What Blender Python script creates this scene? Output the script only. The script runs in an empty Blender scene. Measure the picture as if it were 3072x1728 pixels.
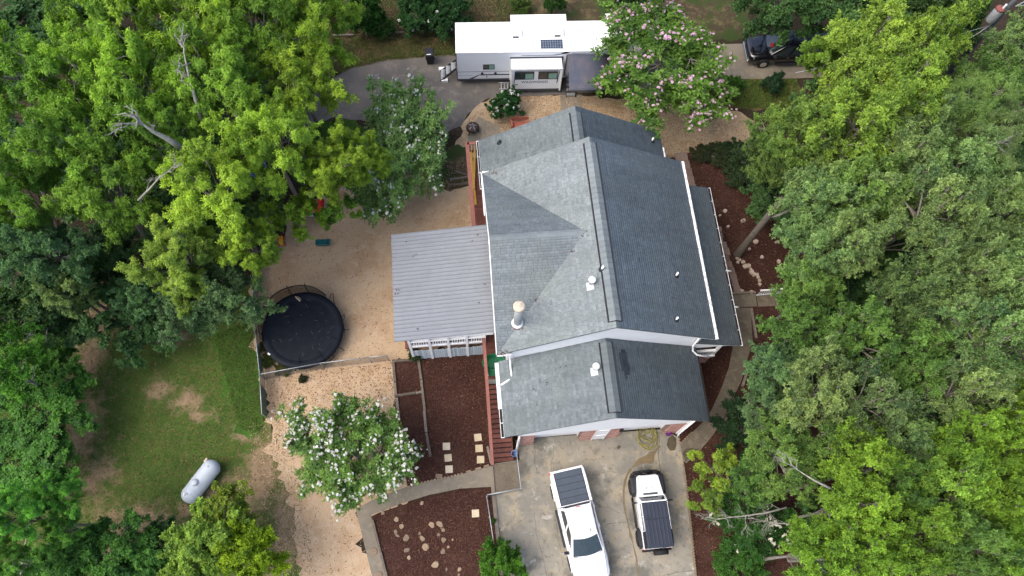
import bpy, bmesh, math, random
import numpy as np
from mathutils import Vector, Matrix

R = math.radians
scene = bpy.context.scene
COL = scene.collection

# ------------------------------------------------------------------ camera
CAM_H, TILT, ROLL, FPX = 43.37, .380, .078, 2254.0      # a drone 43 m up, tilted 22 degrees off straight down
ct, st = math.cos(TILT), math.sin(TILT)
FWD = Vector((0, st, -ct)); UP0 = Vector((0, ct, st)); RT0 = Vector((1, 0, 0))
RT = RT0 * math.cos(ROLL) + UP0 * math.sin(ROLL)
UP = -RT0 * math.sin(ROLL) + UP0 * math.cos(ROLL)
cam = bpy.data.cameras.new('camera'); camo = bpy.data.objects.new('camera', cam); COL.objects.link(camo)
cam.sensor_width = 36; cam.lens = FPX / 3072 * 36; cam.clip_end = 2000
M3 = Matrix((RT, UP, -FWD)).transposed()
camo.matrix_world = Matrix.Translation((0, 0, CAM_H)) @ M3.to_4x4()
scene.camera = camo

# ------------------------------------------------------------------ daylight under thin cloud
SUN_EL, SUN_AZ = R(55), R(247)          # light comes from the south-west
w = bpy.data.worlds.new('World'); scene.world = w; w.use_nodes = True
nt = w.node_tree; nt.nodes.clear()
bg = nt.nodes.new('ShaderNodeBackground'); wo = nt.nodes.new('ShaderNodeOutputWorld')
sky = nt.nodes.new('ShaderNodeTexSky'); sky.sky_type = 'NISHITA'; sky.sun_disc = False
sky.sun_elevation = SUN_EL; sky.sun_rotation = SUN_AZ; sky.air_density = .8; sky.dust_density = 4.5; sky.ozone_density = 1.0
nt.links.new(sky.outputs[0], bg.inputs[0]); bg.inputs[1].default_value = .15
nt.links.new(bg.outputs[0], wo.inputs[0])
sl = bpy.data.lights.new('sun', 'SUN'); sl.energy = .50; sl.angle = R(60); sl.color = (1, .96, .90)
so = bpy.data.objects.new('sun', sl); COL.objects.link(so)
sd = Vector((math.sin(SUN_AZ) * math.cos(SUN_EL), math.cos(SUN_AZ) * math.cos(SUN_EL), math.sin(SUN_EL)))
so.rotation_euler = sd.to_track_quat('Z', 'Y').to_euler(); so.location = (0, 0, 60)
scene.view_settings.view_transform = 'Standard'; scene.view_settings.look = 'None'
scene.view_settings.exposure = 1.32; scene.view_settings.gamma = 1
scene.view_settings.use_curve_mapping = False

# ------------------------------------------------------------------ helpers
def at(u, v, z=0.0):
    """ground position (metres) of something seen at photo pixel (u, v) standing z metres up"""
    d = FWD + RT * ((u - 1536) / FPX) - UP * ((v - 864) / FPX)
    t = (z - CAM_H) / d.z
    return Vector((d.x * t, d.y * t, z))

def link(o, parent=None):
    COL.objects.link(o)
    if parent: o.parent = parent
    return o

def tag(o, label=None, cat=None, group=None, kind=None):
    if label: o['label'] = label
    if cat: o['category'] = cat
    if group: o['group'] = group
    if kind: o['kind'] = kind
    return o

def empty(name, label, cat, loc=(0, 0, 0), rz=0.0, group=None):
    o = bpy.data.objects.new(name, None); o.empty_display_size = .3
    link(o); o.location = loc; o.rotation_euler = (0, 0, rz)
    return tag(o, label, cat, group)

def copy_tree(o, parent=None):
    c = o.copy(); link(c, parent)
    for ch in list(o.children): copy_tree(ch, c)
    return c

class MB:
    """collects shapes; build() links them as one mesh object"""
    def __init__(s): s.v = []; s.f = []; s.t = []; s.sm = []
    def add(s, vs, fs, tone=.5, smooth=False):
        n = len(s.v); s.v += [tuple(p) for p in vs]
        for f in fs: s.f.append([i + n for i in f]); s.t.append(tone); s.sm.append(smooth)
        return s
    def box(s, a, b, tone=.5, m=None):
        (x0, y0, z0), (x1, y1, z1) = a, b
        vs = [(x0,y0,z0),(x1,y0,z0),(x1,y1,z0),(x0,y1,z0),(x0,y0,z1),(x1,y0,z1),(x1,y1,z1),(x0,y1,z1)]
        if m: vs = [m @ Vector(p) for p in vs]
        return s.add(vs, [(0,3,2,1),(4,5,6,7),(0,1,5,4),(1,2,6,5),(2,3,7,6),(3,0,4,7)], tone)
    def bar(s, p, q, wd, h, tone=.5, up=(0, 0, 1)):
        p, q = Vector(p), Vector(q); d = (q - p)
        if d.length < 1e-6: return s
        d.normalize(); u = Vector(up)
        if abs(d.dot(u)) > .98: u = Vector((1, 0, 0))
        a = d.cross(u).normalized(); b = a.cross(d).normalized()
        vs = [c + a * (i * wd / 2) + b * (j * h / 2) for c in (p, q) for i, j in ((-1,-1),(1,-1),(1,1),(-1,1))]
        return s.add(vs, [(0,1,2,3),(7,6,5,4),(0,4,5,1),(1,5,6,2),(2,6,7,3),(3,7,4,0)], tone)
    def tube(s, pts, rad, n=8, tone=.5, cap=True, smooth=True):
        pts = [Vector(p) for p in pts]
        if not hasattr(rad, '__len__'): rad = [rad] * len(pts)
        vs = []; ref = None
        for i, p in enumerate(pts):
            d = (pts[min(i+1, len(pts)-1)] - pts[max(i-1, 0)]).normalized()
            u = Vector((0, 0, 1)) if abs(d.z) < .9 else Vector((1, 0, 0))
            a = d.cross(u).normalized() if ref is None else (ref - d * ref.dot(d)).normalized()
            ref = a; b = d.cross(a)
            for k in range(n):
                t = 2 * math.pi * k / n
                vs.append(p + (a * math.cos(t) + b * math.sin(t)) * rad[i])
        fs = []
        for i in range(len(pts) - 1):
            for k in range(n):
                fs.append((i*n+k, i*n+(k+1)%n, (i+1)*n+(k+1)%n, (i+1)*n+k))
        s.add(vs, fs, tone, smooth)
        if cap:
            m = len(pts)
            s.add(vs[:n], [tuple(range(n))[::-1]], tone); s.add(vs[-n:], [tuple(range(n))], tone)
        return s
    def lathe(s, prof, n=20, c=(0, 0, 0), tone=.5, m=None, smooth=True):
        vs = []
        for r, z in prof:
            for k in range(n):
                t = 2*math.pi*k/n; vs.append(Vector((c[0]+r*math.cos(t), c[1]+r*math.sin(t), c[2]+z)))
        if m: vs = [m @ p for p in vs]
        fs = []
        for i in range(len(prof)-1):
            for k in range(n): fs.append((i*n+k, i*n+(k+1)%n, (i+1)*n+(k+1)%n, (i+1)*n+k))
        s.add(vs, fs, tone, smooth)
        if prof[0][0] > 1e-4: s.add(vs[:n], [tuple(range(n))[::-1]], tone)
        if prof[-1][0] > 1e-4: s.add(vs[-n:], [tuple(range(n))], tone)
        return s
    def prism(s, poly, z0, z1, tone=.5):
        n = len(poly)
        a = sum(poly[i][0]*poly[(i+1)%n][1]-poly[(i+1)%n][0]*poly[i][1] for i in range(n))
        if a < 0: poly = poly[::-1]
        vs = [(p[0], p[1], z0) for p in poly] + [(p[0], p[1], z1) for p in poly]
        fs = [tuple(range(n))[::-1], tuple(range(n, 2*n))] + [(i, (i+1)%n, n+(i+1)%n, n+i) for i in range(n)]
        return s.add(vs, fs, tone)
    def slab(s, pts, th):
        """planar polygon pts (3-D) given thickness straight down"""
        n = len(pts); vs = [Vector(p) for p in pts] + [Vector(p) - Vector((0, 0, th)) for p in pts]
        return s.add(vs, [tuple(range(n)), tuple(range(n, 2*n))[::-1]] + [(i, n+i, n+(i+1)%n, (i+1)%n) for i in range(n)])
    def loft(s, rows, closed=False, smooth=False, tone=.5, caps=False):
        n = len(rows[0]); vs = [p for r_ in rows for p in r_]; fs = []
        for i in range(len(rows)-1):
            for k in range(n if closed else n-1):
                fs.append((i*n+k, i*n+(k+1)%n, (i+1)*n+(k+1)%n, (i+1)*n+k))
        s.add(vs, fs, tone, smooth)
        if caps:
            s.add(rows[0], [tuple(range(n))[::-1]], tone); s.add(rows[-1], [tuple(range(n))], tone)
        return s
    def mesh(s, name, mat):
        me = bpy.data.meshes.new(name); me.from_pydata(s.v, [], s.f); me.materials.append(mat)
        at_ = me.attributes.new('tone', 'FLOAT', 'FACE'); at_.data.foreach_set('value', s.t)
        me.polygons.foreach_set('use_smooth', s.sm)
        me.update(); return me
    def build_each(s, name, mat, parent=None):
        """one object per box or bar"""
        i = 0; out = []
        while i < len(s.f):
            k = MB(); ids = sorted({v for f in s.f[i:i+6] for v in f}); mp = {v: n for n, v in enumerate(ids)}
            k.add([s.v[v] for v in ids], [[mp[v] for v in f] for f in s.f[i:i+6]], s.t[i]); out.append(k.build(name, mat, parent)); i += 6
        return out
    def build(s, name, mat, parent=None, bevel=0, fix=True, seg=2):
        me = s.mesh(name, mat)
        if fix:
            bm = bmesh.new(); bm.from_mesh(me); bmesh.ops.remove_doubles(bm, verts=bm.verts, dist=1e-5)
            bmesh.ops.recalc_face_normals(bm, faces=bm.faces); bm.to_mesh(me); bm.free()
        o = bpy.data.objects.new(name, me); link(o, parent)
        if bevel:
            b = o.modifiers.new('bevel', 'BEVEL'); b.width = bevel; b.segments = seg; b.limit_method = 'ANGLE'; b.angle_limit = R(35)
        return o

def mesh_np(name, verts, faces, tone, mat):
    """verts (N,3), faces (M,4 or 3) as numpy"""
    me = bpy.data.meshes.new(name); k = faces.shape[1]
    me.vertices.add(len(verts)); me.vertices.foreach_set('co', verts.astype(np.float32).ravel())
    me.loops.add(faces.size); me.loops.foreach_set('vertex_index', faces.astype(np.int32).ravel())
    me.polygons.add(len(faces)); me.polygons.foreach_set('loop_start', np.arange(0, faces.size, k, dtype=np.int32))
    a = me.attributes.new('tone', 'FLOAT', 'FACE'); a.data.foreach_set('value', tone.astype(np.float32))
    me.materials.append(mat); me.update(calc_edges=True); me.validate()
    return me

def obj(name, me, parent=None): return link(bpy.data.objects.new(name, me), parent)

# ------------------------------------------------------------------ materials
def srgb(r, g, b):
    f = lambda c: ((c/255 + .055)/1.055)**2.4 if c > 10 else c/255/12.92
    return (f(r), f(g), f(b))

class NT:
    def __init__(s, name):
        s.m = bpy.data.materials.new(name); s.m.use_nodes = True; s.t = s.m.node_tree
        s.t.nodes.clear(); s.o = s.t.nodes.new('ShaderNodeOutputMaterial')
    def n(s, typ, **kw):
        x = s.t.nodes.new('ShaderNode' + typ)
        for k, v in kw.items(): setattr(x, k, v)
        return x
    def l(s, a, b): s.t.links.new(a, b)
    def noise(s, scale, detail=6, rough=.6, vec=None, dist=0.0):
        x = s.n('TexNoise'); x.inputs['Scale'].default_value = scale; x.inputs['Detail'].default_value = detail
        x.inputs['Roughness'].default_value = rough; x.inputs['Distortion'].default_value = dist
        if vec: s.l(vec, x.inputs['Vector'])
        return x.outputs['Fac']
    def ramp(s, fac, stops):
        x = s.n('ValToRGB'); e = x.color_ramp.elements
        while len(e) < len(stops): e.new(.5)
        for i, (p, c) in enumerate(stops):
            e[i].position = p; e[i].color = (*c, 1) if hasattr(c, '__len__') else (c, c, c, 1)
        s.l(fac, x.inputs[0]); return x.outputs[0]
    def mix(s, fac, a, b, blend='MIX'):
        x = s.n('Mix', data_type='RGBA', blend_type=blend)
        for v, i in ((fac, 0), (a, 6), (b, 7)):
            if hasattr(v, 'links'): s.l(v, x.inputs[i])
            else: x.inputs[i].default_value = v if i == 0 else (*v, 1)
        return x.outputs[2]
    def math(s, op, a, b=0.0):
        x = s.n('Math', operation=op)
        for v, i in ((a, 0), (b, 1)):
            if hasattr(v, 'links'): s.l(v, x.inputs[i])
            else: x.inputs[i].default_value = v
        return x.outputs[0]
    def attr(s, name='tone'): return s.n('Attribute', attribute_name=name).outputs['Fac']
    def pos(s):
        return s.n('NewGeometry').outputs['Position']
    def objco(s): return s.n('TexCoord').outputs['Object']
    def out(s, color, rough=.85, metal=0, bump=None, bstr=.3, bdist=.02, spec=.3, coat=0):
        p = s.n('BsdfPrincipled')
        for v, k in ((color, 'Base Color'), (rough, 'Roughness')):
            if hasattr(v, 'links'): s.l(v, p.inputs[k])
            else: p.inputs[k].default_value = (*v, 1) if k == 'Base Color' else v
        p.inputs['Metallic'].default_value = metal; p.inputs['Specular IOR Level'].default_value = spec
        p.inputs['Coat Weight'].default_value = coat
        if bump:
            b = s.n('Bump'); b.inputs['Strength'].default_value = bstr; b.inputs['Distance'].default_value = bdist
            s.l(bump, b.inputs['Height']); s.l(b.outputs[0], p.inputs['Normal'])
        s.l(p.outputs[0], s.o.inputs[0]); return s.m

def simple(name, c, rough=.6, metal=0, var=.12, scale=6, spec=.3, coat=0):
    t = NT(name); f = t.noise(scale, 5, .6, t.objco())
    d = tuple(x*(1-var) for x in c); e = tuple(min(1, x*(1+var)) for x in c)
    return t.out(t.mix(t.ramp(f, [(.3, 0.), (.7, 1.)]), d, e), rough, metal, spec=spec, coat=coat)

def toned(name, c0, c1, rough=.85, scale=8, var=.25, spec=.2, streak=None):
    """colour per piece from the 'tone' attribute, with grain"""
    t = NT(name); c = t.mix(t.attr(), c0, c1)
    v = t.objco()
    if streak:
        mp = t.n('Mapping'); mp.inputs['Scale'].default_value = streak; t.l(v, mp.inputs[0]); v = mp.outputs[0]
    f = t.noise(scale, 6, .65, v)
    g = t.ramp(f, [(.25, 1-var), (.75, 1+var*.6)])
    return t.out(t.mix(1.0, c, g, 'MULTIPLY'), rough, spec=spec, bump=f, bstr=.25, bdist=.01)

MT = {}
MT['white_paint'] = simple('white_paint', (.78, .79, .78), .5, var=.03)
MT['white_trim'] = simple('white_trim', (.72, .73, .72), .55, var=.10, scale=5)
MT['white_siding'] = simple('white_siding', (.82, .84, .84), .6, var=.03, scale=2)
MT['car_white'] = simple('car_white', (.80, .81, .82), .22, var=.01, coat=.6, spec=.5)
MT['car_black'] = simple('car_black', (.006, .006, .008), .15, var=.05, coat=.8, spec=.5)
MT['black_plastic'] = simple('black_plastic', (.018, .019, .022), .55, var=.2)
MT['slate_plastic'] = simple('slate_plastic', (.052, .066, .085), .45, var=.10, scale=3)
MT['hardtop'] = simple('hardtop', (.024, .030, .045), .5, var=.15, scale=4)
MT['rubber'] = simple('rubber', (.012, .012, .013), .85, var=.3)
MT['glass'] = simple('glass', (.022, .034, .035), .06, var=.2, spec=.7, coat=.35)
MT['chrome'] = simple('chrome', (.6, .61, .63), .25, 1, var=.05)
MT['galvanized'] = simple('galvanized', (.36, .39, .40), .5, .4, var=.2, scale=9)
MT['black_steel'] = simple('black_steel', (.012, .012, .013), .5, var=.2)
MT['red_plastic'] = simple('red_plastic', (.55, .01, .012), .4, var=.1)
MT['green_plastic'] = simple('green_plastic', (.009, .095, .04), .4, var=.12)
MT['teal_plastic'] = simple('teal_plastic', (.012, .12, .13), .45, var=.2)
MT['yellow_plastic'] = simple('yellow_plastic', (.65, .38, .02), .45, var=.1)
MT['blue_plastic'] = simple('blue_plastic', (.12, .25, .50), .4, var=.15)
MT['headlamp'] = simple('headlamp', (.45, .50, .52), .12, var=.2, spec=.7)
MT['tank_paint'] = simple('tank_paint', (.47, .52, .56), .42, var=.07, scale=2.5, spec=.4)
MT['yellow_lumber'] = simple('yellow_lumber', (.46, .28, .06), .7, var=.2, scale=5)
MT['old_timber'] = toned('old_timber', (.10, .08, .062), (.22, .185, .15), .95, 9, .5)
MT['deck_wood'] = toned('deck_wood', (.085, .034, .026), (.17, .068, .052), .75, 5, .3)
MT['rail_wood'] = toned('rail_wood', (.20, .085, .065), (.26, .11, .085), .75, 7, .25)
MT['bark'] = toned('bark', (.10, .085, .066), (.32, .30, .26), .95, 5, .5)
MT['brick'] = toned('brick', (.36, .16, .12), (.54, .36, .30), .9, 14, .2)
MT['flagstone'] = toned('flagstone', (.13, .10, .075), (.29, .215, .14), .9, 7, .25)
MT['rock'] = toned('rock', (.26, .20, .16), (.40, .32, .26), .9, 8, .25)
MT['paver'] = toned('paver', (.44, .36, .22), (.52, .46, .34), .9, 10, .18)
MT['path_paver'] = toned('path_paver', (.15, .105, .082), (.23, .17, .135), .9, 10, .2)
MT['picket'] = toned('picket', (.36, .44, .48), (.55, .62, .65), .8, 6, .2)
from mathutils import noise
# ------------------------------------------------------------------ ground materials
def ground_mat(name, layers, rough=.95, bump_scale=60, bstr=.4, bdist=.03):
    """layers: (scale, lo, hi, colour, detail) laid over the first colour"""
    t = NT(name); v = t.pos(); c = layers[0]
    for i, (sc, lo, hi, col, det) in enumerate(layers[1:]):
        mp = t.n('Mapping'); mp.inputs['Location'].default_value = (i*13.7, i*7.1, i*3.3); t.l(v, mp.inputs[0])
        f = t.ramp(t.noise(sc, det, .62, mp.outputs[0]), [(lo, 0.), (hi, 1.)])
        c = t.mix(f, c, col)
    b = t.noise(bump_scale, 4, .7, v)
    return t.out(c, rough, bump=b, bstr=bstr, bdist=bdist, spec=.12)

G = {}
G['forest_floor'] = ground_mat('forest_floor', [(.036, .026, .017), (.6, .45, .6, (.022, .019, .012), 6), (7, .52, .66, (.060, .042, .027), 5), (.9, .58, .68, (.030, .045, .014), 7)])
G['dry_slope'] = ground_mat('dry_slope', [(.058, .044, .026), (1.1, .46, .64, (.125, .098, .050), 7), (6, .5, .68, (.040, .030, .018), 5), (.7, .46, .58, (.036, .055, .016), 7)])
G['lawn'] = ground_mat('lawn', [(.058, .115, .016), (.30, .47, .57, (.20, .142, .085), 7), (.9, .50, .62, (.042, .100, .014), 7), (2.2, .54, .66, (.17, .122, .065), 6), (9, .55, .72, (.105, .085, .040), 5), (22, .45, .7, (.040, .070, .012), 3)])
G['lush_grass'] = ground_mat('lush_grass', [(.052, .125, .018), (1.3, .5, .7, (.034, .092, .015), 6), (20, .5, .7, (.06, .11, .022), 3)])
G['strip_grass'] = ground_mat('strip_grass', [(.046, .060, .013), (.9, .48, .6, (.13, .092, .045), 7), (5, .5, .66, (.03, .046, .012), 5), (18, .5, .72, (.07, .075, .02), 3)])
G['gravel'] = ground_mat('gravel', [(.465, .345, .215), (.45, .44, .62, (.375, .245, .135), 8), (2.2, .50, .68, (0.482, 0.370, 0.254), 6), (16, .60, .76, (.30, .20, .12), 4), (48, .52, .68, (0.516, 0.404, 0.292), 2), (75, .58, .70, (0.112, 0.065, 0.039), 2)], bump_scale=90, bstr=.6)
G['yard_gravel'] = ground_mat('yard_gravel', [(0.368, 0.276, 0.170), (.55, .44, .62, (0.276, 0.189, 0.106), 7), (2.4, .5, .68, (0.414, 0.331, 0.230), 6), (14, .57, .73, (0.184, 0.120, 0.069), 4), (55, .55, .7, (0.405, 0.331, 0.230), 2), (75, .57, .70, (0.083, 0.051, 0.028), 2)], bump_scale=90, bstr=.6)
G['mulch'] = ground_mat('mulch', [(.040, .0175, .0125), (1.1, .42, .64, (.055, .024, .016), 6), (.55, .50, .68, (.080, .043, .031), 8), (14, .5, .7, (.018, .009, .007), 5), (45, .56, .7, (.11, .055, .038), 3)], bump_scale=45, bstr=.9, bdist=.05)
G['asphalt'] = ground_mat('asphalt', [(.130, .118, .102), (.35, .42, .62, (.082, .077, .071), 8), (1.2, .52, .7, (.19, .17, .14), 7), (60, .5, .72, (.15, .14, .13), 2)], .92, 120, .25, .01)
G['concrete'] = ground_mat('concrete', [(0.264, 0.244, 0.192), (.24, .42, .56, (0.164, 0.158, 0.134), 8), (1.1, .50, .62, (0.288, 0.248, 0.172), 8), (.55, .53, .62, (0.112, 0.108, 0.090), 9), (3.4, .56, .68, (0.148, 0.132, 0.100), 8), (1.7, .60, .70, (0.344, 0.332, 0.288), 8), (40, .5, .75, (0.264, 0.248, 0.208), 2)], .85, 80, .2, .01)
G['path_concrete'] = ground_mat('path_concrete', [(0.200, 0.174, 0.132), (.5, .42, .6, (0.149, 0.132, 0.102), 7), (3, .52, .7, (0.238, 0.208, 0.157), 6), (30, .5, .75, (0.212, 0.191, 0.149), 2)], .9, 80, .2, .01)
G['wet_concrete'] = ground_mat('wet_concrete', [(.165, .125, .072), (1.6, .42, .62, (.13, .10, .058), 7), (7, .55, .7, (.20, .155, .09), 5)], .45, 80, .2, .005)
G['damp_stain'] = ground_mat('damp_stain', [(.085, .072, .045), (3, .42, .62, (.055, .047, .03), 7)], .7, 80, .2, .005)

G['dark_and_shaded_concrete'] = ground_mat('dark_and_shaded_concrete', [(.150, .128, .095), (.5, .42, .6, (.105, .092, .068), 8), (2.6, .50, .68, (.185, .158, .115), 7), (9, .56, .72, (.075, .066, .045), 5), (30, .5, .75, (.16, .14, .105), 2)], .9, 80, .25, .01)  # dark concrete of the gate slab; on the front walks it paints in shade
random.seed(4)
def rough_poly(px, step=.35, amp=.12, z=0.0, smooth=True):
    """closed outline through photo pixels, dropped on the ground, with a ragged edge"""
    P = [at(u, v) for u, v in px]; out = []
    n = len(P)
    for i in range(n):
        a, b = P[i], P[(i+1) % n]; L = (b-a).length; k = max(1, int(L/step)); nn = Vector((-(b-a).y, (b-a).x, 0)).normalized()
        for j in range(k):
            q = a + (b-a)*(j/k)
            d = amp*(2.2*noise.noise(q*.9)+1.6*noise.noise(q*2.7)+random.uniform(-1, 1)*.55)
            out.append((q.x+nn.x*d, q.y+nn.y*d))
    return out

def sheet(name, px, mat, z, step=.35, amp=.12):
    p = rough_poly(px, step, amp)
    m = MB(); m.add([(x, y, z) for x, y in p], [tuple(range(len(p)))])
    o = m.build(name, mat); o['kind'] = 'structure'
    if o.data.polygons[0].normal.z < 0: o.data.flip_normals()
    return o

def slabs(name, px, mat, z1, amp=0, step=3.0):
    p = rough_poly(px, step, amp); m = MB(); m.prism(p, -.05, z1)
    o = m.build(name, mat); o['kind'] = 'structure'; return o

m = MB(); m.add([(-260, -220, 0), (260, -220, 0), (260, 300, 0), (-260, 300, 0)], [(0, 1, 2, 3)])
m.build('ground', G['forest_floor'])['kind'] = 'structure'
sheet('dry_slope', [(800, -60), (1400, -60), (2250, -40), (2250, 120), (1500, 110), (1370, 106), (1255, 112), (1000, 122), (800, 125)], G['dry_slope'], .006, .5, .2)
sheet('grass', [(640, 1010), (752, 960), (770, 1130), (795, 1252), (790, 1300), (720, 1290), (690, 1180), (660, 1100)], G['lush_grass'], .007, .3, .35)
sheet('grass_strip', [(900, 108), (1255, 112), (1372, 106), (1372, 176), (1250, 174), (1150, 186), (1060, 206), (1006, 228), (900, 260)], G['strip_grass'], .008, .4, .12)
sheet('grass_island', [(860, 480), (900, 420), (935, 384), (1000, 356), (1060, 360), (1110, 400), (1130, 470), (1080, 520), (960, 560), (880, 540)], G['lush_grass'], .014, .3, .12)
sheet('grass_verge', [(2110, 232), (2390, 234), (2420, 330), (2260, 330), (2180, 322), (2120, 300)], G['strip_grass'], .008, .4, .12)
sheet('mulch_bed', [(1985, 462), (2080, 440), (2200, 436), (2320, 470), (2520, 500), (2560, 900), (2560, 2250), (2134, 2250), (2086, 1720), (2048, 1392), (2036, 1318), (1990, 1200), (1960, 800)], G['mulch'], .008, .4, .15)
sheet('gravel_yard', [(765, 1000), (752, 860), (800, 740), (850, 690), (1000, 560), (1180, 520), (1330, 470), (1420, 470), (1500, 560), (1500, 1040), (1250, 1068), (1186, 1086), (1186, 1300), (1240, 1450), (1200, 1530), (1112, 1545), (1066, 1526), (1112, 1728), (1230, 2250), (925, 2250), (892, 1620), (866, 1500), (836, 1390), (806, 1262), (790, 1135)], G['gravel'], .012, .25, .30)
sheet('gravel_bed', [(1370, 560), (1366, 470), (1385, 378), (1402, 345), (1440, 310), (1475, 293), (1690, 283), (1900, 300), (2070, 318), (2140, 330), (2230, 334), (2262, 365), (2270, 415), (2235, 442), (2170, 440), (2080, 452), (2030, 470), (1990, 478), (1760, 520), (1500, 570)], G['yard_gravel'], .012, .35, .12)
sheet('asphalt_pad', [(860, 420), (900, 330), (960, 262), (1012, 226), (1062, 202), (1150, 183), (1255, 172), (1370, 166), (2200, 150), (2200, 240), (1700, 284), (1475, 293), (1440, 308), (1402, 343), (1384, 376), (1340, 396), (1280, 400), (1160, 385), (1080, 360), (1000, 355), (935, 382)], G['asphalt'], .018, .4, .05)
slabs('side_driveway', [(2155, 134), (2420, 124), (2640, 110), (2640, 226), (2370, 236), (2165, 238)], G['path_concrete'], .03)
slabs('driveway', [(1478, 1392), (1560, 1380), (1546, 1322), (1600, 1314), (1990, 1288), (2034, 1312), (2040, 1334), (2052, 1400), (2070, 1560), (2090, 1740), (2136, 2250), (1536, 2250), (1509, 1728), (1482, 1480)], G['concrete'], .05)
sheet('gate_slab', [(1481, 1394), (1556, 1382), (1562, 1464), (1484, 1478)], G['dark_and_shaded_concrete'], .056, 1, 0)
slabs('curved_path', [(1066, 1528), (1112, 1545), (1150, 1532), (1200, 1512), (1290, 1484), (1380, 1466), (1476, 1460), (1474, 1396), (1380, 1424), (1300, 1440), (1226, 1458), (1180, 1476), (1118, 1500)], G['path_concrete'], .04)
slabs('garden_path', [(1067, 1527), (1113, 1546), (1140, 1640), (1160, 1728), (1280, 2250), (1232, 2250), (1116, 1728), (1090, 1620)], G['path_concrete'], .036)
slabs('front_path', [(2204, 924), (2251, 924), (2257, 1017), (2244, 1069), (2223, 1144), (2194, 1205), (2163, 1272), (2131, 1315), (2099, 1352), (2058, 1390), (2044, 1380), (2038, 1335), (2096, 1278), (2122, 1252), (2139, 1220), (2165, 1162), (2186, 1104), (2197, 1046)], G['dark_and_shaded_concrete'], .04)
slabs('porch_walk', [(2191, 886), (2266, 882), (2271, 920), (2196, 923)], G['dark_and_shaded_concrete'], .05)
slabs('entry_walk', [(2269, 888), (2420, 880), (2420, 916), (2274, 920)], G['dark_and_shaded_concrete'], .035)
slabs('fire_pit_pad', [(1404, 392), (1436, 350), (1500, 380), (1500, 430), (1404, 432)], G['path_concrete'], .03)
slabs('side_slab', [(1680, 288), (1745, 284), (1748, 335), (1684, 340)], G['path_concrete'], .025)
sheet('mulch_bed', [(1186, 1086), (1300, 1064), (1500, 1030), (1500, 1394), (1476, 1396), (1380, 1422), (1300, 1438), (1226, 1456), (1200, 1380), (1186, 1250)], G['mulch'], .016, .35, .05)
sheet('mulch_bed', [(1114, 1548), (1200, 1516), (1290, 1487), (1390, 1468), (1474, 1462), (1484, 1530), (1498, 1650), (1536, 2250), (1282, 2250), (1162, 1728), (1140, 1640)], G['mulch'], .016, .35, .03)
sheet('dirt_patch', [(1322, 455), (1360, 440), (1404, 440), (1414, 560), (1350, 575), (1318, 560)], G['dry_slope'], .016, .3, .1)
LAWN_EDGE = [(-80, 860), (200, 880), (500, 930), (750, 850), (752, 900), (765, 1000), (781, 1135), (792, 1200), (800, 1252), (840, 1330), (872, 1420), (905, 1540), (930, 1640), (960, 2250), (-80, 2250)]
BARE = [(480, 1170, 46, 34, .72), (560, 1205, 50, 36, .75), (600, 1248, 40, 16, .8), (262, 1080, 50, 90, .85), (245, 1290, 50, 110, .9), (292, 1430, 55, 70, .7), (420, 1575, 110, 50, 1), (325, 1610, 60, 60, .9), (640, 1490, 52, 36, .7), (735, 1300, 40, 30, .7), (790, 1420, 60, 120, .85), (868, 1560, 55, 140, .85), (540, 1010, 36, 24, .8), (405, 990, 50, 30, .7), (300, 950, 50, 60, .8), (690, 1440, 30, 24, .6), (560, 1530, 40, 20, .6)]
BW = [(at(u, v), a*.0187, b*.0187, s) for u, v, a, b, s in BARE]
def bareness(x, y):
    f = np.zeros(len(x))
    for c, a, b, s in BW: f = np.maximum(f, s*np.exp(-(((x-c.x)/a)**2+((y-c.y)/b)**2)*.8))
    return f
t = NT('lawn'); v = t.pos(); g = t.mix(t.ramp(t.noise(.9, 7, .62, v), [(.46, 0.), (.62, 1.)]), (.066, .108, .022), (.046, .090, .017))
g = t.mix(t.ramp(t.noise(3.1, 6, .65, v), [(.52, 0.), (.68, .7)]), g, (.115, .095, .038))
d = t.mix(t.ramp(t.noise(2.3, 7, .65, v), [(.40, 0.), (.64, 1.)]), (.275, .198, .122), (.190, .138, .082)); d = t.mix(t.ramp(t.noise(17, 4, .7, v), [(.52, 0.), (.70, .8)]), d, (.30, .21, .13))
k = t.math('ADD', t.math('ADD', t.attr('bare'), .05), t.math('MULTIPLY', t.math('SUBTRACT', t.noise(1.5, 8, .72, v), .5), 2.3))
k = t.ramp(k, [(.22, 0.), (.74, .95)]); col = t.mix(k, g, d)
MT['lawn'] = t.out(col, .95, bump=t.noise(50, 4, .7, v), bstr=.5, bdist=.03, spec=.1)
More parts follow.
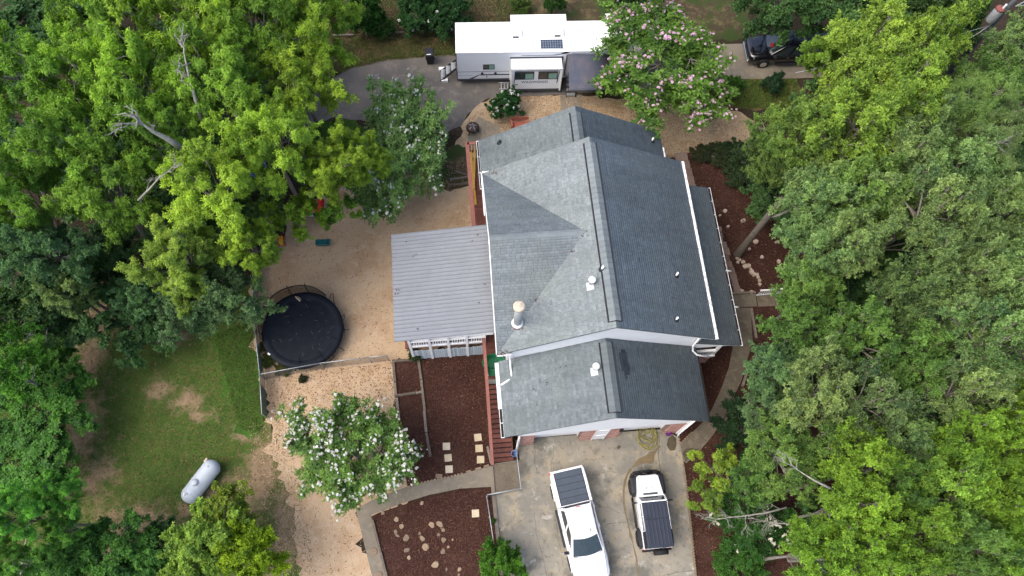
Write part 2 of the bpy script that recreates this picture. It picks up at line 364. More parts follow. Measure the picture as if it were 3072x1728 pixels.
def lawn_sheet():
    P = [at(u, v) for u, v in LAWN_EDGE]; P = [Vector(q) for q in rough_poly(LAWN_EDGE, .35, .14)] ; st_ = .30
    x0, x1, y0, y1 = min(q[0] for q in P), max(q[0] for q in P), min(q[1] for q in P), max(q[1] for q in P)
    bm = bmesh.new(); f = bm.faces.new([bm.verts.new((q[0], q[1], .004)) for q in P])
    for i in range(1, int((x1-x0)/st_)+1): bmesh.ops.bisect_plane(bm, geom=bm.verts[:]+bm.edges[:]+bm.faces[:], plane_co=(x0+i*st_, 0, 0), plane_no=(1, 0, 0))
    for i in range(1, int((y1-y0)/st_)+1): bmesh.ops.bisect_plane(bm, geom=bm.verts[:]+bm.edges[:]+bm.faces[:], plane_co=(0, y0+i*st_, 0), plane_no=(0, 1, 0))
    bmesh.ops.recalc_face_normals(bm, faces=bm.faces); me = bpy.data.meshes.new('lawn'); bm.to_mesh(me); bm.free()
    co = np.empty(len(me.vertices)*3, np.float32); me.vertices.foreach_get('co', co); co = co.reshape(-1, 3)
    a = me.attributes.new('bare', 'FLOAT', 'POINT'); a.data.foreach_set('value', bareness(co[:, 0], co[:, 1]).astype(np.float32)); me.materials.append(MT['lawn'])
    o = obj('lawn', me); o['kind'] = 'structure'
    if me.polygons[0].normal.z < 0: me.flip_normals()
lawn_sheet()
# stains on the driveway
sheet('wet_patch', [(1890, 1408), (1900, 1392), (1918, 1376), (1935, 1362), (1962, 1348), (1978, 1336), (1981, 1340), (1970, 1352), (1963, 1368), (1960, 1388), (1950, 1392), (1938, 1388), (1925, 1392), (1908, 1398)], G['wet_concrete'], .054, .25, .05)
sheet('wet_trickle', [(1890, 1404), (1880, 1420), (1872, 1440), (1867, 1470), (1868, 1510), (1876, 1550), (1886, 1590), (1896, 1630), (1906, 1670), (1914, 1728), (1917, 1728), (1910, 1670), (1900, 1630), (1891, 1590), (1881, 1550), (1874, 1510), (1873, 1470), (1878, 1442), (1886, 1424), (1896, 1408)], G['wet_concrete'], .054, .3, .02)
sheet('damp_stain', [(2003, 1318), (2016, 1306), (2027, 1316), (2031, 1340), (2024, 1353), (2012, 1352), (2003, 1338)], G['damp_stain'], .054, .2, .05)
sheet('damp_stain', [(1850, 1342), (1858, 1335), (1863, 1340), (1859, 1347), (1852, 1348)], G['damp_stain'], .054, .1, .05)
sheet('damp_stain', [(2044, 1360), (2060, 1340), (2085, 1345), (2100, 1348), (2075, 1372), (2052, 1390)], G['damp_stain'], .054, .2, .06)
MT['crack'] = simple('crack', (.095, .085, .065), .95, var=.3)
def crack(px, wd):
    mb_ = MB(); P = [at(u, v, .055) for u, v in px]; Q = []
    for a, b in zip(P, P[1:]):
        for j in range(4):
            q = a+(b-a)*(j/4); Q.append(q+Vector((random.uniform(-.03, .03), random.uniform(-.03, .03), 0)))
    Q.append(P[-1]); L = []
    for i, q in enumerate(Q):
        d = (Q[min(i+1, len(Q)-1)]-Q[max(0, i-1)]).normalized(); n_ = Vector((-d.y, d.x, 0))*wd*random.uniform(.3, .7)
        L.append((q-n_, q+n_))
    mb_.add([p for ab in L for p in ab], [(2*i, 2*i+1, 2*i+3, 2*i+2) for i in range(len(L)-1)])
    mb_.build('driveway_crack', MT['crack'])['kind'] = 'structure'
crack([(1967, 1316), (1974, 1340), (1976, 1380), (1982, 1420)], .035)
crack([(1603, 1330), (1605, 1350), (1604, 1390), (1612, 1420)], .02)
crack([(1660, 1335), (1660, 1365), (1653, 1390), (1655, 1412)], .018)
crack([(1905, 1400), (1945, 1384), (1975, 1383)], .014)
crack([(1785, 1425), (1800, 1420), (1825, 1414), (1850, 1418)], .016)
crack([(1815, 1575), (1835, 1570), (1858, 1566), (1880, 1568)], .02)
crack([(1800, 1522), (1830, 1524), (1862, 1540)], .016)
crack([(1660, 1400), (1662, 1500), (1672, 1600), (1690, 1700)], .016)
crack([(1990, 1725), (2040, 1716), (2084, 1712)], .02)
crack([(1600, 1500), (1610, 1600), (1640, 1728)], .016)

# ------------------------------------------------------------------ loose cover: blades, chips, leaf litter
def in_poly(x, y, P):
    c = np.zeros(len(x), bool); n = len(P)
    for i in range(n):
        x0, y0 = P[i][:2]; x1, y1 = P[(i+1) % n][:2]
        if y0 == y1: continue
        k = ((y0 > y) != (y1 > y)) & (x < (x1-x0)*(y-y0)/(y1-y0)+x0); c ^= k
    return c
RNG = np.random.default_rng(11)
def scatter(px, n):
    P = [at(u, v) for u, v in px]; xs = [p.x for p in P]; ys = [p.y for p in P]
    x = RNG.uniform(min(xs), max(xs), n); y = RNG.uniform(min(ys), max(ys), n); k = in_poly(x, y, P)
    return x[k], y[k]
def chips(name, px, n, ln, wd, z, mat, tilt=.5, lift=.03):
    x, y = scatter(px, n); k = len(x)
    a = RNG.uniform(0, 6.283, k); L = ln*RNG.uniform(.4, 1.2, k); W = wd*RNG.uniform(.5, 1.2, k)
    d = np.stack([np.cos(a), np.sin(a), RNG.uniform(-tilt, tilt, k)], 1); e = np.stack([-np.sin(a), np.cos(a), RNG.uniform(-tilt, tilt, k)], 1)
    c = np.stack([x, y, z+lift*RNG.uniform(.4, 1, k)], 1)
    V = np.stack([c-d*L[:, None]/2, c+e*W[:, None]/2, c+d*L[:, None]/2, c-e*W[:, None]/2], 1).reshape(-1, 3)
    o = obj(name, mesh_np(name, V, np.arange(4*k).reshape(-1, 4), RNG.uniform(0, 1, k), mat)); o['kind'] = 'stuff'; return o
def blades(name, px, n, h, wd, z, mat, mask=None):
    x, y = scatter(px, n)
    if mask is not None: k = mask(x, y); x, y = x[k], y[k]
    k = len(x); a = RNG.uniform(0, 6.283, k)
    d = np.stack([np.cos(a), np.sin(a), 0*a], 1); L = RNG.normal(0, .6, (k, 2))*h; H = h*RNG.uniform(.5, 1.2, k)
    c = np.stack([x, y, 0*x+z], 1); W = wd*RNG.uniform(.6, 1.2, k)
    tip = c+np.stack([L[:, 0], L[:, 1], H], 1)
    V = np.stack([c-d*W[:, None]/2, c+d*W[:, None]/2, tip], 1).reshape(-1, 3)
    o = obj(name, mesh_np(name, V, np.arange(3*k).reshape(-1, 3), RNG.uniform(0, 1, k), mat)); o['kind'] = 'stuff'; return o
MT['grass_blade'] = toned('grass_blade', (.050, .100, .016), (.125, .175, .038), .8, 2, .3)
MT['dry_blade'] = toned('dry_blade', (.055, .065, .018), (.20, .15, .075), .9, 2, .3)
MT['bark_chip'] = toned('bark_chip', (.026, .012, .009), (.12, .058, .042), .95, 6, .3)
MT['leaf_litter'] = toned('leaf_litter', (.085, .045, .024), (.24, .15, .08), .95, 6, .3)
MT['pebble'] = toned('pebble', (.28, .175, .10), (.56, .42, .285), .9, 6, .2)
def patchy(x, y):
    return bareness(x, y)+RNG.normal(0, .26, len(x)) < .36
LAWN = [(180, 900), (750, 880), (775, 1130), (800, 1260), (830, 1450), (860, 1700), (-50, 1790), (-50, 1200)]
blades('grass_blades', LAWN, 95000, .07, .035, .004, MT['grass_blade'], patchy)
blades('dry_grass_blades', LAWN, 30000, .05, .03, .004, MT['dry_blade'])
blades('grass_blades', [(640, 1010), (752, 960), (770, 1130), (795, 1252), (790, 1300), (720, 1290), (690, 1180)], 15000, .10, .04, .004, MT['grass_blade'])
blades('grass_blades', [(960, 118), (1370, 112), (1370, 168), (1250, 174), (1150, 186), (1060, 206), (1000, 232)], 22000, .09, .04, .008, MT['dry_blade'])
blades('grass_blades', [(1000, 236), (1060, 200), (1150, 181), (1250, 170), (1370, 163), (1370, 150), (1150, 170), (1000, 215)], 9000, .12, .05, .008, MT['grass_blade'])
blades('grass_blades', [(860, 480), (935, 384), (1000, 356), (1060, 360), (1110, 400), (1130, 470), (1080, 520), (960, 560)], 14000, .10, .04, .014, MT['grass_blade'])
blades('grass_blades', [(2120, 240), (2390, 240), (2410, 320), (2260, 326), (2130, 300)], 9000, .12, .05, .008, MT['grass_blade'])
blades('dry_grass_blades', [(900, -20), (1600, -20), (1600, 80), (1370, 104), (900, 120)], 26000, .16, .05, .006, MT['dry_blade'])
YARD = [(800, 740), (1000, 560), (1330, 480), (1420, 480), (1480, 1040), (1186, 1086), (1186, 1300), (1240, 1450), (1066, 1526), (1112, 1728), (905, 1728), (830, 1380), (800, 1140), (752, 860)]
chips('leaf_litter', YARD, 3600, .11, .05, .012, MT['leaf_litter'])
chips('gravel_stones', YARD, 30000, .055, .05, .012, MT['pebble'], .3, .02)
chips('leaf_litter', [(806, 1130), (930, 1110), (1180, 1090), (1186, 1300), (1000, 1330), (830, 1400)], 2500, .10, .05, .012, MT['leaf_litter'])
chips('leaf_litter', [(1385, 378), (1475, 293), (1700, 285), (2140, 330), (2262, 365), (2240, 440), (1990, 478), (1500, 470)], 6500, .10, .045, .012, MT['leaf_litter'])
chips('gravel_stones', [(1385, 378), (1475, 293), (1700, 285), (2140, 330), (2262, 365), (2240, 440), (1990, 478), (1500, 470)], 14000, .055, .05, .012, MT['pebble'], .3, .02)
chips('mulch_chips', [(1190, 1088), (1500, 1034), (1500, 1392), (1380, 1420), (1226, 1454)], 16000, .11, .035, .016, MT['bark_chip'])
chips('mulch_chips', [(1118, 1550), (1290, 1489), (1472, 1464), (1500, 1650), (1508, 1800), (1176, 1800)], 19000, .11, .035, .016, MT['bark_chip'])
chips('mulch_chips', [(1990, 464), (2320, 470), (2420, 900), (2420, 1800), (2095, 1800), (2048, 1392), (2000, 1200)], 45000, .12, .04, .008, MT['bark_chip'])
chips('leaf_litter', [(0, 900), (800, 880), (860, 1728), (0, 1728)], 7000, .12, .06, .004, MT['leaf_litter'])

BORDER = [(770, 1200), (800, 1262), (806, 1330), (830, 1450), (860, 1600), (880, 1728), (950, 1728), (920, 1560), (890, 1420), (860, 1300), (820, 1200)]
LEFTB = [(740, 1270), (800, 1260), (850, 1450), (905, 1728), (820, 1728), (780, 1500)]
chips('gravel_stones', LEFTB, 2500, .06, .05, .008, MT['pebble'], .3, .02)
chips('leaf_litter', LEFTB, 700, .09, .045, .008, MT['leaf_litter'])
blades('dry_grass_blades', BORDER, 4000, .06, .03, .012, MT['dry_blade'])
blades('grass_blades', BORDER, 2600, .08, .035, .012, MT['grass_blade'])

chips('leaf_litter', [(1190, 1088), (1500, 1034), (1500, 1392), (1380, 1420), (1226, 1454)], 420, .10, .05, .02, MT['leaf_litter'])
chips('leaf_litter', [(1118, 1550), (1290, 1489), (1472, 1464), (1500, 1650), (1508, 1800), (1176, 1800)], 700, .09, .045, .02, MT['leaf_litter'])
chips('leaf_litter', [(1990, 464), (2320, 470), (2420, 900), (2420, 1800), (2095, 1800), (2048, 1392), (2000, 1200)], 3000, .10, .05, .012, MT['leaf_litter'])
chips('mulch_chips', [(1170, 1084), (1200, 1084), (1204, 1300), (1180, 1300)], 420, .09, .035, .016, MT['bark_chip'])
chips('mulch_chips', [(1190, 1500), (1290, 1472), (1476, 1448), (1476, 1466), (1290, 1496), (1190, 1526)], 200, .08, .03, .042, MT['bark_chip'])
chips('leaf_litter', [(1490, 1400), (2040, 1330), (2090, 1728), (1510, 1728)], 260, .09, .045, .053, MT['leaf_litter'])
# ------------------------------------------------------------------ the house (own axes: x across, y along the ridge)
HX, HY, HA = 4.538, 16.194, .158
house = empty('house', 'long grey shingle roofed white house with brick fronted garage wing beside the driveway', 'house', (HX, HY, 0), HA)
HM = Matrix.Translation((HX, HY, 0)) @ Matrix.Rotation(HA, 4, 'Z'); HI = HM.inverted()
def hp(u, v, z=0.0): return HI @ at(u, v, z)

def shingle_mat(name, c0, c1):
    t = NT(name); c = t.mix(t.attr(), c0, c1); v = t.objco()
    big = t.ramp(t.noise(.33, 6, .62, v, .4), [(.34, .88), (.66, 1.05)])
    mp = t.n('Mapping'); mp.inputs['Scale'].default_value = (.18, 1.6, .18); t.l(v, mp.inputs[0])
    stk = t.ramp(t.noise(1.0, 5, .6, mp.outputs[0]), [(.36, .88), (.60, 1.03)])
    gr = t.ramp(t.noise(26, 3, .7, v), [(.3, .86), (.7, 1.10)])
    c = t.mix(1.0, t.mix(1.0, t.mix(1.0, c, big, 'MULTIPLY'), stk, 'MULTIPLY'), gr, 'MULTIPLY')
    moss = t.ramp(t.noise(.45, 5, .6, v), [(.48, 0.), (.72, .45)]); c2 = tuple((a+b)/2*k for a, b, k in zip(c0, c1, (1.02, 1.0, .84)))
    return t.out(t.mix(moss, c, c2), .9, bump=t.noise(40, 3, .7, v), bstr=.35, bdist=.008, spec=.15)
MT['shingle'] = shingle_mat('shingle', (.135, .158, .165), (.255, .292, .300))
MT['shingle_aged'] = shingle_mat('shingle_aged', (.100, .120, .128), (.205, .240, .252))
MT['shingle_dark'] = toned('shingle_dark', (.020, .026, .034), (.036, .044, .054), .9, 20, .2)
MT['roof_edge'] = simple('roof_edge', (.075, .085, .09), .9, var=.2)
MT['weathered_gutter'] = (lambda t: t.out(t.mix(t.ramp(t.noise(5, 7, .7, t.objco()), [(.48, 0.), (.64, .8)]), (.74, .75, .74), (.20, .19, .165)), .55, spec=.3))(NT('weathered_gutter'))
MT['gutter_muck'] = simple('gutter_muck', (.022, .018, .014), .95, var=.5, scale=14)

RS = np.random.default_rng(5)
def shingles(poly, parent, mat='shingle', lift=.012, row=.142, tab=.27):
    """overlapping tabs laid row by row over a planar polygon; poly[0]->poly[1] runs along the eave"""
    P = [Vector(p) for p in poly]; o = P[0]; e = (P[1]-P[0]).normalized()
    nrm = (P[1]-P[0]).cross(P[2]-P[1]).normalized()
    if nrm.z < 0: nrm = -nrm
    s = nrm.cross(e).normalized()
    if s.z < 0: s = -s
    Q = [((p-o).dot(e), (p-o).dot(s)) for p in P]
    def span(v):
        xs = []
        for i in range(len(Q)):
            (a, b), (c_, d) = Q[i], Q[(i+1) % len(Q)]
            if abs(d-b) > 1e-9 and min(b, d) - 1e-9 <= v <= max(b, d) + 1e-9: xs.append(a+(c_-a)*(v-b)/(d-b))
        return (min(xs), max(xs)) if len(xs) > 1 else None
    vmax = max(q[1] for q in Q); V = []; T = []; k = 0; v = 0.0
    coltone = {}
    while v < vmax - .02:
        v1 = min(v+row+.012, vmax-1e-4); a, b = span(max(v, 1e-6)), span(v1)
        if a and b:
            u = min(a[0], b[0]) - RS.uniform(0, tab); rt = RS.normal(0, .05)
            while u < max(a[1], b[1]):
                wd = tab*RS.uniform(.75, 1.2); g = .006
                c0 = [min(max(x, a[0]), a[1]) for x in (u+g, u+wd-g)]; c1 = [min(max(x, b[0]), b[1]) for x in (u+g, u+wd-g)]
                if c0[1]-c0[0] > .01 or c1[1]-c1[0] > .01:
                    h0, h1 = lift+.014, lift+.001
                    A = [o+e*x+s*v+nrm*h0 for x in c0]; B = [o+e*x+s*v1+nrm*h1 for x in c1]; D = [o+e*x+s*v for x in c0]
                    V += [D[0], D[1], A[1], A[0], B[1], B[0]]
                    T.append(min(1, max(0, RS.normal(.48, .115)+rt*.8)))
                u += wd
        v += row
    n = len(T); V = np.array([tuple(p) for p in V]); b = np.arange(n)[:, None]*6
    F = np.concatenate([b+np.array([[0, 1, 2, 3]]), b+np.array([[3, 2, 4, 5]])]); T = np.concatenate([np.array(T)*.35, np.array(T)])
    ob = obj('shingles', mesh_np('shingles', V, F, T, MT[mat]), parent); ob['kind'] = 'stuff'
    return ob

def roof(polys, label=None, th=.10, mat='shingle'):
    m = MB()
    for p in polys: m.slab(p, th)
    r = m.build('roof', MT['roof_edge'], house, fix=False)
    if label: r['label'] = label
    for p in polys: shingles(p, r, mat)
    return r
def fascia(parent, a, b, h=.17, wd=.05, mat='white_trim', drop=.09):
    a, b = Vector(a), Vector(b); d = Vector((0, 0, drop)); m = MB(); m.bar(a-d, b-d, wd, h)
    return m.build('fascia', MT[mat], parent)
def gutter(a, b, out, parent=house, mat='white_trim', debris=0, wd=.13, h=.13, open_=True):
    """trough along an eave; out = unit vector pointing away from the wall"""
    a, b, out = Vector(a), Vector(b), Vector(out); m = MB(); z = Vector((0, 0, 1)); e = (b-a).normalized()
    m.bar(a+out*wd-z*h*.5, b+out*wd-z*h*.5, .022, h); m.bar(a+out*wd*.5-z*h, b+out*wd*.5-z*h, wd+.02, .02)
    m.bar(a+out*.012-z*h*.5, b+out*.012-z*h*.5, .02, h*.9)
    L = (b-a).length; k = max(2, int(L/.9))
    for i in range(k+1):
        q = a+(b-a)*(i/k); m.bar(q+out*.0-z*.012, q+out*(wd+.01)-z*.012, .035, .016)
    g = m.build('gutter', MT[mat], parent)
    if debris:
        d = MB(); d.bar(a+e*.03+out*wd*.5-z*.05, b-e*.03+out*wd*.5-z*.05, wd-.05, .04); d.build('gutter_debris', MT['gutter_muck'], g)
    else:
        d = MB(); d.bar(a+e*.02+out*wd*.5-z*.022, b-e*.02+out*wd*.5-z*.022, wd-.03, .012); d.build('leaf_guard', MT[mat], g)
    return g
def downspout(pts, parent=house, wd=.085, name='downspout'):
    m = MB(); m.tube(pts, wd*.62, 8, smooth=True); return m.build(name, MT['white_trim'], parent)

# roof figures measured off the photograph
WM, SM, NM, EM, RM = 5.77, -4.17, 6.64, 5.90, 9.08
XG, WG, SG, EG, RG = -.16, 5.49, -8.05, 3.725, 6.60
XN, WN, NN, EN, RN = -.17, 5.60, 10.03, 4.00, 7.10
SLM = (RM-EM)/WM

# walls
m = MB()
def gable_wall(m, x0, x1, xr, y0, y1, z0, zt, zr):
    a = [(x0, z0), (x1, z0), (x1, zt(x1)), (xr, zr), (x0, zt(x0))]
    m.loft([[(x, y0, z) for x, z in a], [(x, y1, z) for x, z in a]], closed=True, caps=True)
gable_wall(m, -5.2, 5.2, 0, -3.87, 6.3, 0, lambda x: RM-SLM*abs(x)-.14, RM-.14)
mwall = m.build('wall', MT['white_siding'], house); mwall['label'] = 'tall white siding body of the house'
m = MB(); pn = (RN-EN)/WN
gable_wall(m, -5.0, 4.7, XN, 6.3, 9.75, 0, lambda x: RN-pn*abs(x-XN)-.14, RN-.14)
m.build('wall', MT['white_siding'], house)['label'] = 'white rear wing wall facing the camper'
m = MB(); pg = (RG-EG)/WG; zt = lambda x: RG-pg*abs(x-XG)-.14
a = [(-4.80, 3.06), (4.48, 3.06), (4.48, zt(4.48)), (XG, zt(XG)), (-4.80, zt(-4.80))]
m.loft([[(x, -7.93, z) for x, z in a], [(x, -3.87, z) for x, z in a]], closed=True, caps=True)
gw = m.build('wall', MT['white_siding'], house); gw['label'] = 'white gable siding above the garage doors'
sd_ = MB()
for i in range(19):                                       # lap lines of the siding
    z = 3.10+i*.19; xl = max(-4.80, XG-(RG-.16-z)/pg); xr = min(4.48, XG+(RG-.16-z)/pg)
    if xr-xl > .3: sd_.box((xl, -7.947, z), (xr, -7.932, z+.178))
sd_.build('siding', MT['white_siding'], gw)
sd_ = MB()
for i in range(22):
    z = 4.9+i*.19; xx = min(5.2, (RM-.16-z)/SLM)
    if xx > .3: sd_.box((-xx, -3.888, z), (xx, -3.872, z+.178))
sd_.build('siding', MT['white_siding'], mwall)
m = MB(); m.box((-5.22, -3.93, 3.5), (-5.10, -3.86, 5.9)); m.box((5.10, -3.93, 3.5), (5.22, -3.86, 5.95)); m.build_each('corner_board', MT['white_trim'], house)
# brick garage front with two door openings
bk = MB(); core = MB()
def brick_panel(x0, x1, y, z0, z1):
    core.box((x0+.01, y+.012, z0), (x1-.01, y+.32, z1)); r = 0; z = z0
    while z < z1-.03:
        x = x0 - (.11 if r % 2 else 0)
        while x < x1-.02:
            a, b = max(x, x0), min(x+.215, x1)
            if b-a > .03: bk.box((a, y, z), (b-.012, y+.05, min(z+.065, z1)), RS.uniform(0, 1))
            x += .22
        z += .076; r += 1
for x0, x1 in ((-4.80, -3.95), (-1.30, -.58), (.14, .90), (3.60, 4.45)): brick_panel(x0, x1, -7.90, 0, 3.05)
bws = core.build_each('wall', MT['path_paver'], house); bw = bws[0]
bko = bk.build('brick', MT['brick'], bw, fix=False); bko['kind'] = 'stuff'
m = MB(); m.box((-4.78, -7.60, 0), (-4.62, -3.9, 3.06)); m.box((4.30, -7.60, 0), (4.44, -3.9, 3.06)); m.build_each('wall', MT['brick'], house)
for x0, x1 in ((-3.95, -1.30), (.90, 3.60)):
    d = MB()
    for i in range(5): d.box((x0+.01, -7.52, .06+i*.58), (x1-.01, -7.46, .06+i*.58+.56))
    gd = d.build('garage_door', MT['white_paint'], house)
    f = MB(); f.box((x0, -7.60, .05), (x0+.05, -7.53, 3.04)); f.box((x1-.05, -7.60, .05), (x1, -7.53, 3.04)); f.build_each('door_frame', MT['white_trim'], gd)
d = MB(); d.box((-.54, -7.90, .08), (.10, -7.84, 2.9)); d.box((-.50, -7.925, 1.6), (.06, -7.90, 2.7)); d.box((-.50, -7.925, .25), (.06, -7.90, 1.3))
dr = d.build('door', MT['white_paint'], house); dr['label'] = 'white side door in the brick pier between the garage openings'
d = MB(); d.lathe([(.0, 0), (.035, .01), (.035, .05), (0, .06)], 10, (0, 0, 0), m=Matrix.Translation((.03, -7.93, 1.15)) @ Matrix.Rotation(R(90), 4, 'X')); d.build('handle', MT['chrome'], dr)
d = MB(); d.box((-.60, -7.935, 0), (-.54, -7.89, 3.0)); d.box((.10, -7.935, 0), (.16, -7.89, 3.0)); d.build_each('door_frame', MT['white_trim'], dr)
d = MB(); d.box((.70, -8.03, 2.35), (.86, -7.91, 2.72)); d.box((.68, -8.05, 2.72), (.88, -7.90, 2.76)); d.build('wall_lamp', MT['black_steel'], house)
m = MB(); m.box((-4.84, -7.97, .1), (-4.76, -7.90, 4.1)); m.box((4.40, -7.98, 0), (4.54, -7.86, 4.1)); m.build_each('corner_board', MT['white_trim'], house)

# main roof, cross gable, garage roof, rear wing roof, front porch roof
M1, M2, M3_, M4, M5, M6 = (-WM, NM, EM), (0, NM, RM), (WM, NM, EM), (WM, SM, EM), (0, SM, RM), (-WM, SM, EM)
mr = roof([(M4, M3_, M2, M5), (M1, M6, M5, M2)], 'main double slope of grey shingles')
CY, CZ = 1.27, 8.61; AP = (-(RM-CZ)/SLM, CY, CZ)
lf = Vector((0, 0, .03))
cr_ = roof([(Vector((-WM, SM+.06, EM+.03)), Vector((-5.0, SM+.06, EM+.03+.0)), Vector(AP)+lf, Vector((-WM, CY, CZ))+lf),
            (Vector((-5.0, NM-.06, EM+.03)), Vector((-WM, NM-.06, EM+.03)), Vector((-WM, CY, CZ))+lf, Vector(AP)+lf)], 'cross gable slopes over the rear deck', .06)
m = MB(); m.loft([[(-5.55, SM+.4, EM-.05), (-5.55, NM-.4, EM-.05), (-5.55, CY, CZ-.15)], [(-5.2, SM+.4, EM-.05), (-5.2, NM-.4, EM-.05), (-5.2, CY, CZ-.15)]], closed=True, caps=True)
m.build('wall', MT['white_siding'], house)['label'] = 'white cross gable end above the metal porch roof'
g1, g2, g3 = (XG-WG, SG, EG), (XG, SG, RG), (XG+WG, SG, EG)
gr_ = roof([((XG+WG, SG, EG), (XG+WG, -3.90, EG), (XG, -3.90, RG), (XG, SG, RG)), ((XG-WG, -3.90, EG), (XG-WG, SG, EG), (XG, SG, RG), (XG, -3.90, RG))], 'lower garage roof with a dark patch of new shingles', mat='shingle_aged')
rr = roof([((XN+WN, 6.2, EN), (XN+WN, NN, EN), (XN, NN, RN), (XN, 6.2, RN)), ((XN-WN, NN, EN), (XN-WN, 6.2, EN), (XN, 6.2, RN), (XN, NN, RN))], 'rear wing roof nearest the camper', mat='shingle_aged')
PO, PZ, PS, PN, PI_, PZI = 7.90, 3.60, -3.97, 6.04, 5.15, 4.62
pr_ = roof([((PO, PS, PZ), (PO, PN, PZ), (PI_, PN, PZI), (PI_, PS, PZI))], 'narrow front porch roof below the main eave', mat='shingle_aged')
for par, a, b in ((mr, M4, M5), (mr, M6, M5), (mr, M1, M2), (mr, M3_, M2), (gr_, g1, g2), (gr_, g3, g2), (rr, (XN-WN, NN, EN), (XN, NN, RN)), (rr, (XN+WN, NN, EN), (XN, NN, RN)), (pr_, (PO, PS, PZ), (PI_, PS, PZI))):
    s_ = -.02 if a[1] < 0 else .02
    fascia(par, (a[0], a[1]+s_*.0+(.012 if s_ > 0 else -.012)-(.05*(1 if s_ > 0 else -1)), a[2]-.03), (b[0], b[1]+(.012 if s_ > 0 else -.012)-(.05*(1 if s_ > 0 else -1)), b[2]-.03), .18, .03)
fascia(cr_, (-WM-.02, SM+.1, EM), (-WM-.02, CY, CZ)); fascia(cr_, (-WM-.02, NM-.1, EM), (-WM-.02, CY, CZ))
fascia(cr_, (-WM, NM+.06, EM+.02), (-4.72, NM+.06, EM+.02), .16, .16); fascia(cr_, (-WM, SM-.03, EM+.01), (-5.0, SM-.03, EM+.01), .12, .06)
gutter((WM, SM, EM), (WM, NM, EM), (1, 0, 0), mr, 'weathered_gutter', wd=.17)
gutter((XN-WN, NN, EN), (XN-WN, NM+.1, EN), (-1, 0, 0), rr, 'white_trim', debris=1)
gutter((XG-WG, -6.5, EG), (XG-WG, SG, EG), (-1, 0, 0), gr_, 'white_trim', debris=1, wd=.17)
gutter((XG-WG, -3.98, EG+.01), (XG-WG, -6.5, EG+.01), (-1, 0, 0), gr_, 'white_trim', wd=.2)
gutter((XG+WG, SG, EG), (XG+WG, -4.3, EG), (1, 0, 0), gr_, 'gutter_muck', wd=.08)
gutter((PO, PS, PZ), (PO, PN, PZ), (1, 0, 0), pr_, 'weathered_gutter', debris=1)
gutter((XN+WN, 7.2, EN), (XN+WN, 8.8, EN), (1, 0, 0), rr, 'weathered_gutter', wd=.10)
m = MB(); m.box((-WM-.09, NM-2.7, EM-.02), (-WM-.03, NM+.02, EM+.06)); m.build('gutter', MT['white_trim'], cr_)
downspout([(-5.06, -4.02, 5.7), (-5.06, -4.05, 5.0), (-5.04, -4.3, 4.24), (-5.0, -4.9, 4.02), (-5.10, -5.0, 3.98), (-5.62, -5.25, 3.84)])
downspout([(5.0, -4.0, 5.75), (5.0, -4.0, 4.35), (5.02, -4.22, 4.10), (5.25, -4.42, 3.95), (6.0, -4.5, 3.62)])
downspout([(-4.86, -8.03, 3.35), (-4.88, -8.05, 2.4), (-4.88, -8.05, .45), (-4.93, -8.35, .12)])
downspout([(4.50, -8.0, 4.05), (4.50, -8.02, .3), (4.47, -8.12, .10)])
downspout([(PO+.06, .6, PZ-.1), (PO+.45, .62, PZ-.25)], name='gutter_spout'); downspout([(PO+.06, -1.65, PZ-.1), (PO+.45, -1.63, PZ-.25)], name='gutter_spout')
# ridge vents: a strip of shingle on two dark slots
def ridge_vent(par, x, y0, y1, z, sl, mat='shingle'):
    m = MB(); wd = .30
    for s_ in (-1, 1):
        n = int((y1-y0)/.30)
        for i in range(n):
            ya = y0+(y1-y0)*i/n; yb = y0+(y1-y0)*(i+1)/n
            m.add([(x, ya, z+.085), (x+s_*wd, ya, z+.085-sl*wd), (x+s_*wd, yb-.008, z+.075-sl*wd), (x, yb-.008, z+.075)], [(0, 1, 2, 3) if s_ > 0 else (3, 2, 1, 0)], RS.uniform(.22, .42))
    rv = m.build('ridge_vent', MT[mat], par, fix=False)
    d = MB()
    for s_ in (-1, 1): d.bar((x+s_*(wd+.03), y0-.02, z+.045-sl*wd), (x+s_*(wd+.03), y1, z+.045-sl*wd), .075, .085)
    d.bar((x-wd, y0-.02, z+.035-sl*wd), (x, y0-.02, z+.05), .03, .05); d.bar((x+wd, y0-.02, z+.035-sl*wd), (x, y0-.02, z+.05), .03, .05)
    d.build('vent_slot', MT['black_plastic'], rv)
ridge_vent(mr, 0, SM+.35, NM-.35, RM, SLM); ridge_vent(gr_, XG, SG+.3, -4.1, RG, pg, 'shingle_aged'); ridge_vent(rr, XN, 6.6, NN-.4, RN, pn, 'shingle_aged')
# caps along the cross ridge
m = MB()
for s_ in (-1, 1):
    for i in range(16):
        xa = -WM+(AP[0]+WM)*i/16; xb = -WM+(AP[0]+WM)*(i+1)/16
        m.add([(xa, CY, CZ+.075), (xa, CY+s_*.17, CZ-.02), (xb, CY+s_*.17, CZ-.03), (xb, CY, CZ+.065)], [(0, 1, 2, 3)], RS.uniform(.35, .6))
m.build('ridge_cap', MT['shingle'], cr_, fix=False)
def on_plane(u, v, f, z=7.0):
    p = hp(u, v, z)
    for _ in range(40): p = hp(u, v, f(p))
    return p
mainz = lambda p: RM-SLM*abs(p.x); garz = lambda p: RG-pg*abs(p.x-XG); nz = lambda p: RN-pn*abs(p.x-XN)
crossz = lambda p: EM+(p.y-SM)*(CZ-EM)/(CY-SM)
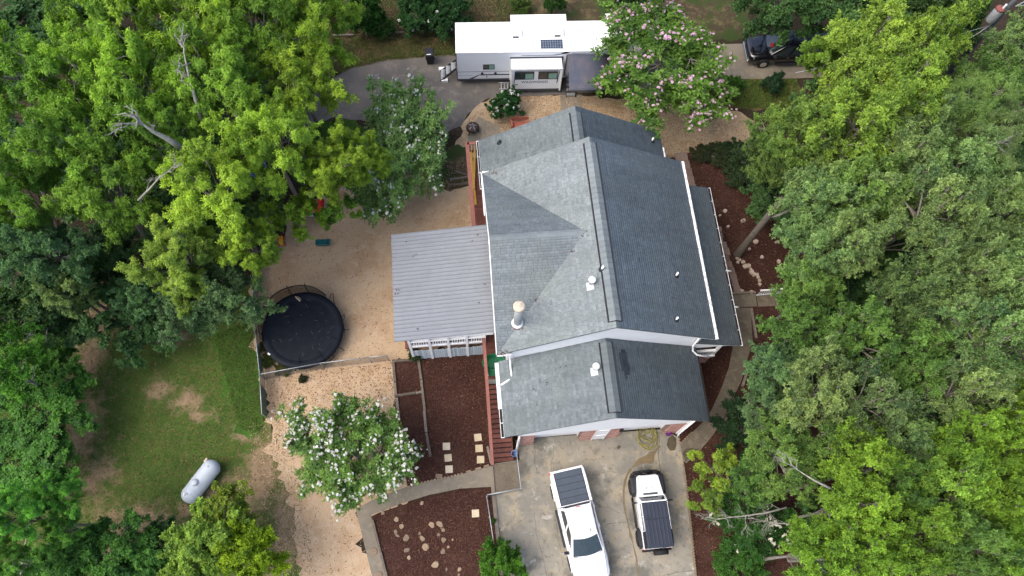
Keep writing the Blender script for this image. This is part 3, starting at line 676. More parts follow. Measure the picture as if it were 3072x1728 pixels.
# leaf litter caught on the roof
MT['roof_leaves'] = toned('roof_leaves', (.035, .026, .022), (.17, .085, .07), .95, 9, .3)
def roof_litter(par, spots, f):
    m = MB(); rl = random.Random(6)
    for u, v, n, sp_ in spots:
        for _ in range(n):
            q = on_plane(u+rl.gauss(0, sp_), v+rl.gauss(0, sp_*.45), f); a = rl.uniform(0, 6.28); l = rl.uniform(.03, .08); m.bar(q+Vector((0, 0, .045)), q+Vector((l*math.cos(a), l*math.sin(a), .05)), .035, .012, rl.random())
    o = m.build('leaf_litter', MT['roof_leaves'], par, fix=False); o['kind'] = 'stuff'
# dark replacement shingles on the garage roof
sp = [(1865, 1055), (1871, 1055), (1860, 1064), (1868, 1064), (1876, 1064), (1861, 1075), (1869, 1075), (1877, 1075), (1863, 1086), (1871, 1086), (1879, 1086), (1866, 1097), (1874, 1097), (1882, 1097), (1868, 1108), (1876, 1108), (1884, 1108), (1876, 1119), (1884, 1119), (1877, 1131)]
e_ = Vector((0, 1, 0)); s_ = Vector((-1, 0, pg)).normalized(); n_ = Vector((pg, 0, 1)).normalized()
base = None
for u, v in sp:
    p = hp(u, v, 6.2)
    for _ in range(20): p = hp(u, v, RG-pg*abs(p.x-XG))
    m = MB(); a = .035; A = [p+e_*i*.105+s_*j*.08+n_*(.052 if j < 0 else .040) for i, j in ((-1, -1), (1, -1), (1, 1), (-1, 1))]
    m.slab(A, .02); m.t = [RS.uniform(0, 1)]*6
    m.build('shingle', MT['shingle_dark'], gr_)
roof_litter(mr, [(1513, 1060, 26, 9), (1480, 520, 14, 8), (1718, 756, 8, 3), (2030, 905, 5, 8), (1740, 700, 12, 10), (1600, 905, 10, 10), (1560, 985, 12, 7), (2000, 700, 6, 40), (1650, 800, 6, 40)], lambda p: max(mainz(p), min(crossz(p), EM+(NM-p.y)*(CZ-EM)/(NM-CY)) if p.x < AP[0] else 0))
roof_litter(gr_, [(1620, 1180, 8, 40), (1950, 1160, 8, 40), (1700, 1110, 6, 30)], garz)
# pipes and vents standing on the roofs
p = on_plane(1552, 972, crossz)
fl = MB(); fl.lathe([(.21, -.15), (.21, 2.45)], 20, p); flue = fl.build('flue', MT['galvanized'], house); flue['label'] = 'tall metal flue pipe with a rusty round cap'
MT['rusty_cap'] = simple('rusty_cap', (.50, .43, .33), .6, .2, var=.25, scale=7); MT['red_flash'] = simple('red_flash', (.20, .07, .06), .9, var=.3)
c_ = MB(); c_.lathe([(.22, 2.45), (.30, 2.5), (.30, 2.66), (.24, 2.70), (0, 2.74)], 20, p); c_.build('flue_cap', MT['rusty_cap'], flue)
c_ = MB(); c_.lathe([(.215, .28), (.31, .20), (.31, .12), (.22, .06)], 20, p); c_.build('storm_collar', MT['white_trim'], flue)
c_ = MB(); c_.lathe([(.30, -.18), (.29, .10)], 20, p); c_.build('flashing', MT['red_flash'], flue)
def pipe(u, v, f, r=.055, h=.4, mat='white_trim', boot='black_plastic'):
    p = on_plane(u, v, f); m = MB(); m.lathe([(r, -.1), (r, h)], 12, p); o = m.build('vent_pipe', MT[mat], house)
    b = MB(); b.lathe([(r*3.0, -.05), (r*2.2, .05), (r*1.1, .14)], 12, p); b.build('pipe_boot', MT[boot], o)
pipe(2028, 828, mainz, h=.42); pipe(2028, 960, mainz, h=.36); pipe(1956, 424, nz, h=.35); pipe(1806, 808, mainz, .06, .35, boot='shingle_dark'); pipe(1499, 428, nz, .06, .25, 'black_plastic', 'shingle_dark')
def hood_vent(u, v, f, rz=0):
    p = on_plane(u, v, f); m = MB(); m.lathe([(.11, -.05), (.11, .42), (.17, .44), (.19, .50), (.17, .54), (0, .57)], 16, p+Vector((.05, .1, 0)))
    o = m.build('roof_vent', MT['white_trim'], house)
    b = MB(); sl_ = Vector((1, 0, SLM)).normalized(); y = Vector((0, 1, 0)); n = sl_.cross(y)
    A = [p+sl_*i*.2+y*(j*.22-.05)+n*.035 for i, j in ((-1, -1), (1, -1), (1, 1), (-1, 1))]; b.slab(A, .02); b.build('vent_flange', MT['galvanized'], o)
hood_vent(1771, 856, mainz); hood_vent(1783, 1112, garz)

# front porch: floor, brick base, rail, posts
m = MB(); m.box((5.2, -3.9, 1.55), (6.95, 5.9, 1.70)); pf = m.build('porch_floor', MT['path_paver'], house)
bk = MB(); core = MB(); brick_panel(5.2, 6.9, -3.86, 0, 1.55)
b1 = core.build('porch_base', MT['path_paver'], house); b2 = bk.build('brick', MT['brick'], b1, fix=False); b2['kind'] = 'stuff'
m = MB(); m.box((6.72, -3.5, 0), (6.88, 5.9, 1.55)); m.build('porch_base', MT['brick'], house)
m = MB(); m.bar((5.3, -3.9, 2.75), (6.75, -3.9, 2.75), .14, .10); m.bar((5.3, -3.9, 1.80), (6.75, -3.9, 1.80), .10, .08)
pr = m.build('porch_rail', MT['white_paint'], house)
for i in range(9):
    b = MB(); b.bar((5.42+i*.15, -3.9, 1.84), (5.42+i*.15, -3.9, 2.70), .045, .045); b.build('baluster', MT['white_paint'], pr)
for yy in (-3.88, -.6, 2.7, 5.8):
    b = MB(); b.box((6.72, yy-.07, 1.7), (6.86, yy+.07, 3.75)); b.box((6.67, yy-.12, 1.7), (6.91, yy+.12, 1.95)); b.build('porch_post', MT['white_paint'], house)
m = MB(); m.box((6.70, -3.9, 3.72), (6.90, 5.9, 3.92)); m.build('porch_beam', MT['white_paint'], house)
m = MB(); m.add([(5.2, -3.93, 4.45), (7.6, -3.93, 3.60), (5.2, -3.93, 3.60)], [(0, 1, 2)]); m.add([(5.2, -3.88, 4.45), (7.6, -3.88, 3.60), (5.2, -3.88, 3.60)], [(0, 2, 1)]); m.build('porch_gable', MT['white_siding'], house)
# windows and front door under the porch, south wall window
def window(par, x0, x1, y0, y1, z0, z1):
    m = MB(); m.box((x0, y0, z0), (x1, y1, z1)); wd_ = m.build('window', MT['glass'], par); f = MB(); t_ = .06
    if x1-x0 > y1-y0:
        f.box((x0-t_, y0-.02, z0-t_), (x1+t_, y1+.02, z0)); f.box((x0-t_, y0-.02, z1), (x1+t_, y1+.02, z1+t_)); f.box((x0-t_, y0-.02, z0), (x0, y1+.02, z1)); f.box((x1, y0-.02, z0), (x1+t_, y1+.02, z1))
    else:
        f.box((x0-.02, y0-t_, z0-t_), (x1+.02, y1+t_, z0)); f.box((x0-.02, y0-t_, z1), (x1+.02, y1+t_, z1+t_)); f.box((x0-.02, y0-t_, z0), (x1+.02, y0, z1)); f.box((x0-.02, y1, z0), (x1+.02, y1+t_, z1))
    f.build('window_frame', MT['white_trim'], wd_)
window(house, 5.17, 5.23, -2.9, -1.7, 2.5, 3.9); window(house, 5.17, 5.23, 3.2, 4.4, 2.5, 3.9)
window(house, -5.23, -5.17, 4.5, 5.5, 3.2, 4.5)

# ------------------------------------------------------------------ covered rear porch with ribbed metal roof
porch = empty('covered_porch', 'raised porch under a pale ribbed metal roof with white railing and bluish picket skirt', 'porch', (HX, HY, 0), HA)
LW, LS, LN, LZ, LZI, LXI = -11.16, -2.66, 3.72, 4.70, 5.20, -5.62
MT['metal_roof'] = simple('metal_roof', (.195, .212, .228), .6, .05, var=.08, scale=1.1); MT['metal_rib'] = simple('metal_rib', (.165, .180, .195), .6, .05, var=.08)
m = MB(); m.slab([(LW, LS, LZ), (LXI, LS, LZI), (LXI, LN, LZI), (LW, LN, LZ)], .03); m.v = [tuple(p) for p in m.v]
ro = m.build('roof', MT['metal_roof'], porch, fix=False)
NR = 28
for i in range(NR):
    y = LS+.02+(LN-LS-.04)*i/(NR-1); b = MB()
    A = [(LW, y-.035, LZ+.002), (LW, y-.016, LZ+.034), (LW, y+.016, LZ+.034), (LW, y+.035, LZ+.002)]
    B = [(LXI, y_, z+LZI-LZ) for _, y_, z in A]; b.loft([A, B], caps=True)
    if i == 0: rib = b.build('roof_rib', MT['metal_rib'], ro)
    else: b.build('roof_rib', MT['metal_rib'], ro)
MT['debris'] = simple('debris', (.06, .045, .03), .95, var=.3)
b = MB()
for u, v in ((1190, 867), (1197, 868), (1187, 880), (1195, 880), (1239, 768), (1249, 765), (1192, 793), (1220, 725), (1252, 987), (1436, 914), (1417, 730), (1433, 712), (1330, 890), (1455, 860)):
    p = hp(u, v, LZ+.12); z = LZ+(p.x-LW)*(LZI-LZ)/(LXI-LW)+.006
    for k in range(3): b.bar((p.x+random.uniform(-.06, .06), p.y+random.uniform(-.04, .04), z), (p.x+random.uniform(-.08, .08), p.y+random.uniform(-.06, .06), z+.02), .035, .01)
b.build('roof_debris', MT['debris'], ro)
FZ = 2.35
m = MB()
m.box((LW+.35, LS+.35, FZ-.22), (-5.25, LN-.3, FZ-.02)); m.build('porch_floor', MT['deck_wood'], porch)
m = MB(); m.box((LW+.1, LS+.1, LZ-.25), (LXI-.2, LS+.2, LZ-.03)); m.box((LW+.1, LN-.2, LZ-.25), (LXI-.2, LN-.1, LZ-.03)); m.box((LW+.05, LS+.1, LZ-.25), (LW+.15, LN-.1, LZ-.04)); m.build('roof_beam', MT['white_paint'], porch)
RY = -2.29
m = MB(); m.bar((-10.5, RY, FZ+1.02), (-6.35, RY, FZ+1.02), .15, .07); m.bar((-10.5, RY, FZ+.16), (-6.35, RY, FZ+.16), .12, .20)
m.bar((-10.5, RY, FZ+1.02), (-10.5, 3.3, FZ+1.02), .15, .07); m.bar((-10.5, RY, FZ+.16), (-10.5, 3.3, FZ+.16), .12, .14); pr2 = m.build('porch_rail', MT['white_paint'], porch)
x = -10.4; k = 0
while x < -6.4:
    b = MB(); b.bar((x, RY, FZ+.2), (x, RY, FZ+1.0), .055, .055)
    if k % 8 != 0: b.build('baluster', MT['white_paint'], pr2)
    x += .135; k += 1
for x, y in ((-10.5, RY), (-9.4, RY), (-8.35, RY), (-7.3, RY), (-6.3, RY), (-10.5, .6), (-10.5, 3.4)):
    b = MB(); top = LZ+(x-LW)*(LZI-LZ)/(LXI-LW)-.06; b.box((x-.07, y-.07, 0), (x+.07, y+.07, top)); b.build('post', MT['white_paint'], porch)
x = -10.42
while x < -6.4:
    h = 1.62+RS.uniform(-.06, .06); b = MB(); b.box((x, RY-.02+RS.uniform(-.012, .012), .03), (x+.108, RY+.0+RS.uniform(.0, .012), h)); b.t = [RS.uniform(0, 1)]*6
    b.build('picket', MT['picket'], porch); x += .118
b = MB(); b.box((-10.45, RY+.02, .3), (-6.4, RY+.06, .38)); b.box((-10.45, RY+.02, 1.35), (-6.4, RY+.06, 1.43)); b.build('picket_rail', MT['old_timber'], porch)

# ------------------------------------------------------------------ red timber stair and decks along the west side
deck = empty('wooden_deck', 'reddish wooden deck with stairs running down beside the white garage gutter', 'deck', (HX, HY, 0), HA)
MT['riser_shade'] = simple('riser_shade', (.022, .012, .010), .9); NT_ = 16; y0, y1 = -8.75, -4.75  # riser colour near black, painting in the shadow lines between the treads
for i in range(NT_):
    z = .12+(FZ-.12)*i/NT_; y = y0+(y1-y0)*i/NT_; b = MB(); b.box((-6.24+RS.uniform(-.01, .01), y, z-.035), (-5.16, y+.215, z+.0)); b.t = [RS.uniform(.2, .9)]*6
    b.build('stair_tread', MT['deck_wood'], deck)
    b = MB(); b.box((-6.22, y+.22, z-.03), (-5.18, y+.245, z+.09)); b.build('stair_riser', MT['riser_shade'], deck)
MT['grey_board'] = simple('grey_board', (.22, .225, .20), .9, var=.2)
b = MB(); b.box((-6.25, -4.76, FZ-.03), (-5.2, -4.50, FZ+.012)); o = b.build('plank', MT['grey_board'], deck); o['label'] = 'grey board at the head of the stairs'
y = -4.48
while y < -2.35:
    b = MB(); b.box((-6.25, y, FZ-.035), (-4.9, y+.138, FZ)); b.t = [RS.uniform(0, .6)]*6; b.build('plank', MT['deck_wood'], deck); y += .147
b = MB()
for x in (-6.26, -5.14): b.bar((x, y0+.1, -.05), (x, y1, FZ-.18), .05, .28)
b.build('stringer', MT['deck_wood'], deck)
b = MB(); b.bar((-6.35, y0-.25, .95), (-6.35, y1, FZ+.95), .17, .05); b.bar((-6.35, y1, FZ+.95), (-6.35, -2.0, FZ+.98), .17, .05); b.t = [.7]*12; hr = b.build('handrail', MT['rail_wood'], deck)
for i in range(28):
    y = y0-.1+i*.235; f = min(1, max(0, (y-y0)/(y1-y0))); z = f*FZ; b = MB(); b.bar((-6.42, y, z-.1 if f > 0 else 0), (-6.42, y, z+.92), .04, .04); b.t = [RS.uniform(0, 1)]*6; b.build('baluster', MT['rail_wood'], hr)
for y in (y0-.1, -6.8, y1, -2.4):
    f = min(1, max(0, (y-y0)/(y1-y0))); b = MB(); b.box((-6.40, y-.05, 0), (-6.30, y+.05, f*FZ+.93)); b.build('post', MT['rail_wood'], deck)
b = MB(); b.box((-6.1, -4.4, 0), (-6.0, -4.3, FZ-.04)); b.box((-6.1, -2.6, 0), (-6.0, -2.5, FZ-.04)); b.build('post', MT['deck_wood'], deck)

ndeck = empty('wooden_deck', 'narrow reddish deck strip left of the rear roof with yellow lumber on it', 'deck', (HX, HY, 0), HA)
y = 3.55
while y < 10.35:
    b = MB(); b.box((-6.40, y, FZ-.035), (-4.95, y+.138, FZ)); b.t = [RS.uniform(.3, .9)]*6; b.build('plank', MT['deck_wood'], ndeck); y += .147
b = MB(); b.bar((-6.43, 3.5, FZ+.86), (-6.46, 10.48, FZ+.86), .24, .05); b.bar((-6.46, 10.42, FZ+.86), (-5.2, 10.42, FZ+.86), .20, .05); b.t = [.6]*12; hr = b.build('handrail', MT['rail_wood'], ndeck)
y = 3.6
while y < 10.4:
    b = MB(); b.bar((-6.42, y, FZ-.1), (-6.42, y, FZ+.84), .035, .035); b.build('baluster', MT['rail_wood'], hr); y += .24
for i in range(6):
    b = MB(); b.bar((-6.30+i*.19, 10.38, FZ-.05), (-6.30+i*.19, 10.38, FZ+.84), .05, .05); b.build('baluster', MT['rail_wood'], hr)
for x, y in ((-6.35, 3.6), (-6.35, 7), (-6.35, 10.3), (-5.3, 10.3)):
    b = MB(); b.box((x-.05, y-.05, 0), (x+.05, y+.05, FZ+.84 if x < -6 else FZ-.04)); b.build('post', MT['rail_wood'], ndeck)
for i in range(4):
    b = MB(); b.box((-6.24+i*.19, 9.86, FZ+.005), (-6.24+i*.19+.135, 10.24, FZ+.03)); b.t = [RS.uniform(.5, 1)]*6; b.build('slat', MT['paver'], ndeck)
def lumber(u0, v0, u1, v1, z, label):
    a, b_ = at(u0, v0, z), at(u1, v1, z); m = MB(); m.bar(a, b_, .145, .09); o = m.build('lumber_beam', MT['yellow_lumber'], None, bevel=.008); tag(o, label, 'lumber', 'yellow lumber beams on the deck')
lumber(1412, 452, 1427, 614, FZ+.047, 'left yellow lumber beam lying on the deck, its upper end against the red rail')
lumber(1424, 450, 1421, 570, FZ+.139, 'right yellow lumber beam lying across the other at a slant on the deck')
# ------------------------------------------------------------------ the camper
RA = .115
rv = empty('travel_trailer', 'long white camper with open slide room and dark awning by the pink flowering tree', 'camper', (-4.85, 32.15, 0), RA)
RVM = Matrix.Translation((-4.85, 32.15, 0)) @ Matrix.Rotation(RA, 4, 'Z'); RVI = RVM.inverted()
RL, RW, RZ, RB = 12.4, 2.44, 3.36, .62
MT['rv_white'] = simple('rv_white', (.62, .66, .70), .35, var=.02, spec=.4)
MT['rv_roof'] = simple('rv_roof', (.88, .88, .88), .45, var=.01)
MT['rv_grey'] = simple('rv_grey', (.055, .062, .07), .5, var=.1)
MT['decal_dark'] = simple('decal_dark', (.016, .02, .03), .4, var=.05); MT['decal_grey'] = simple('decal_grey', (.22, .25, .29), .4, var=.05)
MT['awning_cloth'] = (lambda t: t.out(t.mix(t.ramp(t.noise(1.1, 7, .7, t.objco()), [(.46, 0.), (.66, .45)]), (.062, .072, .098), (.15, .115, .115)), .85, spec=.15))(NT('awning_cloth'))
MT['blind'] = simple('blind', (.16, .30, .25), .6, var=.25, scale=9)
MT['solar_cell'] = simple('solar_cell', (.045, .06, .085), .2, var=.15, spec=.6); MT['solar_line'] = simple('solar_line', (.42, .46, .50), .4)
m = MB(); m.box((0, 0, RB), (RL, RW, RZ)); m.build('wall', MT['rv_white'], rv, bevel=.05)
m = MB(); m.box((-.02, -.025, RZ-.03), (RL+.02, RW+.025, RZ+.045)); m.build('roof', MT['rv_roof'], rv, bevel=.03)
m = MB(); m.box((.05, .06, .36), (RL-.1, RW-.06, RB)); m.build('underbelly', MT['rv_grey'], rv)
m = MB(); m.box((0.0, -.012, .50), (RL, -.002, .64)); m.box((-.012, -.01, .36), (.03, .03, RZ-.05)); m.build('skirt', MT['rv_grey'], rv)
for x in (5.6, 6.5):
    for y in (.12, RW-.36):
        w_ = MB(); w_.lathe([(0, -.12), (.30, -.12), (.36, -.07), (.36, .07), (.30, .12), (0, .12)], 20, m=Matrix.Translation((x, y+.12, .36)) @ Matrix.Rotation(R(90), 4, 'X')); w_.build('wheel', MT['rubber'], rv)
# side room facing the house
m = MB(); m.box((3.62, -.85, .56), (7.02, .02, 2.66)); sl_o = m.build('slide_room', MT['rv_white'], rv, bevel=.02); sl_o['label'] = 'white slide room with four window panes and black lettering'
m = MB(); m.box((3.66, -.84, 2.66), (6.98, -.0, 2.70)); m.build('slide_roof', MT['rv_roof'], sl_o)
m = MB()
for x in (3.60, 6.94): m.box((x, -.885, .36), (x+.10, -.80, 2.72))
m.box((3.60, -.885, 2.60), (7.04, -.82, 2.73)); m.box((3.56, -.02, .5), (3.62, .0, 2.86)); m.build('slide_trim', MT['white_trim'], sl_o)
m = MB(); m.box((3.56, -.03, 2.76), (7.10, -.003, 2.86)); m.box((7.02, -.03, .5), (7.10, -.003, 2.86)); m.build('seal', MT['decal_dark'], sl_o)
m = MB(); m.bar((3.83, -.858, 1.2), (3.87, -.858, 2.45), .05, .012, up=(0, 1, 0)); m.bar((3.9, -.858, 2.5), (6.75, -.858, 2.5), .012, .05); m.bar((6.82, -.858, 2.45), (6.74, -.858, 1.2), .05, .012, up=(0, 1, 0)); m.box((3.62, -.860, 1.02), (4.1, -.853, 1.10)); m.build('stripe', MT['decal_dark'], sl_o)
m = MB(); m.box((3.75, -.86, .36), (6.9, -.80, .56)); m.build('skirt', MT['rv_grey'], sl_o)
for i, (a, b) in enumerate(((3.90, 4.50), (4.54, 5.12), (5.46, 6.06), (6.10, 6.70))):
    m = MB(); m.box((a-.03, -.872, 1.62), (b+.03, -.852, 2.42)); wf = m.build('window', MT['decal_dark'], sl_o)
    g = MB(); g.box((a+.02, -.880, 1.70), (b-.02, -.874, 2.36)); g.build('pane', MT['glass'], sl_o)
    if i % 2:
        g = MB()
        for k in range(7): g.box((a+.03, -.886, 1.70+k*.075), (b-.03, -.881, 1.70+k*.075+.066))
        g.build('blind', MT['blind'], sl_o)
cu = bpy.data.curves.new('lettering', 'FONT'); cu.body = 'WILDWOOD'; cu.size = .33; cu.align_x = 'CENTER'; cu.extrude = .004; cu.space_character = 1.02
tmp = bpy.data.objects.new('lettering', cu); COL.objects.link(tmp)
dg = bpy.context.evaluated_depsgraph_get(); me = bpy.data.meshes.new_from_object(tmp.evaluated_get(dg)); bpy.data.objects.remove(tmp)
me.materials.clear(); me.materials.append(MT['decal_dark'])
lt = obj('lettering', me, sl_o); lt.rotation_euler = (R(90), 0, 0); lt.location = (5.22, -.858, 1.22); lt.scale = (.92, 1.0, 1)
# rooms let out on the far side
for a, b in ((3.72, 7.42), (10.15, 12.0)):
    m = MB(); m.box((a, RW-.02, .8), (b, RW+.72, 3.18)); s2 = m.build('slide_room', MT['rv_white'], rv, bevel=.02); s2['label'] = 'slide room let out on the far side of the camper'
    m = MB(); m.box((a-.02, RW, 3.18), (b+.02, RW+.75, 3.23)); m.build('slide_roof', MT['rv_roof'], s2)
def ac(x, y):
    m = MB(); m.loft([[(x-.34, y-.30, RZ+.04), (x+.34, y-.30, RZ+.04), (x+.34, y+.34, RZ+.04), (x-.34, y+.34, RZ+.04)], [(x-.34, y-.29, RZ+.28), (x+.32, y-.27, RZ+.28), (x+.32, y+.32, RZ+.28), (x-.34, y+.32, RZ+.28)], [(x-.26, y-.2, RZ+.34), (x+.24, y-.2, RZ+.34), (x+.24, y+.24, RZ+.34), (x-.26, y+.24, RZ+.34)]], closed=True, caps=True)
    o = m.build('air_conditioner', MT['rv_roof'], rv, bevel=.03); g = MB(); g.box((x-.30, y-.315, RZ+.07), (x+.10, y-.300, RZ+.2)); g.build('grille', MT['rv_grey'], o)
ac(4.05, 1.40); ac(6.82, 1.45)
m = MB(); m.box((5.56, .16, RZ+.06), (7.05, .92, RZ+.09)); sp_ = m.build('solar_panel', MT['solar_line'], rv)
for i in range(9):
    for j in range(4):
        g = MB(); x = 5.59+i*.161; y = .185+j*.182; g.box((x, y, RZ+.091), (x+.150, y+.170, RZ+.096)); g.build('solar_cell', MT['solar_cell'], sp_)
for x, y, r, h in ((5.2, .5, .05, .12), (8.05, 1.6, .13, .05), (9.2, .9, .13, .1), (2.0, 1.3, .06, .1)):
    m = MB(); m.lathe([(r, .04), (r, h+.04), (0, h+.05)], 14, (x, y, RZ)); m.build('roof_vent', MT['rv_roof'], rv)
# stripes, window and lamps on the long wall
m = MB()
def decals(mat):
    for i, f in enumerate(m.f):
        k = MB(); k.add([m.v[j] for j in f], [tuple(range(len(f)))]); k.build('stripe', MT[mat], rv, fix=False)
def decal(pts, mat=None):
    global m
    m.add([(x, -.0045, z) for x, z in pts], [tuple(range(len(pts)))])
decal([(.02, 1.40), (3.58, 1.40), (3.58, 1.435), (.02, 1.435)]); decal([(1.55, 1.02), (3.58, 1.02), (3.58, 1.13), (1.62, 1.13)]); decal([(.80, .66), (1.05, .66), (1.62, 1.13), (1.50, 1.10), (1.25, .95)])
decal([(6.3, 3.02), (6.7, 3.02), (7.3, 3.14), (7.55, 3.32), (7.15, 3.32), (6.9, 3.14)])
decals('decal_dark')
m = MB(); decal([(.02, 1.02), (.95, 1.02), (1.1, 1.05), (.02, 1.05)]); decal([(4.2, 2.96), (6.6, 2.96), (6.7, 3.05), (4.4, 3.05)]); decal([(7.6, 3.1), (RL, 3.1), (RL, 3.16), (7.6, 3.16)]); decals('decal_grey')
m = MB(); m.box((1.76, -.02, 1.64), (2.54, .0, 2.16)); wo_ = m.build('window', MT['decal_dark'], rv)
g = MB(); g.box((1.80, -.03, 1.68), (2.12, -.021, 2.12)); g.build('pane', MT['glass'], wo_); g = MB(); g.box((2.17, -.03, 1.68), (2.50, -.021, 2.12)); g.build('pane', MT['blind'], wo_)
for x in (1.70, 2.60):
    g = MB(); g.lathe([(.09, 0), (.09, .03), (.05, .05), (0, .05)], 14, m=Matrix.Translation((x, -.001, 1.25)) @ Matrix.Rotation(R(90), 4, 'X')); g.build('speaker', MT['black_plastic'], rv)
g = MB(); g.box((1.97, -.02, .82), (2.05, -.001, .88)); g.box((1.97, -.02, .92), (2.02, -.001, .96)); g.build('outlet', MT['black_plastic'], rv)
# awning
m = MB(); n = 10; rows = []
for i in range(n+1):
    y = -.02-2.25*i/n; z = 3.10-.90*i/n-.10*math.sin(math.pi*i/n); rows.append([(7.40, y, z), (8.8, y, z-.03), (10.2, y, z)])
m.loft(rows, smooth=True); aw = m.build('awning', MT['awning_cloth'], rv); sm_ = aw.modifiers.new('thick', 'SOLIDIFY'); sm_.thickness = .01
m = MB(); m.tube([(7.36, -2.30, 2.18), (10.24, -2.30, 2.18)], .06, 10); m.build('awning_roller', MT['black_steel'], aw)
for x in (7.33, 10.26):
    m = MB(); m.bar((x, -.06, 1.0), (x, -1.3, 2.4), .05, .04); m.bar((x, -1.3, 2.4), (x, -2.3, 2.16), .05, .04); m.bar((x, -.05, 3.05), (x, -.05, 1.0), .05, .06); m.build('awning_arm', MT['black_steel'], aw)
m = MB(); m.box((7.6, -.02, .75), (8.4, -.004, 2.75)); dd = m.build('door', MT['rv_grey'], rv); g = MB(); g.box((7.75, -.03, 1.7), (8.25, -.021, 2.5)); g.build('pane', MT['glass'], dd)
MT['alu_step'] = simple('alu_step', (.30, .32, .33), .5, .3, var=.15)
st_ = empty('folding_steps', 'aluminium folding steps let down beside the dark awning and slide room', 'steps', RVM @ Vector((7.78, -.12, 0)), RA)
for i in range(4):
    g = MB(); y = -.15-.27*i; z = .78-.19*i
    for k in range(3): g.box((-.30, y-.11+k*.075, z-.02), (.30, y-.11+k*.075+.055, z))
    g.build('tread', MT['alu_step'], st_)
g = MB()
for x in (-.32, .32): g.bar((x, .05, .92), (x, -1.1, .05), .04, .12)
g.build('frame', MT['black_steel'], st_)
st2 = empty('folding_steps', 'metal steps with three pale treads at the left end of the camper', 'steps', RVM @ Vector((-.08, 1.0, 0)), RA)
for i in range(3):
    g = MB(); x = -.22-.36*i; z = .80-.23*i; y = -.02-.12*i; g.box((x-.13, y-.35, z-.02), (x+.03, y+.35, z)); g.box((x+.05, y-.35, z-.02), (x+.12, y+.35, z)); g.build('tread', MT['alu_step'], st2)
g = MB(); g.bar((0, -.37, .95), (-1.1, -.72, .10), .05, .14); g.bar((0, .37, .95), (-1.1, .10, .10), .05, .14); g.build('frame', MT['black_steel'], st2)
for p, lab in (((1334, 241), 'white concrete block on the asphalt below the end steps of the camper'), ((1326, 208), 'white concrete block behind the foot of the end steps of the camper')):
    q = at(*p, .1); m = MB(); m.box((-.22, -.12, 0), (.22, .12, .20)); m.box((-.16, -.125, .03), (-.02, -.121, .1)); o = m.build('concrete_block', MT['white_trim'], bevel=.01); o.location = (q.x, q.y, .018); o.rotation_euler.z = .12; tag(o, lab, 'block', 'white blocks at the camper steps')
q = at(1512, 270, .0); lad = empty('step_ladder', 'small folded aluminium step frame lying beside the slide room', 'ladder', (q.x, q.y, .1), RA)
for y in (-.25, .28): g = MB(); g.tube([(-.35, y, .35), (.40, y, .35)], .03, 8); g.build('side_rail', MT['alu_step'], lad)
for x in (-.2, .02, .24): g = MB(); g.bar((x, -.25, .35), (x, .28, .35), .07, .03); g.build('rung', MT['alu_step'], lad)
g = MB(); g.bar((-.33, -.25, .35), (-.33, -.25, -.09), .03, .03); g.bar((.33, .28, .35), (.33, .28, -.09), .03, .03); g.bar((-.33, .28, .35), (-.33, .28, -.09), .03, .03); g.bar((.33, -.25, .35), (.33, -.25, -.09), .03, .03); g.build('leg', MT['alu_step'], lad)
# wheelie bin
q = at(1291, 186, 0); bn = empty('wheelie_bin', 'black wheeled rubbish bin on the edge of the asphalt left of the camper', 'bin', (q.x, q.y, .018), .2)
m = MB(); m.loft([[(-.22, -.25, .06), (.22, -.25, .06), (.22, .22, .06), (-.22, .22, .06)], [(-.29, -.33, 1.0), (.29, -.33, 1.0), (.29, .33, 1.0), (-.29, .33, 1.0)]], closed=True, caps=True); bb = m.build('body', MT['black_plastic'], bn, bevel=.02)
m = MB(); m.loft([[(-.31, -.37, 1.0), (.31, -.37, 1.0), (.31, .37, 1.0), (-.31, .37, 1.0)], [(-.27, -.30, 1.09), (.27, -.30, 1.09), (.27, .33, 1.07), (-.27, .33, 1.07)]], closed=True, caps=True); ld = m.build('lid', MT['black_plastic'], bn, bevel=.02)
m = MB(); m.box((-.20, -.27, 1.092), (.09, -.21, 1.094)); m.build('lid_print', MT['white_paint'], ld)
m = MB(); m.tube([(-.25, .38, 1.0), (.25, .38, 1.0)], .02, 8); m.build('handle', MT['black_plastic'], bn)
for x in (-.27, .27):
    m = MB(); m.lathe([(0, -.03), (.13, -.03), (.13, .03), (0, .03)], 16, m=Matrix.Translation((x, .24, .13)) @ Matrix.Rotation(R(90), 4, 'Y')); m.build('wheel', MT['rubber'], bn)

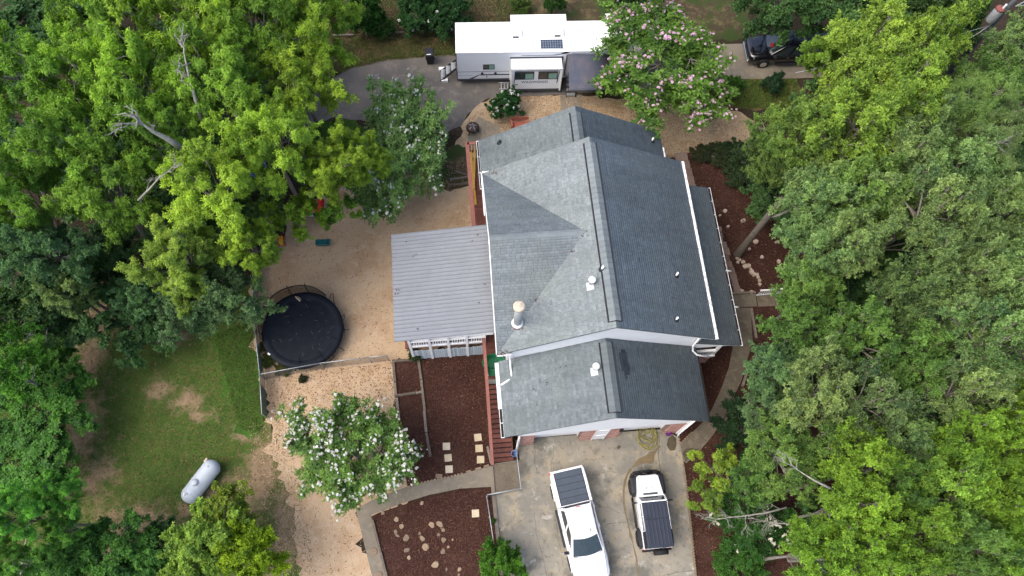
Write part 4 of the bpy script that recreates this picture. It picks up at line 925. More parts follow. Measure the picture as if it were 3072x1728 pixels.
# ------------------------------------------------------------------ vehicles (x forward, y left)
def wheel(parent, x, y, r, wd, rim='chrome', tread=False):
    rx = Matrix.Translation((x, y, r)) @ Matrix.Rotation(R(90), 4, 'X'); m = MB()
    m.lathe([(r*.55, -wd/2), (r*.9, -wd/2), (r, -wd*.36), (r, wd*.36), (r*.9, wd/2), (r*.55, wd/2)], 28, m=rx)
    if tread:
        for k in range(28):
            a = 2*math.pi*k/28; c = rx @ Vector((r*math.cos(a), r*math.sin(a), 0)); tdir = rx.to_3x3() @ Vector((-math.sin(a), math.cos(a), 0)); ax = rx.to_3x3() @ Vector((0, 0, 1))
            m.bar(c-ax*wd*.42, c+ax*wd*.42, .03, .05, up=tuple(tdir))
    ty = m.build('wheel', MT['rubber'], parent)
    h = MB(); s_ = 1 if y > 0 else -1
    h.lathe([(0, .0), (r*.16, .0), (r*.16, .02), (r*.12, .03), (0, .03)], 12, m=Matrix.Translation((x, y+s_*wd*.40, r)) @ Matrix.Rotation(R(-90*s_), 4, 'X'))
    for k in range(6):
        a = 2*math.pi*k/6; d = Vector((math.cos(a), 0, math.sin(a))); c = Vector((x, y+s_*wd*.42, r)); h.bar(c+d*r*.1, c+d*r*.58, r*.17, .03, up=(0, 1, 0))
    h.lathe([(r*.53, -.02), (r*.60, -.02), (r*.60, .02), (r*.53, .02), (r*.53, -.02)], 28, m=Matrix.Translation((x, y+s_*wd*.44, r)) @ Matrix.Rotation(R(90), 4, 'X'))
    h.build('rim', MT[rim], ty)
    return ty
def pane(parent, pts, off, name='window', mat='glass'):
    """glass lying just proud of the body; off = outward direction"""
    off = Vector(off).normalized()*.006; m = MB(); m.add([Vector(p)+off for p in pts], [tuple(range(len(pts)))]); m.add([Vector(p)-off*.3 for p in pts], [tuple(range(len(pts)))[::-1]]); return m.build(name, MT[mat], parent, fix=False)
def pickup(name, label, loc, rz, paint, cover, rim):
    p = empty(name, label, 'pickup truck', loc, rz)
    def sec(x, w_, zl, zb, wt, zt, cr=.03):
        h = [(w_*.90, zl), (w_*.99, zl+.12), (w_, (zl+zb)/2), (w_*.985, zb-.06), (w_*.95, zb), (wt, zt), (wt*.5, zt+cr)]
        return [(x, -y, z) for y, z in h] + [(x, y, z) for y, z in h[::-1]]
    st = [sec(2.98, .60, .50, .86, .50, .90), sec(2.95, .78, .46, .92, .62, .98), sec(2.86, .90, .42, .98, .70, 1.06), sec(2.62, .975, .38, 1.03, .78, 1.12), sec(2.2, .99, .36, 1.07, .84, 1.17),
          sec(1.72, 1.0, .36, 1.12, .86, 1.21), sec(1.36, 1.0, .36, 1.16, .88, 1.22, .01), sec(-.98, 1.0, .36, 1.16, .90, 1.20, .01)]
    m = MB(); m.loft(st, closed=True, smooth=True, caps=True); b = m.build('body', MT[paint], p); b.modifiers.new('edge', 'EDGE_SPLIT').split_angle = R(40)
    st = [sec(-1.02, 1.0, .40, 1.20, .93, 1.225, 0), sec(-2.2, 1.0, .40, 1.20, .93, 1.225, 0), sec(-2.78, .985, .44, 1.20, .91, 1.225, 0), sec(-2.90, .93, .50, 1.18, .88, 1.20, 0)]
    m = MB(); m.loft(st, closed=True, smooth=True, caps=True); bd = m.build('bed', MT[paint], p); bd.modifiers.new('edge', 'EDGE_SPLIT').split_angle = R(40)
    # curved tail edge and cover in five panels
    n = 5; xa, xb = -1.06, -2.84
    cv = MB(); cv.box((xb, -.80, 1.222), (xa, .80, 1.236)); cvo = cv.build('bed_cover', MT['black_plastic'], p)
    for i in range(n):
        c = MB(); x0 = xa+(xb-xa)*i/n-.012; x1 = xa+(xb-xa)*(i+1)/n+.012; bow = .07 if i == n-1 else 0
        c.loft([[(x0, -.76, 1.236), (x0, .76, 1.236)], [(x0, -.76, 1.262), (x0, .76, 1.262)], [(x1, -.76, 1.262), (x1-bow, 0, 1.27), (x1, .76, 1.262)][::2], [(x1, -.76, 1.236), (x1, .76, 1.236)]]); c.build('cover_panel', MT[cover], cvo)
    t_ = MB(); t_.loft([[(-2.84, -.90, .62), (-2.84, .90, .62)], [(-2.96, -.86, .64), (-2.96, .86, .64)], [(-2.955, -.86, 1.20), (-2.955, .86, 1.20)], [(-2.90, -.90, 1.235), (-2.90, .90, 1.235)]]); t_.build('tailgate', MT[paint], p)
    # cab
    def ring(x0, x1, w0, w1, z, k=0): return [(x1, -w1, z), (x0, -w0, z), (x0+k, 0, z), (x0, w0, z), (x1, w1, z)]
    rows = [ring(1.58, -.98, .86, .90, 1.19, .16), ring(1.26, -.96, .80, .86, 1.42, .15), ring(.74, -.86, .70, .74, 1.78, .11), ring(.64, -.80, .67, .71, 1.83, .10), ring(.50, -.70, .60, .62, 1.865, .08)]
    m = MB(); m.loft(rows, closed=True, smooth=False, caps=True); cab = m.build('cab', MT[paint], p, bevel=.025)
    def face(i0, j0, i1, j1, s0, s1, t0, t1):
        A, B = Vector(rows[i0][j0]), Vector(rows[i0][j1]); C, D = Vector(rows[i1][j0]), Vector(rows[i1][j1])
        f = lambda u, v: (A.lerp(B, u)).lerp(C.lerp(D, u), v); return [f(s0, t0), f(s1, t0), f(s1, t1), f(s0, t1)]
    # windscreen: lower and upper halves either side of the middle
    L0, Mi, R0_ = rows[0][1], rows[0][2], rows[0][3]; lo = [Vector(rows[0][k]).lerp(Vector(rows[1][k]), .05) for k in (1, 2, 3)]; up = [Vector(rows[2][k]).lerp(Vector(rows[3][k]), .2) for k in (1, 2, 3)]; md = [Vector(rows[1][k]) for k in (1, 2, 3)]
    sh = lambda q: [q[0].lerp(q[1], .06), q[1], q[2].lerp(q[1], .06)]
    arc = lambda q: [q[0]*(2*(t_-.5)*(t_-1))+q[1]*(-4*t_*(t_-1))+q[2]*(2*t_*(t_-.5)) for t_ in np.linspace(0, 1, 9).tolist()]
    o_ = Vector((.008, 0, .008)); g = MB(); g.loft([[v+o_ for v in arc(sh(lo))], [v+o_ for v in arc(sh(md))], [v+o_ for v in arc(sh(up))]], smooth=True); g.build('windshield', MT['glass'], p)
    d = MB(); d.tube([v+Vector((.02, 0, .012)) for v in arc(sh(lo))], .022, 6); d.build('wiper_trim', MT['rubber'], p)
    for s_, ja, jb in ((1, 4, 3), (-1, 0, 1)):
        for a, b_ in ((.06, .46), (.52, .88)):
            A = Vector(rows[0][ja]).lerp(Vector(rows[0][jb]), a); B = Vector(rows[0][ja]).lerp(Vector(rows[0][jb]), b_); Ct, Dt = [Vector(rows[2][ja]).lerp(Vector(rows[2][jb]), q) for q in (a+.02, min(.97, b_-.02 if b_ > .6 else b_))]
            A2 = Vector(rows[1][ja]).lerp(Vector(rows[1][jb]), a); B2 = Vector(rows[1][ja]).lerp(Vector(rows[1][jb]), b_)
            o_ = Vector((0, s_*.008, .003)); g = MB(); g.loft([[A.lerp(A2, .1)+o_, B.lerp(B2, .1)+o_], [A2+o_, B2+o_], [Ct+o_, Dt+o_]]); g.build('side_window', MT['glass'], p)
    A = [Vector(rows[1][0]), Vector(rows[1][4]), Vector(rows[2][4]), Vector(rows[2][0])]; c0 = sum(A, Vector())/4; pane(p, [c0+(q-c0)*.86 for q in A], (-1, 0, .4), 'rear_window')
    d = MB(); d.box((-.835, -.13, 1.80), (-.79, .13, 1.845)); d.build('brake_light', MT['red_plastic'], p)
    if paint == 'car_white':
        d = MB(); d.bar((.38, .33, 1.885), (.54, .33, 1.885), .03, .05); d.bar((.38, -.33, 1.875), (.42, -.33, 1.875), .03, .03); d.build('roof_antenna', MT['black_plastic'], p)
        d = MB(); d.box((-1.03, -.93, 1.0), (-.985, .93, 1.20)); d.build('bed_gap', MT['rubber'], p)
    for s_ in (1, -1):
        d = MB(); d.loft([[(1.24, s_*.98, 1.16), (1.42, s_*.98, 1.14), (1.42, s_*1.0, 1.30), (1.24, s_*1.0, 1.32)], [(1.22, s_*1.24, 1.17), (1.36, s_*1.23, 1.16), (1.36, s_*1.23, 1.36), (1.22, s_*1.24, 1.38)]], closed=True, caps=True); d.build('mirror', MT['black_plastic'], p, bevel=.02)
        for x in (.22, -.82): d = MB(); d.box((x, s_*.985, 1.02), (x+.2, s_*1.018, 1.06)); d.build('door_handle', MT['chrome' if paint == 'car_black' else paint], p)
        d = MB(); d.loft([[(2.90, s_*.56, .86), (2.70, s_*.95, .90)], [(2.93, s_*.60, .98), (2.66, s_*.955, 1.04)]]); d.build('headlight', MT['headlamp'], p)
        d = MB(); d.box((-2.93, s_*.93-.06, .75), (-2.84, s_*.93+.03, 1.05)); d.build('tail_light', MT['red_plastic'], p)
        d = MB(); d.bar((1.0, s_*1.03, .42), (-1.0, s_*1.03, .42), .14, .05); d.build('side_step', MT['black_plastic'], p)
        for x in (1.85, -1.95):
            d = MB(); pts = [(x+.47*math.cos(a), s_*1.005, .40+.47*math.sin(a)) for a in np.linspace(0, math.pi, 13)]; d.tube(pts, .03, 6); d.build('wheel_arch', MT[paint if paint == 'car_white' else 'black_plastic'], p)
        # body creases on the hood
        d = MB(); d.tube([(2.7, s_*.62, 1.125), (2.1, s_*.68, 1.195), (1.75, s_*.70, 1.225)], .012, 6); d.build('hood_crease', MT[paint], p)
    def gap(pts): d = MB(); d.tube(pts, .007, 5); d.build('panel_gap', MT['rubber'], p)
    gap([(1.68, -.86, 1.222), (1.75, -.45, 1.240), (1.77, 0, 1.245), (1.75, .45, 1.240), (1.68, .86, 1.222)])
    for s_ in (1, -1):
        gap([(1.68, s_*.86, 1.222), (2.2, s_*.84, 1.182), (2.62, s_*.78, 1.132), (2.80, s_*.72, 1.09)])
        for x in (1.24, .16, -.90): gap([(x, s_*1.0, 1.13), (x, s_*1.006, .8), (x, s_*1.0, .45)])
    d = MB(); d.box((2.93, -.85, .42), (3.05, .85, .62)); d.build('bumper', MT['chrome' if paint == 'car_black' else 'car_white'], p, bevel=.04)
    d = MB(); d.box((-3.05, -.9, .48), (-2.93, .9, .62)); d.build('bumper', MT['chrome'], p, bevel=.03)
    d = MB(); d.box((2.95, -.52, .62), (3.0, .52, .90)); d.build('grille', MT['black_plastic'], p)
    for x in (1.85, -1.95):
        for y in (.91, -.91): wheel(p, x, y, .40, .28, rim)
    return p
def heading(u0, v0, u1, v1, z): d = at(u1, v1, z)-at(u0, v0, z); return math.atan2(d.y, d.x)
q = at(1740, 1570, 1.1); h = heading(1700, 1402, 1782, 1728, 1.1)
pk = pickup('pickup_truck', 'white pickup with a dark panelled bed cover, nose toward the bottom of the drive', (q.x, q.y, .05), h, 'car_white', 'slate_plastic', 'chrome')
q = at(2240, 152, .7); h2 = heading(2250, 150, 2420, 146, 1.0); d = Vector((math.cos(h2), math.sin(h2), 0))
bk_ = pickup('pickup_truck', 'black pickup on the side drive half hidden under yellow green oak branches', (q.x+d.x*2.95, q.y+d.y*2.95, .03), h2+math.pi, 'car_black', 'black_plastic', 'chrome')
m = MB(); m.box((1.02, .05, 1.40), (1.16, .38, 1.47)); m.t = [.5]*6; o = m.build('dash_cloth', MT['red_plastic'], bk_); o['label'] = 'red cloth showing through the windscreen'; o.location = (.34, 0, .03)

# the white off-roader
q0 = at(1935, 1415, .7); q1 = at(1979, 1679, 1.0); h = math.atan2(q0.y-q1.y, q0.x-q1.x); q = (q0*.535+q1*.465)
jp = empty('off_road_car', 'boxy white four door off roader with black hardtop, black fenders and rear spare wheel', 'car', (q.x, q.y, .05), h)
def jsec(x, w_, zl, zt, r_=.05): hh = [(w_, zl), (w_, zt-r_), (w_-r_*.4, zt-r_*.3), (w_-r_, zt), (0, zt+.015)]; return [(x, -y, z) for y, z in hh]+[(x, y, z) for y, z in hh[:-1][::-1]]
m = MB(); m.loft([jsec(1.90, .56, .62, 1.06), jsec(1.86, .60, .60, 1.12), jsec(1.4, .66, .58, 1.15), jsec(.80, .74, .56, 1.17)], closed=True, caps=True); m.build('hood', MT['car_white'], jp, bevel=.012)
m = MB(); m.loft([jsec(.80, .77, .50, 1.16), jsec(-1.9, .77, .50, 1.16)], closed=True, caps=True); m.build('body', MT['car_white'], jp, bevel=.015)
m = MB(); m.box((1.88, -.52, .62), (1.93, .52, 1.04)); gr2 = m.build('grille', MT['car_white'], jp, bevel=.01)
for i in range(7): g = MB(); g.box((1.925, -.26+i*.08, .70), (1.94, -.225+i*.08, .98)); g.build('slot', MT['black_plastic'], gr2)
for s_ in (1, -1):
    g = MB(); g.lathe([(.11, 0), (.12, .02), (.1, .04), (0, .05)], 16, m=Matrix.Translation((1.92, s_*.40, .86)) @ Matrix.Rotation(R(90), 4, 'Y')); g.build('headlight', MT['headlamp'], jp)
    g = MB(); P = [(1.98, .80), (1.86, .90), (1.45, .95), (1.05, .92), (.86, .70)]
    g.loft([[(x, s_*.58, z) for x, z in P], [(x, s_*.86, z) for x, z in P], [(x-.02, s_*.94, z-.06) for x, z in P], [(x-.02, s_*.94, z-.14) for x, z in P]], smooth=False); f_ = g.build('fender', MT['black_plastic'], jp); so_ = f_.modifiers.new('thick', 'SOLIDIFY'); so_.thickness = .03
    g = MB(); P = [(-.78, .66), (-.92, .90), (-1.3, .97), (-1.7, .92), (-1.86, .74)]
    g.loft([[(x, s_*.75, z) for x, z in P], [(x, s_*.88, z) for x, z in P], [(x, s_*.94, z-.06) for x, z in P], [(x, s_*.94, z-.14) for x, z in P]]); f_ = g.build('fender', MT['black_plastic'], jp); so_ = f_.modifiers.new('thick', 'SOLIDIFY'); so_.thickness = .03
    g = MB(); g.tube([(.85, s_*.90, .48), (-.75, s_*.90, .48)], .06, 8); g.build('side_step', MT['black_steel'], jp)
    for x0, x1 in ((.68, -.22), (-.26, -.95)):
        g = MB(); g.box((x1, s_*.77-.0 if s_ > 0 else s_*.795, .58), (x0, s_*.795 if s_ > 0 else s_*.77, 1.14)); dr = g.build('door', MT['car_white'], jp, bevel=.008); k = MB(); k.box((x1+.06, s_*.80-.01, 1.0), (x1+.20, s_*.80+.015, 1.04)); k.build('handle', MT['black_plastic'], dr)
    g = MB(); g.bar((.50, s_*.78, 1.22), (.48, s_*.98, 1.30), .05, .04); g.box((.42, s_*1.02-.10, 1.22), (.54, s_*1.02+.10, 1.42)); g.build('mirror', MT['black_plastic'], jp, bevel=.015)
    for a in ((.10, -.16), (.10, .12)): pass
# windscreen and frame
W0, W1 = (.80, .73, 1.17), (.46, .68, 1.70)
g = MB(); g.loft([[(W0[0], -W0[1], W0[2]), (W0[0], W0[1], W0[2])], [(W1[0], -W1[1], W1[2]), (W1[0], W1[1], W1[2])]]); ws = g.build('windshield', MT['glass'], jp)
g = MB(); g.bar((W0[0], -.75, 1.18), (W0[0], .75, 1.18), .05, .05); g.bar((W1[0], -.70, 1.72), (W1[0], .70, 1.72), .07, .06)
for s_ in (1, -1): g.bar((W0[0]+.01, s_*.74, 1.17), (W1[0]+.01, s_*.69, 1.72), .08, .06)
g.build('windshield_frame', MT['car_white'], jp, bevel=.01)
g = MB(); g.loft([[(.42, -.70, 1.16), (.42, .70, 1.16), (-1.92, .73, 1.16), (-1.92, -.73, 1.16)], [(.39, -.67, 1.74), (.39, .67, 1.74), (-1.88, .68, 1.74), (-1.88, -.68, 1.74)]], closed=True, caps=True); g.build('cabin', MT['glass'], jp)
for s_ in (1, -1):
    g = MB()
    for x in (.41, -.26, -1.0): g.bar((x-.02, s_*.745, 1.16), (x-.02, s_*.695, 1.72), .09, .03, up=(1, 0, 0))
    g.bar((.41, s_*.695, 1.73), (-1.0, s_*.695, 1.73), .04, .05); g.build('pillar', MT['car_white'], jp)
    g = MB(); g.loft([[(-1.05, s_*.752, 1.16), (-1.90, s_*.752, 1.16)], [(-1.05, s_*.70, 1.74), (-1.88, s_*.70, 1.74)]]); g.build('quarter_panel', MT['black_plastic'], jp)
g = MB(); g.loft([[(.44, -.70, 1.74), (.44, .70, 1.74), (-1.92, .71, 1.74), (-1.92, -.71, 1.74)], [(.41, -.665, 1.80), (.41, .665, 1.80), (-1.89, .675, 1.80), (-1.89, -.675, 1.80)]], closed=True, caps=True); ht = g.build('hardtop', MT['hardtop'], jp, bevel=.02)
for x0, x1 in ((.33, -.40), (-.50, -1.82)):
    for i in range(6): g = MB(); g.bar((x0, -.50+i*.20, 1.805), (x1, -.50+i*.20, 1.805), .075, .03); g.build('roof_rib', MT['hardtop'], ht, bevel=.012)
g = MB(); g.box((-.46, -.66, 1.798), (-.44, .66, 1.803)); g.build('roof_seam', MT['rubber'], ht)
g = MB(); g.box((.86, -.40, 1.165), (.97, .40, 1.195)); g.build('cowl_vent', MT['rv_grey'], jp)
for y in (-.13, .17): g = MB(); g.box((1.16, y-.015, 1.160), (1.30, y+.015, 1.182)); g.build('hood_bumper', MT['black_plastic'], jp)
g = MB(); P = [(2.0, -.82), (2.14, -.62), (2.18, 0), (2.14, .62), (2.0, .82)]; g.tube([(x, y, .62) for x, y in P], .10, 8); g.box((1.95, -.5, .56), (2.12, .5, .66)); bp = g.build('bumper', MT['black_steel'], jp)
g = MB(); g.tube([(2.12, -.36, .74), (2.2, -.2, .88), (2.2, .2, .88), (2.12, .36, .74)], .04, 8); g.lathe([(.07, -.22), (.07, .22)], 10, m=Matrix.Translation((2.06, 0, .74)) @ Matrix.Rotation(R(90), 4, 'X')); g.build('winch', MT['black_steel'], bp)
g = MB(); g.box((-2.05, -.80, .50), (-1.92, .80, .66)); g.build('bumper', MT['black_steel'], jp, bevel=.02)
g = MB(); g.box((-1.93, -.74, .66), (-1.90, .74, 1.16)); g.build('tailgate', MT['car_white'], jp)
for s_ in (1, -1): g = MB(); g.box((-1.945, s_*.70-.05, .72), (-1.90, s_*.70+.05, .92)); g.build('tail_light', MT['red_plastic'], jp)
w_ = MB(); mm = Matrix.Translation((-2.14, -.12, 1.02)) @ Matrix.Rotation(R(90), 4, 'Y'); w_.lathe([(.18, -.13), (.36, -.13), (.41, -.08), (.41, .08), (.36, .13), (.18, .13)], 28, m=mm); sw = w_.build('spare_wheel', MT['rubber'], jp)
w_ = MB(); w_.lathe([(.18, -.05), (.22, .06), (0, .06)], 20, m=mm); w_.build('rim', MT['black_steel'], sw)
for x in (1.42, -1.32):
    for y in (.80, -.80): wheel(jp, x, y, .42, .30, 'black_steel', True)

# ------------------------------------------------------------------ trampoline
TC = Vector((-12.15, 13.30, 0)); TR = 2.36
tr = empty('trampoline', 'big round black trampoline with a blue black pad and half fallen safety net', 'trampoline', TC)
MT['mat_black'] = simple('mat_black', (.0022, .0026, .0034), .95, var=.3, scale=3, spec=.0)
MT['pad'] = simple('pad', (.0075, .0105, .0165), .6, var=.35, scale=2.2, spec=.15)
def net_mat(name, c, a):
    t = NT(name); tr_ = t.n('BsdfTransparent'); df = t.n('BsdfDiffuse'); df.inputs[0].default_value = (*c, 1); mx = t.n('MixShader'); mx.inputs[0].default_value = a
    t.l(tr_.outputs[0], mx.inputs[1]); t.l(df.outputs[0], mx.inputs[2]); t.l(mx.outputs[0], t.o.inputs[0]); return t.m
MT['net'] = net_mat('net', (.012, .012, .012), .60); MT['chain_link'] = net_mat('chain_link', (.15, .16, .16), .38); MT['green_screen'] = net_mat('green_screen', (.10, .14, .125), .80)
m = MB(); m.lathe([(0, .86), (1.2, .855), (2.02, .875)], 56); m.build('jumping_mat', MT['mat_black'], tr)
m = MB(); m.lathe([(1.92, .885), (2.0, .93), (2.18, .945), (2.36, .92), (2.385, .84), (2.37, .62)], 56); m.build('pad', MT['pad'], tr)
m = MB(); pts = [(2.34*math.cos(a), 2.34*math.sin(a), .86) for a in np.linspace(0, 2*math.pi, 49)]; m.tube(pts, .03, 8, cap=False); m.build('frame', MT['black_steel'], tr)
for k in range(6):
    a = k*math.pi/3+.3; m = MB(); m.tube([(2.3*math.cos(a-.16), 2.3*math.sin(a-.16), .85), (2.32*math.cos(a-.16), 2.32*math.sin(a-.16), .03), (2.32*math.cos(a+.16), 2.32*math.sin(a+.16), .03), (2.3*math.cos(a+.16), 2.3*math.sin(a+.16), .85)], .025, 8); m.build('leg', MT['black_steel'], tr)
A0, A1 = R(60), R(205); top = [(2.34*math.cos(a), 2.34*math.sin(a), 2.05-.55*max(0, (a-R(165))/R(40))-.5*max(0, (R(78)-a)/R(18))) for a in np.linspace(A0, A1, 30)]
m = MB(); m.tube(top, .034, 6); m.build('net_hoop', MT['black_steel'], tr)
m = MB(); m.loft([[(x*.985, y*.985, .92) for x, y, z in top], top], smooth=True); m.build('net', MT['net'], tr, fix=False)
for i in (6, 11, 17, 22, 27):
    x, y, z = top[i]; m = MB(); m.tube([(x*.99, y*.99, .3), (x*.99, y*.99, z+.06), (x*1.03, y*1.03, z+.16)], .028, 8); m.build('net_pole', MT['black_steel'], tr)
def arc_pole(a, h, lean):
    m = MB(); c = Vector((2.36*math.cos(a), 2.36*math.sin(a), .9)); o = Vector((math.cos(a), math.sin(a), 0)); tdir = Vector((-math.sin(a), math.cos(a), 0))
    m.tube([c+tdir*(-.22), c+tdir*(-.22)+o*.05+Vector((0, 0, h*.7)), c+o*lean+Vector((0, 0, h)), c+tdir*.24+o*lean*.8+Vector((0, 0, h*.6)), c+tdir*.24+o*.02], .020, 6); m.build('bent_pole', MT['black_steel'], tr)
arc_pole(R(52), .75, .30); arc_pole(R(18), .6, .28)
for a, l in ((R(-12), .5), (R(-48), .5), (R(-85), .45), (R(12), .6)):
    o = Vector((math.cos(a), math.sin(a), 0)); m = MB(); m.tube([o*2.42+Vector((0, 0, .7)), o*2.2+Vector((0, 0, 1.0)), o*(2.2-l)+Vector((0, 0, .97))], .014, 6); m.build('fallen_pole', MT['pad'], tr)
for a, l in ((R(-20), .28), (R(8), .25)):
    o = Vector((math.cos(a), math.sin(a), 0)); m = MB(); m.tube([o*2.3+Vector((0, 0, .6)), o*(2.4+l)+Vector((0, 0, .35))], .02, 6); m.build('fallen_pole', MT['black_steel'], tr)
MT['twig'] = simple('twig', (.11, .10, .075), .9, var=.3)
rt = random.Random(3); m = MB()
for i in range(26):
    a, r_ = rt.uniform(0, 6.28), 1.85*math.sqrt(rt.random()); x, y = r_*math.cos(a), r_*math.sin(a); b = rt.uniform(0, 6.28); l = rt.choice((.05, .06, .08, .25, .3)); k = rt.uniform(-.5, .5)
    m.tube([(x, y, .885), (x+l*.5*math.cos(b), y+l*.5*math.sin(b), .89), (x+l*.5*math.cos(b)+l*.5*math.cos(b+k), y+l*.5*math.sin(b)+l*.5*math.sin(b+k), .885)], .008 if l > .1 else .014, 5)
m.build('leaf_litter', MT['twig'], tr)['kind'] = 'stuff'
m = MB(); m.bar((-.75, 1.98, 1.0), (-.42, 1.72, 1.0), .08, .02); m.bar((-.62, 2.0, 1.0), (-.38, 1.82, 1.0), .03, .02); o = m.build('strap', MT['paver'], tr)
m = MB(); m.bar((-1.72, -1.62, .96), (-1.58, -1.72, .96), .10, .03); m.build('strap', MT['white_trim'], tr)

# ------------------------------------------------------------------ propane tank
a, b = at(556, 1506, .62), at(650, 1384, .62); dv = b-a; L = dv.length; c0 = (a+b)/2
pt = empty('propane_tank', 'long pale grey blue gas tank lying on the lawn', 'gas tank', (c0.x, c0.y, 0), math.atan2(dv.y, dv.x))
TRd = .50; H_ = L/2
prof = [(0.0, -H_)] + [(TRd*math.sin(t_), -(H_-TRd*.9)-TRd*.9*math.cos(t_)) for t_ in np.linspace(.06, math.pi/2, 12)] + [(TRd, z) for z in np.linspace(-(H_-TRd*.9), H_-TRd*.9, 9)][1:] + [(TRd*math.sin(t_), (H_-TRd*.9)+TRd*.9*math.cos(t_)) for t_ in np.linspace(math.pi/2, .06, 12)][1:] + [(0.0, H_)]
m = MB(); m.lathe(prof, 36, m=Matrix.Translation((0, 0, .66)) @ Matrix.Rotation(R(90), 4, 'Y')); m.build('body', MT['tank_paint'], pt)
m = MB(); m.lathe([(.19, 0), (.195, .13), (.17, .18), (.10, .21), (0, .22)], 24, (-.18, .05, 1.10)); m.build('dome_lid', MT['tank_paint'], pt)
for x in (-.85, .85):
    for y in (-.25, .25): m = MB(); m.box((x-.12, y-.05, 0), (x+.12, y+.05, .34)); m.build('leg', MT['tank_paint'], pt)
    m = MB(); m.lathe([(.05, 0), (.05, .05), (.02, .05), (0, .04)], 12, (x, .02, 1.14)); m.build('lifting_lug', MT['galvanized'], pt)
m = MB(); m.box((-1.02, .06, 1.10), (-.90, .16, 1.20)); m.build('gauge', MT['white_paint'], pt)
for x in (-1.0, 1.0): m = MB(); m.lathe([(TRd+.004, -.012), (TRd+.008, 0), (TRd+.004, .012)], 36, m=Matrix.Translation((x*(H_-TRd*.94), 0, .66)) @ Matrix.Rotation(R(90), 4, 'Y')); m.build('weld_seam', MT['tank_paint'], pt)
m = MB(); m.tube([(-.18, .15, 1.1), (-.15, .53, .75), (.1, .56, .4), (.85, .58, .3), (.92, .66, .3)], .018, 6); m.build('gas_pipe', MT['galvanized'], pt)
m = MB(); m.box((.88, .60, .12), (1.12, .72, .38)); m.box((.93, .56, .0), (.97, .60, .3)); m.build('regulator', MT['rusty_cap'], pt, bevel=.01)

# ------------------------------------------------------------------ fences
def chain_fence(label, base, h, posts=2.4, mat='chain_link', name='chain_link_fence', cat='fence'):
    f = empty(name, label, cat, base[0]); o = base[0]; B = [p-o for p in base]
    for a, b in zip(B, B[1:]):
        m = MB(); m.tube([a+Vector((0, 0, h)), b+Vector((0, 0, h))], .025, 8); m.build('top_rail', MT['galvanized'], f)
        m = MB(); m.add([a+Vector((0, 0, .02)), b+Vector((0, 0, .02)), b+Vector((0, 0, h)), a+Vector((0, 0, h))], [(0, 1, 2, 3)]); m.build('wire_mesh', MT[mat], f)
        k = max(1, round((b-a).length/posts))
        for i in range(k+1):
            if i == k and b is not B[-1]: continue
            p = a+(b-a)*(i/k); m = MB(); m.lathe([(.03, -.1), (.03, h+.03), (.02, h+.06), (0, h+.07)], 10, p); m.build('post', MT['galvanized'], f)
    return f
chain_fence('galvanized chain link fence between the lawn and the tan gravel yard', [Vector((-13.45, 8.08, 0)), Vector((-14.02, 10.33, 0)), Vector((-15.15, 14.05, 0)), Vector((-15.9, 17.6, 0))], 1.2, mat='green_screen')
chain_fence('low chain link fence running from the trampoline corner to the porch', [Vector((-13.98, 10.36, 0)), Vector((-10.70, 11.28, 0)), Vector((-7.97, 11.85, 0)), Vector((-6.95, 12.05, 0))], 1.15)
gp = [at(1548, 1345, 1.15), at(1563, 1466, 1.15), at(1463, 1484, 1.15), at(1486, 1660, 1.15)]; gp = [Vector((p.x, p.y, .05)) for p in gp]
chain_fence('bare pipe gate frame around the grey slab below the wooden stairs', gp[:3], 1.1, 1.9)
chain_fence('thin pipe fence between the mulch bed and the driveway', [gp[2]+Vector((-.05, -.08, 0)), gp[3]], 1.1, 1.7)
q = at(2281, 872, .9); e_ = at(2335, 868, .9)-q
wf_ = empty('white_railing', 'short white picket railing beside the entry walk under the oaks', 'railing', (q.x, q.y, 0), math.atan2(e_.y, e_.x))
m = MB(); m.bar((0, 0, .92), (1.7, 0, .92), .09, .06); m.bar((0, 0, .16), (1.7, 0, .16), .06, .06); m.build('rail', MT['white_trim'], wf_)
for i in range(12): m = MB(); m.bar((.08+i*.14, 0, .03), (.08+i*.14, 0, .9), .035, .035); m.build('picket', MT['white_trim'], wf_)
# ------------------------------------------------------------------ small things on the ground
def square(u, v, sz, z, mat, label, group=None, name='paver', rz=HA, cat='paver'):
    p = at(u, v, z); m = MB(); s = sz/2; k = lambda: random.uniform(-.012, .012)
    m.loft([[(-s+k(), -s+k(), -.03), (s+k(), -s+k(), -.03), (s+k(), s+k(), -.03), (-s+k(), s+k(), -.03)], [(-s+.01, -s+.01, .03), (s-.01, -s+.01, .03), (s-.01, s-.01, .03), (-s+.01, s-.01, .03)]], closed=True, caps=True); m.t = [random.random()]*len(m.t)
    o = m.build(name, MT[mat], bevel=.008); o.location = (p.x, p.y, z); o.rotation_euler.z = rz+random.uniform(-.05, .05); return tag(o, label, cat, group)
for i, (u, v) in enumerate(((1339.5, 1339), (1344.5, 1373.5), (1347.5, 1407.5))): square(u, v, .43, .03, 'paver', ('topmost', 'middle', 'lowest')[i]+' square paver in the left column of three on the dark mulch', 'square pavers in the mulch bed')
for i, (u, v) in enumerate(((1434, 1312), (1437.5, 1345), (1442, 1378.5))): square(u, v, .43, .03, 'paver', ('topmost', 'middle', 'lowest')[i]+' square paver in the column of three beside the wooden stairs', 'square pavers in the mulch bed')
square(1426.5, 1540, .42, .03, 'paver', 'lone pale square paver in the lower mulch bed near the pipe fence', 'square pavers in the mulch bed')
p = at(1317, 1428, .03); m = MB(); m.box((-.19, -.11, -.03), (.19, .11, .05)); o = m.build('stepping_block', MT['flagstone'], bevel=.01); o.location = (p.x, p.y, .03); o.rotation_euler.z = .05; tag(o, 'grey brown block lying at the mulch edge of the curved path', 'block')
RF = random.Random(8)
